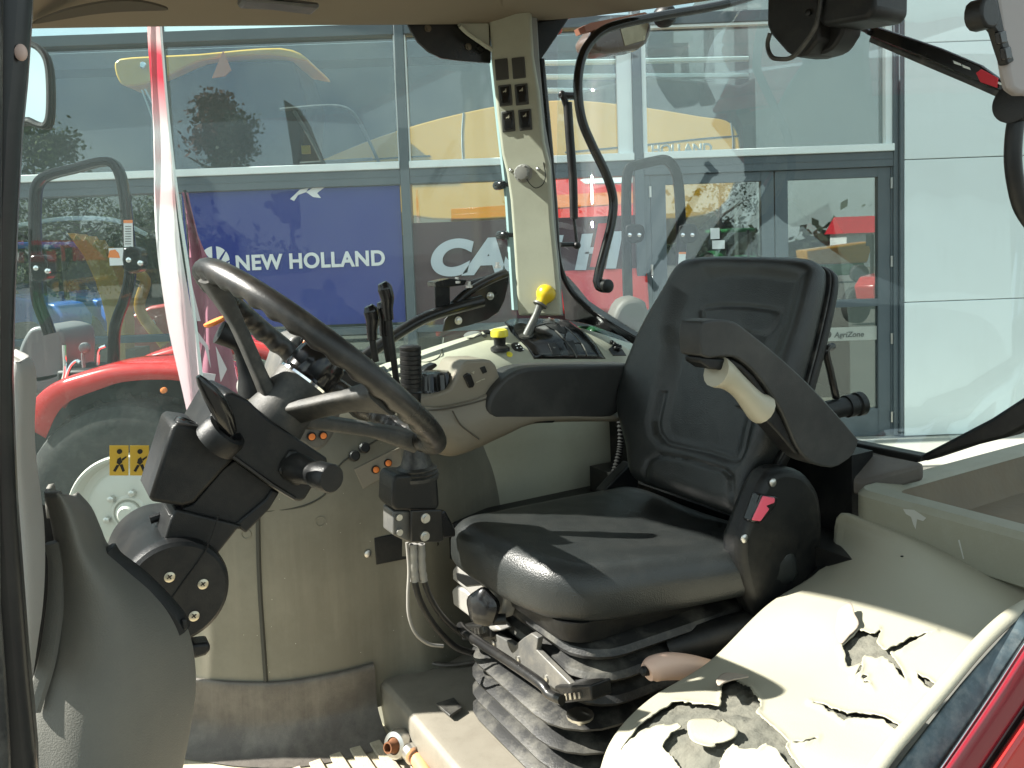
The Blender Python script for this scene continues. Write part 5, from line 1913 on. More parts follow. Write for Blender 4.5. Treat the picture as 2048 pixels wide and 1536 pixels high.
# ---- storage tray, rear left, and the black wedge behind it
b = B()
zt = 1.655
u0, u1, v1, v0 = 1.235, 2.05, .955, .15
rim = .052
rings = []
b.loft([rrect(u0 + .012, u1, v0, v1 - .01, zt - .088, .03), rrect(u0, u1, v0, v1, zt - .080, .035), rrect(u0, u1, v0, v1, zt - .010, .035), rrect(u0 + .008, u1 - .008, v0 + .008, v1 - .008, zt, .03),
        rrect(u0 + rim - .008, u1 - rim, v0 + rim, v1 - rim + .01, zt, .03), rrect(u0 + rim, u1 - rim - .01, v0 + rim, v1 - rim, zt - .006, .03)], cap=False)
tr_ = obj('storage_tray', b, M['tray'], cabt)
b = B()
b.loft([rrect(u0 + rim + .02, u1 - rim - .03, v0 + rim + .02, v1 - rim - .022, zt - .068, .04), rrect(u0 + rim + .012, u1 - rim - .022, v0 + rim + .012, v1 - rim - .014, zt - .055, .04), rrect(u0 + rim, u1 - rim - .01, v0 + rim, v1 - rim, zt - .0065, .03)], cap=False)
q_ = bmesh.ops.contextual_create(b.bm, geom=[e_ for e_ in b.bm.edges if len(e_.link_faces) == 1 and all(v_.co.z < zt - .06 for v_ in e_.verts)])
obj('tray_bowl', b, M['trayfloor'], tr_)  # dirt tone also darkens the inner walls in place of shade
b = B()
for pl in ([(1806, 1018), (1828, 1020), (1852, 1036), (1846, 1042), (1826, 1036), (1812, 1028)], [(1822, 1034), (1834, 1038), (1831, 1058), (1827, 1050)], [(1916, 1080), (1919, 1080), (1928, 1118), (1926, 1118)]):
    b.prism([pu(x, y, u0 - .0006) for x, y in pl], AU * .0004)
o_ = obj('scuff', b, mat('pale_scrape', (.42, .43, .40), .6), tr_)
o_['kind'] = 'stuff'
b = B()
b.ball(pz(2003, 970, zt - .054), .022, .016, .004)
obj('rust_spot', b, M['rust'], tr_)
b = B()
b.prism([pu(x, y, 1.31) for x, y in [(1838, 912), (1900, 880), (1980, 838), (2060, 786), (2140, 740), (2140, 830), (2060, 850), (2010, 876), (1930, 896), (1846, 924)]], AU * .05)
obj('rear_corner_trim', b, M['black'], cabt, bevel=.006)

# ---- near fender: torn vinyl skin over dark foam, lip, sill strips, red door paint
S_pts = [(1205, 1590, .79), (1240, 1480, .81), (1310, 1402, .86), (1430, 1325, .905), (1545, 1212, .945), (1640, 1150, .955), (1680, 1095, .96), (1690, 1050, .965), (1697, 1026, .965)]
E_pts = [(1690, 1610), (1730, 1545), (1780, 1480), (1830, 1420), (1880, 1360), (1930, 1300), (1975, 1250), (2015, 1222), (2062, 1202)]
lines = []
E_v = [.54, .54, .55, .56, .575, .59, .61, .63, .645]
for (sx, sy, sv), (ex, ey), ev in zip(S_pts, E_pts, E_v):
    s, e = pv(sx, sy, sv), pv(ex, ey, ev)
    r_ = []
    for j in range(7):
        t = j / 6
        r_.append(e.lerp(s, t) + AZ * (.014 * math.sin(t * math.pi)))
    lines.append(r_)
lines.append([tw(1.33 - .02 * j / 6, .60 + .36 * j / 6, 1.562) for j in range(7)])
fgrid = []
KU, KV = 34, 28
R1 = [smooth(r_, KU) for r_ in lines]
C2 = [smooth([R1[i][j] for i in range(len(R1))], KV) for j in range(len(R1[0]))]
NI, NJ = len(C2[0]), len(C2)


def z6(pts): return [(1200 + x / 3, 1024 + y / 3) for x, y in pts]
def z7(pts): return [(1536 + x / 3, 1024 + y / 3) for x, y in pts]


HOLES = [
    z6([(110, 1450), (240, 1280), (440, 1140), (560, 1150), (650, 1165), (720, 1170), (728, 1080), (735, 1020), (800, 1010), (900, 1060), (965, 1150), (955, 1190), (930, 1205), (1090, 1340), (1135, 1385), (1115, 1420), (1150, 1480), (1250, 1600), (1190, 1600),
        (1100, 1490), (1060, 1440), (1000, 1400), (940, 1440), (860, 1430), (800, 1400), (760, 1440), (720, 1500), (715, 1620), (520, 1620), (440, 1490), (370, 1415), (430, 1330), (490, 1305), (470, 1285), (390, 1280), (280, 1300), (190, 1370)]),
    z6([(1140, 1380), (1220, 1383), (1310, 1350), (1300, 1368), (1220, 1394), (1160, 1394)]),
    z7([(440, 815), (545, 710), (600, 730), (640, 740), (670, 705), (675, 730), (650, 790), (700, 840), (790, 798), (860, 755), (1015, 720), (900, 762), (800, 832), (730, 852), (760, 890), (800, 950), (835, 1020), (790, 985), (750, 920), (690, 870), (650, 890), (580, 870), (550, 920), (500, 935), (460, 910), (462, 850)]),
    z7([(250, 1140), (330, 1156), (400, 1190), (480, 1212), (600, 1217), (700, 1238), (780, 1282), (822, 1330), (800, 1355), (760, 1312), (700, 1268), (600, 1243), (500, 1245), (460, 1258), (380, 1204), (320, 1168)]),
    z7([(890, 978), (960, 1008), (1030, 1058), (1040, 1090), (1010, 1090), (950, 1048), (900, 1008)]),
    z7([(512, 1005), (540, 955), (558, 908), (566, 920), (560, 955), (535, 985)]),
    z7([(568, 1015), (605, 1028), (628, 1064), (604, 1040), (576, 1032)]),
    z7([(560, 985), (600, 988), (575, 1018), (562, 1012)]),
]
HB = [(min(p[0] for p in h) - 14, max(p[0] for p in h) + 14, min(p[1] for p in h) - 14, max(p[1] for p in h) + 14) for h in HOLES]
b = B()
bf = B()
grid = []
gpx = []
for i in range(NI):
    row = []
    rp = []
    for j in range(NJ):
        p = C2[j][i]
        x, y = proj(p)
        lift = 0.0
        for h, bb in zip(HOLES, HB):
            if bb[0] < x < bb[1] and bb[2] < y < bb[3]:
                d = line_d(x, y, h, True)
                if d < 12:
                    nz = noise.noise(Vec((x * .045, y * .045, 0))) * .5 + .55
                    lift = max(lift, (1 - d / 12) ** 2 * .0055 * max(0, nz))
        row.append(b.bm.verts.new(p + AZ * lift))
        rp.append((x + 3.0 * noise.noise(Vec((x * .12, y * .12, 3))) + 1.8 * noise.noise(Vec((x * .4, y * .4, 3))), y + 3.0 * noise.noise(Vec((x * .12, y * .12, 9))) + 1.8 * noise.noise(Vec((x * .4, y * .4, 7)))))
    grid.append(row)
    gpx.append(rp)
for i in range(NI - 1):
    for j in range(NJ - 1):
        cx = sum(gpx[i + a][j + c][0] for a in (0, 1) for c in (0, 1)) / 4
        cy = sum(gpx[i + a][j + c][1] for a in (0, 1) for c in (0, 1)) / 4
        hit = False
        for h, bb in zip(HOLES, HB):
            if bb[0] < cx < bb[1] and bb[2] < cy < bb[3] and inside(cx, cy, h):
                hit = True
                break
        if not hit:
            b.face([grid[i][j], grid[i][j + 1], grid[i + 1][j + 1], grid[i + 1][j]])
b.bm.verts.ensure_lookup_table()
for it in range(1):
    new = {}
    for i in range(2, NI - 2):
        for j in range(2, NJ - 2):
            v = grid[i][j]
            bn_ = [e_.other_vert(v) for e_ in v.link_edges if len(e_.link_faces) == 1]
            if len(bn_) == 2:
                new[v] = v.co * .4 + (bn_[0].co + bn_[1].co) * .3
    for v, c_ in new.items():
        v.co = c_
# the far edge rolls over and drops to the cab floor
prev = [grid[i][NJ - 1] for i in range(0, NI)]
for dv, dz in ((.012, -.003), (.020, -.012), (.024, -.03), (.03, -.12), (.03, -.4)):
    nxt = [b.bm.verts.new(C2[NJ - 1][i] + AV * dv + AZ * dz) for i in range(NI)]
    for i in range(NI - 1):
        b.face([prev[i], nxt[i], nxt[i + 1], prev[i + 1]])
    prev = nxt
for v_ in [v for v in b.bm.verts if not v.link_faces]:
    b.bm.verts.remove(v_)
fen = obj('fender_lining', b, M['skin'], cabt, thick=.0016)
fen.modifiers['solid'].offset = -1
g2 = []
for i in range(0, NI, 2):
    g2.append([bf.bm.verts.new(C2[j][i] - AZ * (.0075 + .004 * noise.noise(C2[j][i] * 60) + .003 * noise.noise(C2[j][i] * 170))) for j in range(0, NJ, 2)])
for i in range(len(g2) - 1):
    for j in range(len(g2[0]) - 1):
        bf.face([g2[i][j], g2[i][j + 1], g2[i + 1][j + 1], g2[i + 1][j]])
obj('fender_foam', bf, M['foam'], cabt)


from mathutils.bvhtree import BVHTree
_fv = [C2[j][i] for i in range(0, NI, 2) for j in range(0, NJ, 2)]
_ni, _nj = len(range(0, NI, 2)), len(range(0, NJ, 2))
FBVH = BVHTree.FromPolygons(_fv, [(i * _nj + j, i * _nj + j + 1, (i + 1) * _nj + j + 1, (i + 1) * _nj + j) for i in range(_ni - 1) for j in range(_nj - 1)])


def fsurf(x, y):
    """point of the fender surface that the photo shows at this pixel"""
    l_, n_, i_, d_ = FBVH.ray_cast(CAMPOS, ray(x, y).normalized())
    return l_ if l_ is not None else pv(x, y, .8)


def flap(name, poly, lift, m, back=None, k=3, base=0.002):
    """a torn piece of skin curling up; lift(x, y) is its height over the panel"""
    P = smooth([Vec((x, y, 0)) for x, y in poly], k, True)
    c = sum(P, Vec()) / len(P)
    b = B()
    rings = []
    for f in (1, .86, .7, .5, .3, .12):
        ring = []
        for p in P:
            q = c + (p - c) * f
            jx = 1.6 * noise.noise(Vec((q.x * .2, q.y * .2, 1))) if f == 1 else 0
            w = fsurf(q.x + jx, q.y)
            ring.append(w + AZ * (base + lift(q.x, q.y)))
        rings.append(ring)
    vs = [[b.bm.verts.new(p) for p in r_] for r_ in rings]
    n = len(P)
    for i in range(len(vs) - 1):
        for j in range(n):
            b.face([vs[i][j], vs[i][(j + 1) % n], vs[i + 1][(j + 1) % n], vs[i + 1][j]])
    b.face(vs[-1])
    o = obj(name, b, m, cabt, thick=.0015)
    return o


fl1 = z6([(525, 1350), (545, 1315), (600, 1292), (680, 1275), (720, 1292), (735, 1268), (790, 1300), (825, 1322), (812, 1368), (740, 1408), (690, 1425), (692, 1452), (670, 1480), (612, 1485), (562, 1462), (532, 1410)])
flap('torn_flap', fl1, lambda x, y: .003 + .011 * max(0, min(1, (1424 + 40 - x) / 90)) ** 1.5 + .008 * max(0, (y - 1500) / 20), M['skin'])
fl2 = z6([(705, 1085), (740, 1010), (800, 1005), (890, 1050), (860, 1075), (790, 1110), (730, 1168), (700, 1160)])
flap('torn_flap', fl2, lambda x, y: .006 + .022 * max(0, min(1, (y - 1355) / 55)), M['skinback'])
fl3 = z7([(405, 725), (418, 660), (440, 630), (495, 612), (520, 665), (545, 708), (490, 760), (440, 812), (415, 775)])
flap('torn_flap', fl3, lambda x, y: .004 + .014 * max(0, min(1, (1270 - y) / 50)), M['skinback'])

b = B()
p_ = fsurf(1804, 1114)
b.ball(p_ + AZ * .0012, .0028, .0016, .0014, n=8, m=6)
obj('dirt_fleck', b, M['black'], cabt)
# lip along the door opening and the sill strips outside it
b = B()
lip = [(1650, 1640), (1705, 1560), (1757, 1488), (1812, 1424), (1865, 1362), (1915, 1302), (1965, 1250), (2010, 1214), (2056, 1190), (2120, 1160)]
b.tube([pv(x + 26, y + 8, .500) for x, y in lip], .0085, n=12, k=4, flat=(.75, 1.0))
obj('sill_lip', b, M['tray'] if False else M['skin'], cabt)


b = B()
lipw = [pv(x + 26, y + 8, .502) for x, y in lip]
ew = smooth([r_[0] for r_ in lines[:9]], 1)
rows = [[p for p in ew], [p.lerp(lipw[i], .55) - AZ * .004 for i, p in enumerate(ew)], [lipw[i] for i in range(9)]]
b.sheet(rows, 4, 4)
obj('sill_upstand', b, M['skin'], cabt, thick=.002)


def strip(name, l0, l1, v0, v1, m, z=0.0, bev=0.0):
    a = LV(l0, v0)
    c = LV(l1, v1)
    b = B()
    rows = [[p for p in a], [(p + q) / 2 + AZ * z for p, q in zip(a, c)], [q for q in c]]
    b.sheet(rows, 4, 4)
    return obj(name, b, m, cabt, thick=.004)


strip('sill_metal', [(1770, 1560), (1800, 1530), (1925, 1368), (2048, 1222), (2110, 1150)], [(1850, 1570), (1880, 1532), (1978, 1388), (2056, 1268), (2120, 1180)], .492, .478, M['worn'], .002)
strip('sill_bead', [(1850, 1570), (1880, 1532), (1978, 1388), (2056, 1268), (2120, 1180)], [(1864, 1570), (1893, 1532), (1988, 1393), (2064, 1275), (2130, 1186)], .476, .472, M['chrome'], .002)
strip('door_seal_strip', [(1864, 1570), (1893, 1532), (1988, 1393), (2064, 1275), (2130, 1186)], [(1930, 1575), (1954, 1540), (2028, 1430), (2090, 1340), (2150, 1250)], .470, .462, M['darkred'], .006)
strip('door_rubber', [(1930, 1575), (1954, 1540), (2028, 1430), (2090, 1340), (2150, 1250)], [(1950, 1580), (1974, 1545), (2043, 1443), (2100, 1360), (2160, 1270)], .460, .456, M['blackgl'], .003)
strip('red_bodywork', [(1950, 1580), (1974, 1545), (2043, 1443), (2100, 1360), (2160, 1270)], [(2080, 1700), (2100, 1660), (2160, 1560), (2200, 1480), (2260, 1380)], .454, .44, M['red'], .006)

# ================================================================== THE SEAT
seat = thing('driver_seat', 'black vinyl driver seat on folded rubber bellows with both armrests', 'seat', tw(.92, 1.28, 1.18))
# backrest lies in a plane leaning back
bd = (AU * .20 + AZ * .46).normalized()
bn = AV.cross(bd).normalized()
if bn.dot(AU) > 0:
    bn = -bn
bp0 = tw(1.035, 1.2, 1.60)


def pb(px, py, off=0.0):
    return _hit(px, py, bn, (bp0 + bn * off).dot(bn))


def pbl(pts, off=0.0): return [pb(x, y, off) for x, y in pts]


back_out = [(1392, 519), (1450, 515), (1520, 516), (1600, 518), (1636, 528), (1644, 560), (1626, 650), (1603, 740), (1580, 820), (1552, 890), (1520, 955), (1502, 1010), (1480, 1034), (1420, 1014), (1340, 985), (1290, 968), (1270, 950), (1262, 900), (1250, 855), (1243, 815), (1250, 765), (1272, 705), (1302, 640), (1340, 575), (1366, 532)]
g_top = [(1394, 650), (1393, 616), (1400, 610), (1433, 606), (1487, 607), (1530, 613), (1551, 619), (1546, 635), (1533, 657), (1520, 667), (1500, 664), (1450, 652)]
g_lum = [(1333, 650), (1337, 687), (1333, 730), (1317, 800), (1308, 840), (1311, 863), (1327, 883), (1360, 892), (1413, 903), (1453, 917), (1472, 917), (1482, 897), (1492, 850), (1510, 790), (1545, 710), (1575, 640), (1600, 560)]
g_low = [(1290, 947), (1298, 922), (1317, 910), (1367, 917), (1447, 940), (1461, 953), (1467, 1010)]
lum_area = [(1352, 575), (1333, 650), (1337, 687), (1333, 730), (1317, 800), (1308, 840), (1311, 863), (1327, 883), (1360, 892), (1413, 903), (1453, 917), (1472, 917), (1482, 897), (1492, 850), (1510, 790), (1545, 710), (1575, 640), (1602, 545), (1500, 530), (1400, 535)]


def disp_back(q):
    x, y = proj(q)
    d = 0.0
    for g, cl, w, dep in ((g_top, True, 4.5, .0035), (g_low, False, 5.0, .005)):
        k = line_d(x, y, g, cl)
        if k < w * 3:
            d -= dep * math.exp(-(k / w) ** 2)
    if inside(x, y, g_low + [(1400, 1020), (1300, 980)]):
        d += .002
    ins = inside(x, y, lum_area)
    kk = line_d(x, y, lum_area, True)
    w = 22
    s = (.5 + .5 * min(1, kk / w)) if ins else (.5 - .5 * min(1, kk / w))
    s = s * s * (3 - 2 * s)
    d -= .016 * s
    k = line_d(x, y, g_lum)
    if y > 780 and k < 16:
        d -= .005 * math.exp(-(k / 5) ** 2)
    d += .0012 * noise.noise(q * 14) + .0005 * noise.noise(q * 45)
    return d


b = pad([p + bn * .034 for p in pbl(back_out, -.034)], bn, .0, .060, .034, k=9, rings=74, disp=disp_back, backr=.02)
bk = obj('backrest', b, M['vinyl'], seat, ang=60)
b = pad([p - bn * .028 for p in pbl([(x + (5 if x > 1450 else 2), y) for x, y in back_out], -.034)], bn, .0, .016, .006, k=5, rings=3)
obj('back_shell', b, M['black'], seat)
b = pad([p - bn * .026 for p in pbl(back_out, -.034)], bn, .001, .005, .003, k=5, rings=3)
obj('back_piping', b, M['rubber'], seat)

# cushion
cush = [(.668, 1.43), (.660, 1.36), (.662, 1.25), (.675, 1.16), (.70, 1.10), (.75, 1.058), (.85, 1.028), (.97, 1.0), (1.08, .985), (1.14, 1.0), (1.15, 1.2), (1.14, 1.42), (1.06, 1.458), (.90, 1.465), (.76, 1.462), (.70, 1.452)]


def disp_cush(q):
    u, v, z = cab(q)
    d = -.020 * math.exp(-((u - .98) / .16) ** 2 - ((v - 1.23) / .16) ** 2)
    d += .006 * math.exp(-((u - .70) / .05) ** 2)
    d -= .006 * math.exp(-((v - 1.245) / .02) ** 2) * max(0, min(1, (u - .72) / .1)) * 0
    # stitched channel across the seat
    d -= .004 * math.exp(-((u - .86 - .03 * math.cos((v - 1.23) * 9)) / .008) ** 2) * (1 if abs(v - 1.23) < .17 else 0) * 0
    d += .0018 * noise.noise(q * 11) + .0006 * noise.noise(q * 40)
    return d


b = pad([tw(u, v, 1.535) for u, v in cush], AZ, .045, .045, .052, k=10, rings=50, disp=disp_cush, crown=.004, backr=.022)
obj('cushion', b, M['vinyl'], seat, ang=60)
# raised wing seam on the cushion
# seat pan and upper bellows
b = B()
b.loft([rrect(.71, 1.14, 1.075, 1.44, 1.455, .05), rrect(.70, 1.14, 1.07, 1.445, 1.475, .05), rrect(.70, 1.14, 1.07, 1.445, 1.492, .05)])
obj('seat_pan', b, M['black'], seat)
b = B()
rings = []
for i in range(3):
    z = 1.455 - i * .038
    o = .004 * i
    rings += [rrect(.742, 1.16, 1.085 - o, 1.44, z, .06), rrect(.722, 1.16, 1.052 - o, 1.445, z - .010, .075), rrect(.718, 1.16, 1.045 - o, 1.447, z - .020, .08), rrect(.724, 1.16, 1.056 - o, 1.445, z - .030, .075), rrect(.744, 1.16, 1.085 - o, 1.44, z - .037, .06)]
b.loft(rings)
obj('upper_bellows', b, M['rubber'], seat)
b = B()
rings = []
for i, (z, o) in enumerate(((1.333, .0), (1.292, .006), (1.252, .012), (1.212, .018))):
    rings += [rrect(.725, 1.14, 1.115, 1.43, z, .06), rrect(.695 + o * .3, 1.15, 1.07, 1.448 + o, z - .006, .09), rrect(.680 + o * .3, 1.15, 1.05, 1.458 + o, z - .016, .10), rrect(.682 + o * .3, 1.15, 1.052, 1.458 + o, z - .021, .10), rrect(.70 + o * .3, 1.15, 1.075, 1.445 + o, z - .030, .09), rrect(.727, 1.14, 1.115, 1.43, z - .038, .06)]
b.loft(rings)
obj('lower_bellows', b, M['rubber'], seat)
# slide rail with its release bar, plates and adjuster knob
b = B()
b.tube([pu(921, 1252, .672), pu(935, 1268, .664), pu(1010, 1318, .664), pu(1080, 1366, .664), pu(1098, 1388, .664), pu(1124, 1400, .668)], .0085, n=10, k=4)
obj('release_bar', b, M['blacksat'], seat)
b = B()
b.prism([pu(x, y, .70) for x, y in [(925, 1255), (980, 1262), (1030, 1290), (1046, 1276), (1062, 1266), (1076, 1276), (1072, 1300), (1140, 1368), (1160, 1390), (1100, 1392), (1010, 1330), (940, 1288)]], AU * .012)
sl = obj('slide_plate', b, M['greyplate'], seat, bevel=.002)
b = B()
for px, py in ((988, 1286), (1037, 1318), (1093, 1356)):
    b.lathe(pu(px, py, .70), -AU, [(.006, 0), (.006, .003), (.003, .004)], n=10)
obj('rivet', b, M['steel'], sl)
b = B()
for px0, px1, py0, py1 in ((918, 978, 1250, 1282), (1108, 1180, 1372, 1408)):
    a_ = pu(px0, py0, .688); c_ = pu(px1, py0 + 6, .70)
    b.prism([pu(px0, py0, .69), pu(px1, py0 - 2, .69), pu(px1 + 4, py1 - 6, .69), pu(px0 + 6, py1, .69)], AU * .04)
obj('slide_block', b, M['black'], seat, bevel=.003)
b = B()
for k in range(4):
    x = 940 + k * 7
    b.prism([pu(x, 1258 - k, .686), pu(x + 3, 1257 - k, .686), pu(x + 5, 1270 - k, .686), pu(x + 2, 1271 - k, .686)], AU * .004)
    x = 1128 + k * 9
    b.prism([pu(x, 1388 - k, .686), pu(x + 4, 1387 - k, .686), pu(x + 6, 1400 - k, .686), pu(x + 2, 1401 - k, .686)], AU * .004)
obj('slide_teeth', b, M['steel'], seat)
b = B()
b.lathe(pu(1160, 1428, .70), -AZ, [(.022, 0), (.022, .004), (.006, .005), (.006, .016)], n=14)
obj('slide_bolt', b, M['steel'], seat)
b = B()
b.prism([pu(x, y, .69) for x, y in [(904, 1140), (912, 1130), (945, 1136), (1000, 1175), (1010, 1200), (1000, 1240), (975, 1222), (930, 1180), (905, 1160)]], AU * .03)
b.prism([pu(x, y, .69) for x, y in [(903, 1180), (912, 1172), (932, 1182), (960, 1215), (1000, 1262), (985, 1264), (940, 1236), (906, 1210)]], AU * .03)
obj('side_bracket', b, M['lightgrey'], seat, bevel=.005, seg=3)
b = B()
b.prism([pu(x, y, .687) for x, y in [(912, 1146), (960, 1158), (968, 1168), (930, 1172), (914, 1160)]], AU * .02)
obj('bracket_slot', b, M['black'], seat, bevel=.001)
kx = pu(964, 1215, .655)
b = B()
ka = (-AU + AV * -.55 + AZ * .18).normalized()
b.lathe(kx + ka * -.006, ka, [(.006, -.03), (.012, -.028), (.012, -.008), (.030, -.006), (.0335, .0), (.032, .008), (.024, .014), (.010, .017)], n=28, wob=lambda t, h: 1 + .05 * math.cos(5 * t))
obj('weight_knob', b, M['blackgl'], seat)
b = B()
b.tube([kx - ka * .03, kx - ka * .03 + AU * .04 + AV * -.02], .010, n=10, k=1)
b.tube([pu(980, 1240, .665), pu(1012, 1238, .69)], .010, n=10, k=1)
obj('knob_stem', b, M['black'], seat)
# far armrest
b = B()
arm = [(975, 822), (977, 806), (986, 785), (1003, 764), (1022, 748), (1045, 738), (1080, 733), (1160, 731), (1255, 730), (1270, 735), (1270, 800), (1255, 815), (1232, 828), (1205, 838), (1120, 840), (1010, 841), (985, 836)]
b.prism(LV(arm, 1.475), AV * .078, k=2)
obj('armrest', b, M['armpad'], seat, bevel=.017, seg=5, ang=60)
b = B()
b.prism(LV([(1022, 841), (1112, 840), (1108, 846), (1030, 847)], 1.48), AV * .05)
obj('armrest_latch', b, M['black'], seat, bevel=.003)
# near armrest, folded part way up
b = B()
arm = [(1403, 712), (1402, 652), (1412, 642), (1440, 639), (1468, 643), (1490, 657), (1540, 697), (1600, 750), (1660, 812), (1712, 872), (1717, 884), (1708, 908), (1690, 924), (1665, 936), (1628, 928), (1606, 910), (1588, 880), (1566, 828), (1540, 785), (1510, 745), (1486, 724), (1466, 714), (1440, 714)]
b.prism(LV(arm, .92), AV * .048, k=2)
a_ = obj('armrest', b, M['armpad'], seat, bevel=.013, seg=4, ang=60)
b = B()
und = [(1401, 714), (1436, 717), (1466, 718), (1484, 728), (1508, 750), (1536, 790), (1562, 834), (1584, 884), (1602, 914), (1590, 906), (1560, 870), (1525, 832), (1500, 818), (1525, 800), (1500, 760), (1478, 738), (1455, 742), (1420, 738), (1402, 726)]
b.prism(LV(und, .926), AV * .036)
obj('armrest_base', b, M['black'], a_, bevel=.004)
b = B()
b.tube(LV([(1432, 742), (1452, 752), (1480, 775), (1508, 806), (1524, 818)], .936), lambda t: .0215 + .004 * math.cos(t * 6.28), n=16, k=4)
obj('armrest_grip', b, M['cream'], a_)
# belt buckle cover on the near side
b = B()
cov = [(1482, 1085), (1490, 1060), (1505, 1020), (1525, 975), (1545, 945), (1575, 936), (1610, 945), (1636, 975), (1646, 1010), (1650, 1080), (1640, 1160), (1600, 1230), (1540, 1262), (1500, 1200), (1484, 1130)]
b.prism(LV(cov, .985), AV * .05, k=3)
bc = obj('hinge_cover', b, M['black'], seat, bevel=.016, seg=4)
b = B()
for px, py in ((1545, 965), (1488, 1077)):
    b.lathe(pv(px, py, .984), -AV, [(.0075, 0), (.0075, .002), (.004, .004)], n=12)
obj('screw', b, M['steel'], bc)
b = B()
b.prism(LV([(1522, 988), (1558, 994), (1553, 1012), (1522, 1048), (1502, 1044)], .975), AV * .02)
obj('buckle', b, M['blackgl'], bc, bevel=.003)
b = B()
b.prism(LV([(1527, 992), (1551, 996), (1550, 1006), (1534, 1012), (1540, 1018), (1522, 1043), (1505, 1041)], .973), AV * .004)
obj('buckle_button', b, M['red_btn'], bc, bevel=.002)
# back rest side lever and the rear stub
b = B()
b.tube(LV([(1672, 795), (1660, 740), (1652, 706), (1656, 696), (1664, 694)], 1.02), .007, n=8, flat=(1, 1.4))
obj('recline_lever', b, M['blackgl'], seat)
b = B()
b.lathe(pv(1660, 820, 1.02), (AU * .95 - AV * .2 + AZ * .08).normalized(), [(.018, -.02), (.018, .035), (.021, .036), (.021, .052), (.019, .054), (.019, .058), (.0225, .060), (.0225, .072), (.012, .075)], n=22)
obj('belt_reel', b, M['black'], seat)
# corrugated hose and dark strut on the far side
b = B()
hp = smooth(LV([(1240, 836), (1242, 880), (1238, 910), (1228, 945), (1222, 960)], 1.60), 8)
b.tube(hp, lambda t: .0075 + .0016 * math.cos(t * 2 * math.pi * 22), n=10, k=4)
tag(obj('corrugated_hose', b, mat('hose_plastic', (.012, .012, .012), .7, spec=.2), loc=hp[0]), 'thin black corrugated hose hanging behind the far armrest', 'hose')
b = B()
b.prism(LV([(1205, 985), (1232, 955), (1262, 925), (1282, 940), (1275, 985), (1240, 1000)], 1.46), AV * .03)
obj('recliner_plate', b, M['black'], seat, bevel=.004)

# dark sill behind the seat, along the side wall
b = B()
b.cbox(.72, 1.6, 1.66, 1.722, 1.40, 1.487)
obj('wall_rail', b, M['black'], cabt, bevel=.008)
b = B()
b.tube([tw(.9, 1.07, 1.40), tw(1.1, .99, 1.44), tw(1.2, .96, 1.5)], .03, n=10)
obj('floor_duct', b, M['black'], cabt)
b = B()
b.cbox(1.18, 1.27, .9, 1.68, 1.1, 1.55)
obj('seat_back_wall', b, M['black'], cabt)

# parking brake
pbk = thing('parking_brake', 'pale pink parking brake grip with black button low beside the seat', 'brake lever', pz(1360, 1350, 1.42))
b = B()
b.tube([pv(1294, 1345, .97), pv(1308, 1337, .97), pv(1340, 1332, .97), pv(1385, 1336, .97), pv(1440, 1350, .97), pv(1520, 1376, .97)], [.014, .0195, .0205, .020, .019, .018], n=16, k=5)
obj('grip', b, M['pink'], pbk)
b = B()
b.lathe(pv(1298, 1341, .97), (pv(1288, 1342, .97) - pv(1298, 1341, .97)).normalized(), [(.0075, -.01), (.0075, .012), (.005, .015)], n=14)
obj('button', b, M['black'], pbk)
b = B()
b.tube([pv(1500, 1375, 1.0), pv(1600, 1410, 1.0)], .009, n=8, k=1)
obj('shaft', b, M['steel'], pbk)

# floor lever with a ball eye
ey = thing('lift_arm_end', 'steel ring eye with rusty bush and orange rod on the cab floor', 'linkage', pz(800, 1500, 1.09))
ec = pz(797, 1488, 1.11)
ea = (-AU * .8 - AV * .4 + AZ * .25).normalized()
b = B()
b.lathe(ec, ea, [(.017, -.016), (.026, -.016), (.029, -.006), (.029, .006), (.026, .014), (.017, .016), (.017, -.016)], n=28)
obj('ring', b, M['steel'], ey)
b = B()
b.lathe(ec, ea, [(.009, -.02), (.016, -.018), (.0165, .012), (.011, .022), (.011, .034), (.0085, .034), (.0085, .02)], n=24)
obj('bush', b, M['rust'], ey)
b = B()
b.tube([ec - AV * .03 + AU * .012 - AZ * .004, pz(830, 1512, 1.10), pz(850, 1545, 1.10), pz(880, 1600, 1.10)], [.013, .0145, .015], n=12, k=3)
obj('rod', b, M['copper'], ey)
b = B()
b.tube([pz(820, 1503, 1.105), pz(828, 1512, 1.105)], .0185, n=14, k=1)
obj('collar', b, M['steel'], ey)
# ================================================================== FAR CONSOLE FITTINGS
bpy.context.view_layer.update()


def csurf(px, py, z0=1.86):
    """point of the console surface seen at this pixel"""
    me = bpy.data.objects['console_moulding']
    o = CAMPOS - LOC['console_moulding']
    d = ray(px, py).normalized()
    ok, loc, nrm, idx = me.ray_cast(o, d)
    return loc + LOC['console_moulding'] if ok else pz(px, py, z0)


def csn(px, py):
    me = bpy.data.objects['console_moulding']
    ok, loc, nrm, idx = me.ray_cast(CAMPOS - LOC['console_moulding'], ray(px, py).normalized())
    n = nrm if ok else AZ
    return n if n.z > 0 else -n


def lerp_tab(tab, y):
    for (y0, x0), (y1, x1) in zip(tab, tab[1:]):
        if y <= y1:
            return x0 + (x1 - x0) * (y - y0) / (y1 - y0)
    return tab[-1][1]


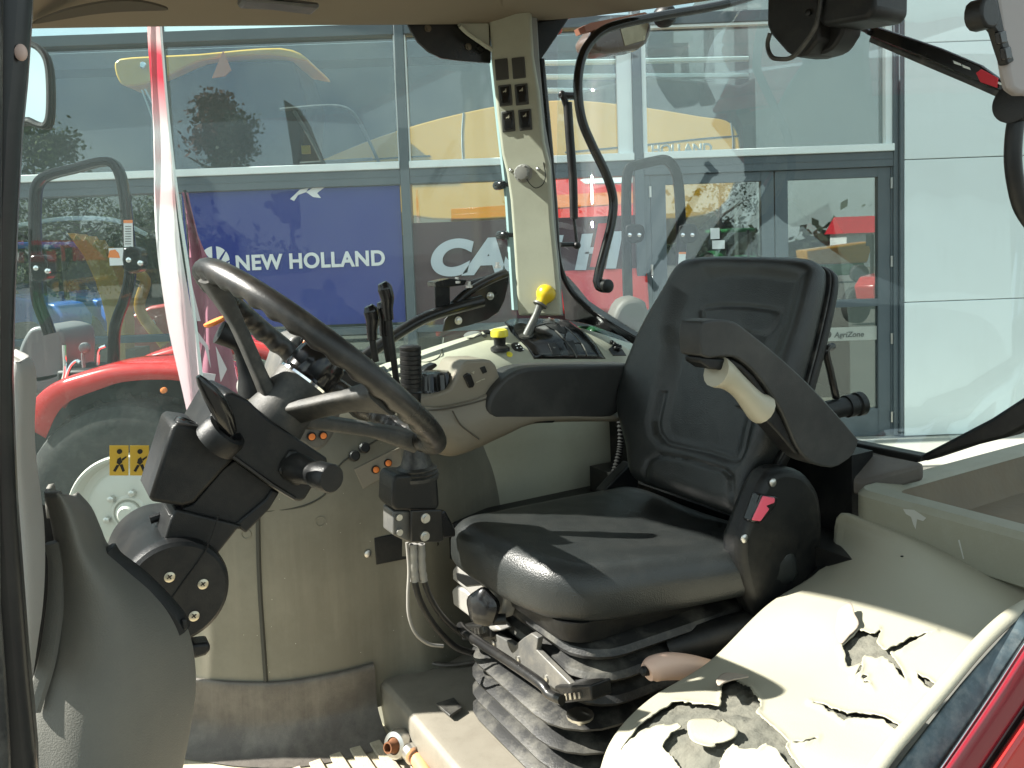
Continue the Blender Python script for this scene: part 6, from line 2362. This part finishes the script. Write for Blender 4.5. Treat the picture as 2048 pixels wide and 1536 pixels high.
FL = [(638, 1046), (642, 1022), (648, 1014), (655, 1016), (665, 1022), (675, 1032), (685, 1043), (695, 1053), (706, 1061), (718, 1068)]
FR = [(638, 1086), (642, 1118), (648, 1141), (655, 1156), (665, 1170), (675, 1180), (685, 1189), (695, 1196), (706, 1203), (718, 1211)]
b = B()
rows = []
for i in range(15):
    y = 638 + 80 * i / 14
    xl, xr = lerp_tab(FL, y), lerp_tab(FR, y)
    v_ = 1.945 - .185 * (i / 14)
    row = []
    for j in range(13):
        p = csurf(xl + (xr - xl) * j / 12, y)
        row.append(p + csn(xl + (xr - xl) * j / 12, y) * (.006 if 0 < j < 12 and 0 < i < 14 else .001))
    rows.append(row)
# keep the far rows on one gentle slope
for j in range(13):
    for i in range(5, -1, -1):
        ref = rows[i + 1][j]
        if rows[i][j].z > ref.z + .012 or rows[i][j].z < ref.z - .02 or cab(rows[i][j])[1] > 1.985:
            rows[i][j] = ref + (rows[i + 1][j] - rows[i + 2][j]) * .8
b.sheet(rows, 2, 2)
fac = obj('console_facia', b, M['blackgl'], cabt, thick=.004, ang=70)
b = B()
for pl in ([(1030, 668), (1060, 660), (1090, 652), (1110, 650)], [(1078, 645), (1112, 668), (1140, 700), (1150, 716)], [(1098, 640), (1130, 660), (1160, 690), (1172, 714)]):
    b.tube([csurf(x, y) + csn(x, y) * .0075 for x, y in pl], .002, n=6)
obj('facia_rib', b, M['greyplate'], fac)
for pl in ([(1094, 692), (1110, 690), (1120, 712), (1104, 714)], [(1126, 688), (1144, 686), (1154, 711), (1136, 713)]):
    b = B()
    b.prism([csurf(x, y) + csn(x, y) * .007 for x, y in pl], AZ * .003)
    obj('rocker', b, M['black'], fac, bevel=.001)
b = B()
b.lathe(csurf(1108, 702) + AZ * .010, csn(1108, 702), [(.006, 0), (.006, .001), (.004, .0015)], n=14)
obj('rocker_mark', b, M['greyplate'], fac)
b = B()
b.prism([csurf(x, y) + csn(x, y) * .006 for x, y in [(1085, 648), (1105, 650), (1130, 664), (1132, 670), (1118, 669), (1095, 658)]], AZ * .002, k=3)
obj('facia_cover', b, M['black'], fac)

g1 = thing('range_lever', 'grey lever with round yellow ball knob on the far console', 'lever', csurf(1052, 672))
k0 = csurf(1052, 674)
vk = cab(k0)[1]
b = B()
b.tube([pv(1048, 680, vk), pv(1058, 660, vk), pv(1072, 630, vk), pv(1079, 612, vk)], [.012, .011, .009, .010], n=12, k=3)
obj('shaft', b, M['greyplate'], g1)
ax = (pv(1092, 588, vk) - pv(1078, 614, vk)).normalized()
b = B()
b.lathe(pv(1079, 611, vk), ax, [(.012, -.002), (.019, 0), (.0195, .005), (.012, .007)], n=20)
obj('collar', b, M['greyplate'], g1)
b = B()
b.lathe(pv(1081, 608, vk), ax, [(.014, 0), (.0155, .010), (.020, .016), (.0245, .024), (.0255, .033), (.023, .043), (.016, .050), (.007, .054), (.001, .055)], n=28)
obj('knob', b, M['yellow'], g1)
b = B()
b.prism([csurf(x, y) + AZ * .006 for x, y in [(1028, 660), (1044, 655), (1062, 662), (1068, 676), (1050, 684), (1034, 676)]], AZ * .006, k=3)
obj('gaiter', b, M['rubber'], g1)

g2_ = thing('power_takeoff_button', 'black plunger with flat yellow cap on the far console', 'button', csurf(1000, 698))
k0 = csurf(1000, 698)
b = B()
b.lathe(k0, AZ, [(.025, -.004), (.024, .004), (.018, .008), (.0145, .010), (.0155, .026), (.0165, .030), (.012, .031)], n=28)
obj('plunger', b, M['black'], g2_)
b = B()
b.lathe(k0 + AZ * .030, AZ, [(.019, 0), (.0215, .002), (.0215, .013), (.020, .018), (.014, .021), (.001, .0215)], n=36, wob=lambda t, h: 1 + (.015 * math.cos(14 * t) if h < .016 else 0))
obj('cap', b, M['lemon'], g2_)
b = B()
b.lathe(csurf(1019, 709), csn(1019, 709), [(.008, 0), (.008, .0012), (.006, .0014)], n=18)
obj('yellow_mark', b, M['lemon'], cabt)
for pl, m_ in (([(927, 672), (936, 665), (950, 663), (962, 666), (960, 672), (948, 676), (934, 677)], 'greyplate'), ([(964, 672), (970, 670), (975, 673), (970, 676)], 'greyplate'), ([(966, 664), (978, 661), (982, 667), (972, 669)], 'black'),
               ([(1022, 690), (1036, 686), (1048, 702), (1030, 702)], 'black')):
    b = B()
    b.prism([csurf(x, y) + csn(x, y) * .0005 for x, y in pl], AZ * .0014, k=2)
    obj('console_plug', b, M[m_], cabt)
b = B()
b.tube([csurf(x, y) + AZ * .0004 for x, y in [(887, 676), (884, 700), (876, 716), (856, 724), (838, 724)]], .0015, n=6)
obj('console_groove', b, mat('console_seam', (.10, .10, .08), .8), cabt)
b = B()
b.prism([csurf(x, y) + csn(x, y) * .001 for x, y in [(1217, 700), (1226, 692), (1244, 700), (1252, 712), (1226, 712)]], AZ * .002)
q = obj('lighter_base', b, M['black'], cabt)
b = B()
for dx, dy in ((-8, -10), (-3, -6), (3, -3), (8, -1), (0, 2), (6, 4)):
    b.ball(csurf(1232 + dx, 700 + dy) + AZ * .008, .006, n=8, m=6)
obj('broken_socket', b, M['black'], cabt)

b = B()
for x, y in ((1032, 692), (1037, 690), (1034, 697), (1041, 696), (1046, 700)):
    b.lathe(csurf(x, y) + csn(x, y) * .0022, csn(x, y), [(.0022, 0), (.0022, .0004)], n=8)
o_ = obj('shift_symbol', b, M['white'], cabt)
o_['kind'] = 'stuff'
for k in range(5):
    b = B()
    x, y = 690 + k * 17, 782 + k * 14
    b.prism([csurf(x + dx, y + dy) + AV * -.004 + AZ * .006 for dx, dy in ((0, 0), (13, 4), (22, 14), (9, 11))], AZ * .006)
    obj('console_switch', b, M['blackgl'], cabt, bevel=.001)
# hydraulic levers
levers = []
for i, (lab, tip, mid, foot, vv_, sc_) in enumerate((
        ('short black hydraulic lever nearest the steering wheel', (737, 612), (745, 680), (748, 700), 1.80, 1.0),
        ('middle black hydraulic lever partly behind the tall one', (762, 603), (770, 672), (774, 700), 1.82, 1.0),
        ('tall black hydraulic lever with long flat shank', (764, 566), (778, 640), (791, 748), 1.78, 1.05))):
    g = thing('hydraulic_lever', lab, 'lever', pv(*foot, vv_), 'hydraulic levers on the far console')
    b = B()
    a0, a1 = pv(*tip, vv_), pv(*mid, vv_)
    d = (a1 - a0)
    b.tube([a0, a0 + d * .15 + AU * .004, a0 + d * .4 + AU * .006, a0 + d * .7 + AU * .002, a1], [.011, .0175, .0165, .0125, .0115], n=20, k=6, up=AV, flat=(.75, 1))
    obj('handle', b, M['blackgl'], g)
    b = B()
    b.tube([a1 - d * .1, pv(*foot, vv_), pv(foot[0] + 4, foot[1] + 24, vv_)], .0065, n=8, k=2, up=AV, flat=(.5, 1.25))
    obj('shank', b, M['blacksat'], g)
    levers.append(g)
b = B()
for x0 in (756, 778, 800):
    b.prism([csurf(x, y) + AZ * .001 for x, y in [(x0, 738), (x0 + 12, 734), (x0 + 26, 752), (x0 + 12, 757)]], AZ * .002)
obj('lever_slot', b, M['black'], cabt)

# ---- control pod on the front of the far armrest
pod = thing('control_pod', 'taupe control pod with ribbed dial and rocker in front of the far armrest', 'control pod', pv(920, 860, 1.53))
b = B()
b.prism(LV([(838, 806), (842, 796), (880, 786), (900, 778), (908, 766), (925, 728), (935, 722), (982, 720), (992, 730), (1006, 772), (1010, 782), (960, 800), (900, 814), (846, 820)], 1.50), AV * .105)
obj('upper_case', b, M['taupe'], pod, bevel=.010, seg=4)
b = B()
rows = []
topl = [(838, 812), (870, 815), (905, 812), (950, 800), (1006, 780), (1060, 790), (1130, 812), (1250, 828)]
botl = [(842, 862), (858, 888), (880, 908), (915, 922), (960, 908), (1010, 882), (1075, 852), (1250, 846)]
for f, vo in ((0, .10), (0, .012), (.06, .0), (.35, -.014), (.65, -.012), (.86, .004), (.97, .03), (1.0, .065), (.99, .10)):
    rows.append([pv(tx + (bx - tx) * f, ty + (by - ty) * f, 1.49) + AV * vo for (tx, ty), (bx, by) in zip(topl, botl)])
b.sheet(rows, 5, 4)
obj('lower_case', b, M['taupe'], pod, thick=.003)
b = B()
b.tube(LV([(846, 822), (900, 816), (960, 802), (1008, 784)], 1.488), .0016, n=6)
b.tube(LV([(905, 822), (922, 850), (950, 872), (958, 878)], 1.474), .0016, n=6)
obj('case_seam', b, mat('pod_seam', (.08, .07, .055), .8), pod)
dc = pv(868, 786, 1.55)
b = B()
b.lathe(dc, AZ, [(.036, -.004), (.0385, .0), (.0385, .007), (.0365, .011), (.035, .036), (.031, .044), (.012, .046)], n=60, wob=lambda t, h: 1 + (.06 * math.cos(15 * t) if h > .003 else 0))
obj('dial', b, M['blackgl'], pod)
b = B()
b.prism(LV([(927, 752), (935, 746), (942, 748), (950, 768), (947, 775), (938, 776)], 1.496), AV * .008)
rk = obj('rocker', b, M['blackgl'], pod, bevel=.002)
b = B()
b.prism(LV([(960, 736), (970, 732), (975, 744), (966, 748)], 1.498), AV * .004)
obj('socket', b, M['black'], pod, bevel=.001)
b = B()
for pl in ([(943, 745), (949, 742), (948, 748)], [(953, 764), (962, 760), (962, 762), (953, 766)], [(963, 759), (970, 757), (970, 759), (963, 761)]):
    b.prism(LV(pl, 1.498), AV * .002)
obj('symbol', b, M['cream'], pod)
b = B()
b.prism(LV([(842, 745), (856, 733), (872, 726), (876, 732), (858, 746), (846, 752)], 1.62), AV * .03)
obj('slider', b, M['black'], pod, bevel=.003)

# ---- loader joystick on its box
js = thing('joystick', 'black ribbed joystick with rubber boot on a bracket box before the seat', 'joystick', pv(840, 1085, 1.38))
VJ = 1.38
b = B()
ja = (pv(820, 700, VJ) - pv(823, 800, VJ)).normalized()
j0 = pv(823, 782, VJ)
jt = (pv(820, 690, VJ) - j0).length
prof = [(.0185, 0)]
nr = 8
for i in range(nr):
    h = jt * (.08 + .80 * i / nr)
    dh = jt * .80 / nr
    prof += [(.0183, h), (.0196, h + dh * .10), (.0198, h + dh * .88), (.0183, h + dh * .98)]
prof += [(.0195, jt * .90), (.0195, jt * .96), (.016, jt * .99), (.010, jt)]
b.lathe(j0, ja, prof, n=24)
obj('grip', b, M['black'], js)
b = B()
b.tube([pv(823, 786, VJ), pv(824, 830, VJ), pv(830, 870, VJ)], [.018, .015, .012], n=14, k=3)
obj('stem', b, M['black'], js)
b = B()
b.lathe(pv(834, 950, VJ), (pv(830, 870, VJ) - pv(834, 950, VJ)).normalized(), [(.040, -.006), (.0405, .0), (.036, .003), (.0405, .007), (.036, .010), (.038, .014), (.030, .018), (.026, .03), (.019, .06), (.016, .072), (.015, .085)], n=28)
obj('boot', b, M['rubber'], js)
b = B()
b.prism([p for p in LV([(786, 962), (792, 950), (868, 948), (876, 960), (880, 1010), (874, 1022), (790, 1022), (784, 1010)], 1.35)], AV * .07)
obj('box', b, M['black'], js, bevel=.010, seg=4)
b = B()
b.prism(LV([(822, 1021), (885, 1020), (888, 1080), (880, 1085), (822, 1085)], 1.345), AV * .006)
bp = obj('bracket', b, M['blacksat'], js, bevel=.002)
b = B()
b.prism(LV([(786, 1022), (822, 1022), (822, 1085), (810, 1082), (786, 1070)], 1.36), AV * .05)
obj('side_plate', b, M['greyplate'], js, bevel=.003)
b = B()
for px, py in ((850, 1036), (849, 1072)):
    b.lathe(pv(px, py, 1.345), -AV, [(.009, 0), (.009, .003), (.006, .003), (.006, .009), (.003, .009)], n=14)
for px, py in ((797, 1034), (798, 1064)):
    b.lathe(pv(px, py, 1.36), -AV, [(.006, 0), (.006, .005), (.003, .005)], n=10)
obj('bolt', b, M['steel'], bp)
b = B()
b.prism(LV([(876, 1024), (892, 1022), (912, 1060), (912, 1074), (884, 1078)], 1.385), AV * .02)
obj('support_arm', b, M['blacksat'], js, bevel=.004)
for pl, r_, m_, seg_ in (([(826, 1088), (827, 1140), (836, 1190), (858, 1235), (885, 1270), (915, 1296), (960, 1310)], .0062, 'black', 'cable'), ([(842, 1088), (844, 1140), (858, 1190), (884, 1232), (916, 1262), (960, 1285)], .0058, 'black', 'cable'),
                         ([(814, 1085), (818, 1140), (816, 1190), (818, 1232), (832, 1268), (858, 1288), (886, 1292)], .0032, 'lightgrey', 'thin_cable')):
    b = B()
    b.tube(LV(pl, 1.40), r_, n=10, k=6)
    c_ = obj(seg_, b, M[m_], js)
    if seg_ == 'cable':
        b = B()
        q = LV([pl[0], (pl[0][0] + 1, pl[0][1] + 44), (pl[1][0] + 3, pl[1][1] + 22)], 1.40)
        b.tube(q, lambda t: .0078 + .0008 * (1 if int(t * 7) % 2 else 0), n=10, k=8)
        obj('sleeve', b, M['lightgrey'], c_)

# ================================================================== STEERING COLUMN
WA = R(47)
wax = AU * math.cos(WA) + AZ * math.sin(WA)
wup = -AU * math.sin(WA) + AZ * math.cos(WA)          # in the wheel plane, towards the front
wC = tw(.362, 1.2, 1.946)
WR = .207
col = thing('steering_column', 'tilting steering column with black wheel, shuttle lever, stalk and round pivot housing', 'steering column', pv(352, 1187, 1.2))


def wpt(a, r_, s):
    """a = 0 towards the front, 90 towards the camera side"""
    return wC + wup * (math.cos(R(a)) * r_) - AV * (math.sin(R(a)) * r_) + wax * s


b = B()
rim_pts = [wpt(a, WR, 0) for a in range(0, 360, 6)]
n_ = len(rim_pts)
rings = []
for i, a in enumerate([q * 1.5 for q in range(240)]):
    c = wpt(a, WR, 0)
    rad = (wpt(a, 1, 0) - wC).normalized()
    ring = []
    for q in range(16):
        th = 2 * math.pi * q / 16
        o_ = rad * math.cos(th) * .019 + wax * math.sin(th) * .0175
        grip = .0
        # finger waves on the inner underside
        side = max(0, -math.sin(th + .75))
        grip = -.0055 * side * (0.5 + .5 * math.cos(R(a) * 40))
        ring.append(c + o_ * (1 + grip / .0175))
    rings.append(ring)
b.loft_closed(rings)
sw = obj('steering_wheel', b, M['wheel'], col, ang=60)
for a, w_ in ((6, .0165), (100, .017), (184, .019)):
    b = B()
    p0, p1, p2, p3 = wpt(a, .03, -.086), wpt(a, .07, -.066), wpt(a, .135, -.034), wpt(a, .203, -.008)
    tang = (wpt(a + 90, 1, 0) - wC).normalized()
    b.tube([p0, p1, p2, p3], [w_ * 1.15, w_ * 1.0, w_, w_ * 1.6], n=16, k=5, up=tang, flat=(1.0, .55, .45))
    obj('spoke', b, M['hub'], sw, ang=60)
b = B()
b.lathe(wC, wax, [(.052, -.130), (.050, -.118), (.047, -.108), (.044, -.092), (.043, -.055), (.0445, -.046), (.043, -.038), (.034, -.034)], n=32)
obj('hub', b, M['hub'], sw)
b = B()
b.lathe(wC, wax, [(.037, -.034), (.0405, -.030), (.0400, -.010), (.0385, .003), (.034, .010), (.025, .013), (.001, .014)], n=70, wob=lambda t, h: 1 - (.05 * max(0, math.cos(7 * t)) ** 4 if -.031 < h < .006 else 0))
obj('cap', b, M['blackgl'], sw)
b = B()
b.lathe(wC, wax, [(.0435, -.039), (.0435, -.0355), (.034, -.034)], n=32)
b.lathe(wC, wax, [(.055, -.140), (.055, -.134), (.046, -.131)], n=32)
obj('trim_ring', b, M['chrome'], col)
b = B()
b.lathe(wC, wax, [(.052, -.18), (.053, -.150), (.050, -.138), (.038, -.130)], n=28)
obj('shroud', b, M['black'], col)

b = B()
b.prism(LV([(396, 876), (438, 804), (450, 786), (466, 786), (497, 801), (532, 834), (654, 916), (657, 924), (610, 1000), (598, 1005), (586, 1001), (545, 977), (470, 921)], 1.125), AV * .15)
obj('switch_housing', b, M['black'], col, bevel=.008, seg=3)
b = B()
b.tube(LV([(400, 872), (470, 916), (545, 970), (590, 997)], 1.122), .003, n=6, k=2)
obj('housing_seam', b, M['blacksat'], col)
b = B()
b.prism(LV([(345, 850), (356, 846), (398, 852), (412, 880), (470, 918), (448, 940), (388, 1008), (364, 1014), (302, 1004), (299, 996)], 1.145), AV * .11)
obj('side_cover', b, M['black'], col, bevel=.008, seg=3)
b = B()
b.lathe(pv(375, 849, 1.17), (pv(385, 830, 1.17) - pv(375, 849, 1.17)).normalized(), [(.019, -.006), (.018, .004), (.013, .006), (.012, .004)], n=24)
obj('cover_button', b, M['blackgl'], col)
b = B()
b.prism(LV([(470, 920), (548, 976), (532, 1012), (488, 1064), (482, 1060), (470, 1058), (340, 1036), (336, 1032), (386, 1008), (446, 938)], 1.155), AV * .10)
obj('lower_cover', b, M['black'], col, bevel=.005)
b = B()
b.prism(LV([(545, 978), (560, 985), (540, 1018), (492, 1068), (470, 1050), (530, 1000)], 1.15), AV * .12)
obj('cover_flange', b, M['black'], col, bevel=.003)
# pivot housing
b = B()
pc = pv(352, 1187, 1.125)
pr_ = (pv(460, 1187, 1.125) - pc).length
b.lathe(pc, AV, [(pr_ * .5, 0), (pr_ * .90, 0), (pr_ * .97, .004), (pr_, .014), (pr_, .030), (pr_ * .96, .034), (pr_ * .96, .21), (pr_ * .90, .22)], n=64)
ph = obj('pivot_housing', b, M['black'], col)
b = B()
b.tube(LV([(437, 1031), (413, 1097), (375, 1152), (337, 1204)], 1.1245), .0011, n=5, k=2)
obj('housing_split', b, mat('deep_gap', (.004, .004, .004), .9), ph)
b = B()
b.prism(LV([(340, 1040), (352, 1018), (486, 1052), (474, 1060), (436, 1108), (400, 1130), (320, 1110)], 1.145), AV * .08)
obj('pivot_neck', b, M['black'], col, bevel=.003)
for px, py in ((339, 1154), (406, 1168), (388, 1232)):
    b = B()
    b.lathe(pv(px, py, 1.125), -AV, [(.0068, -.001), (.0068, .0012), (.0050, .0024), (.0025, .0026)], n=20)
    s_ = obj('screw', b, mat('brass_screw', (.55, .50, .38), .35, .8) if 'brass_screw' not in bpy.data.materials else bpy.data.materials['brass_screw'], ph)
    b = B()
    q = pv(px, py, 1.1222)
    for a in (.5, 2.07):
        d = AU * math.cos(a) + AZ * math.sin(a)
        e = AU * -math.sin(a) + AZ * math.cos(a)
        b.box(q, d * .0034, e * .0007, AV * .0006)
    obj('slot', b, M['black'], s_)
b = B()
b.prism(LV([(384, 1290), (420, 1286), (422, 1302), (412, 1312), (386, 1320)], 1.13), AV * .03)
obj('pivot_tab', b, M['black'], col, bevel=.004)
b = B()
b.tube(LV([(300, 1040), (330, 1030)], 1.22), .006, n=8, k=1)
obj('column_boot', b, M['black'], col)

# stalk on the near side
b = B()
s0, s1 = pv(588, 934, 1.125), pv(664, 958, 1.03)
sa = (s1 - s0).normalized()
b.prism(LV([(556, 944), (578, 902), (590, 900), (634, 934), (600, 972), (590, 972)], 1.118), AV * .012)
obj('stalk_plate', b, M['black'], col, bevel=.005)
b = B()
L0 = (s1 - s0).length
b.lathe(s0, sa, [(.021, -.02), (.020, .2 * L0), (.0165, .45 * L0), (.0165, .6 * L0), (.0185, .66 * L0), (.0190, L0 * .97), (.0170, L0), (.001, L0 + .0005)], n=28)
obj('stalk', b, M['black'], col)
# shuttle lever with its collar
lc = pv(453, 862, 1.115)
b = B()
la = (wax * .95 - AV * .35).normalized()
b.lathe(lc, la, [(.030, -.022), (.0305, -.004), (.028, .002), (.022, .004), (.017, .0), (.016, -.006)], n=32)
obj('lever_collar', b, M['black'], col)
b = B()
rows = []
for (cx_, cy_, w_, v_) in ((396, 752, 4, 1.085), (404, 764, 9, 1.085), (420, 785, 14, 1.088), (438, 812, 17, 1.092), (452, 840, 16, 1.10), (462, 868, 12, 1.108)):
    ring = []
    c = pv(cx_, cy_, v_)
    sx = w_ / F_PX * 1.25
    dirp = (pv(cx_ + 8, cy_ - 6, v_) - c).normalized()
    for q in range(12):
        th = 2 * math.pi * q / 12
        cxx, sxx = math.cos(th), math.sin(th)
        ring.append(c + dirp * (sx * math.copysign(abs(cxx) ** .7, cxx)) + AV * (.010 * math.copysign(abs(sxx) ** .7, sxx) * (.35 + .65 * min(1, w_ / 14))))
    rows.append(ring)
b.loft(rows)
obj('shuttle_lever', b, M['blackgl'], col, ang=50)

# instruments and far stalk beyond the wheel
b = B()
b.prism(LV([(584, 676), (612, 668), (646, 690), (668, 740), (686, 800), (676, 850), (662, 880), (636, 904), (604, 890), (560, 840), (556, 740)], 1.42), AV * .10, k=2)
ip = obj('instrument_housing', b, M['greyplate'], col, bevel=.008, seg=3)
for px, py, r_ in ((617, 688, .0125), (623, 873, .0062), (646, 871, .0058)):
    b = B()
    b.lathe(pv(px, py, 1.418), -AV, [(r_ * 1.3, -.002), (r_ * 1.3, .002), (r_, .003)], n=20)
    q = obj('lamp_bezel', b, M['black'], ip)
    b = B()
    b.lathe(pv(px, py, 1.418), -AV, [(r_, .002), (r_ * .9, .005), (r_ * .3, .006)], n=20)
    obj('lamp', b, M['orange'], q)
b = B()
b.tube(LV([(506, 790), (496, 745), (484, 700), (470, 680), (438, 664)], 1.31), [.024, .015, .012, .016, .0185], n=14, k=4)
obj('far_stalk', b, M['black'], col)
b = B()
sa = (pv(430, 655, 1.31) - pv(446, 668, 1.31)).normalized()
b.lathe(pv(438, 662, 1.31), (sa + AZ * 1.1).normalized(), [(.014, .012), (.0165, .015), (.0165, .018), (.001, .019)], n=20)
obj('stalk_end', b, M['orange'], col)
b = B()
b.ball(pv(500, 772, 1.32), .020, .024, .022)
obj('stalk_dome', b, M['lightgrey'], col)
b = B()
b.prism(LV([(672, 742), (700, 742), (760, 800), (800, 842), (790, 850), (720, 840), (680, 800)], 1.60), AV * .05)
obj('switch_bank', b, M['black'], col, bevel=.006)

# ---- yellow warning decals on the far pane
for k, x0 in enumerate((219, 260)):
    d = thing('warning_decal', ('left' if k == 0 else 'right') + ' one of two yellow warning decals with walking figure stuck low on the window', 'decal', pv(x0 + 18, 950, 1.98), 'yellow decals on the window')
    b = B()
    b.prism(LV([(x0, 891), (x0 + 38, 891), (x0 + 38, 951), (x0, 951)], 1.983), AV * .0008)
    obj('sheet', b, M['decal'], d)
    b = B()
    for pl in ([(x0 + 16, 918), (x0 + 22, 914), (x0 + 26, 924), (x0 + 20, 930), (x0 + 14, 926)], [(x0 + 14, 930), (x0 + 20, 930), (x0 + 12, 944), (x0 + 7, 942)], [(x0 + 20, 930), (x0 + 26, 928), (x0 + 31, 942), (x0 + 26, 944)], [(x0 + 24, 918), (x0 + 34, 912), (x0 + 34, 915), (x0 + 26, 922)]):
        b.prism(LV(pl, 1.9822), AV * .0006)
    b.lathe(pv(x0 + 20, 903, 1.9826), -AV, [(.0055, 0), (.0055, .0006)], n=12)
    obj('figure', b, M['machdark'], d)

print('objects', len(bpy.data.objects))


# ------------------------------------------------------------------ pieces that were drawn together become objects of their own
SPLIT = set("door_frame transom bolt slide_block rivet nut screw wheel_nut rim_hole lugs reveal ball_joint wall_plug wall_groove gusset_bolt slide_teeth mirror_arm facia_rib wheels lever_slot panel_seam guard_rail cowl_clip control_rod seat_back_wall broken_socket side_bracket trim_ring".split())


def split_islands(o):
    me = o.data
    n = len(me.vertices)
    par = list(range(n))

    def find(i):
        while par[i] != i:
            par[i] = par[par[i]]
            i = par[i]
        return i
    for e in me.edges:
        a, c = find(e.vertices[0]), find(e.vertices[1])
        if a != c:
            par[a] = c
    groups = {}
    for i in range(n):
        groups.setdefault(find(i), []).append(i)
    if len(groups) < 2:
        return
    for gi, root in enumerate(list(groups)):
        bm = bmesh.new()
        bm.from_mesh(me)
        keep = set(groups[root])
        bmesh.ops.delete(bm, geom=[v for v in bm.verts if v.index not in keep], context='VERTS')
        m2 = bpy.data.meshes.new(o.name)
        bm.to_mesh(m2)
        bm.free()
        for mt in me.materials:
            m2.materials.append(mt)
        if gi == 0:
            first = m2
        else:
            c = o.copy()
            c.data = m2
            COL.objects.link(c)
            c.parent = o.parent
    o.data = first


for o in list(bpy.data.objects):
    if o.type == 'MESH' and o.name.split('.')[0] in SPLIT and not o.children:
        split_islands(o)
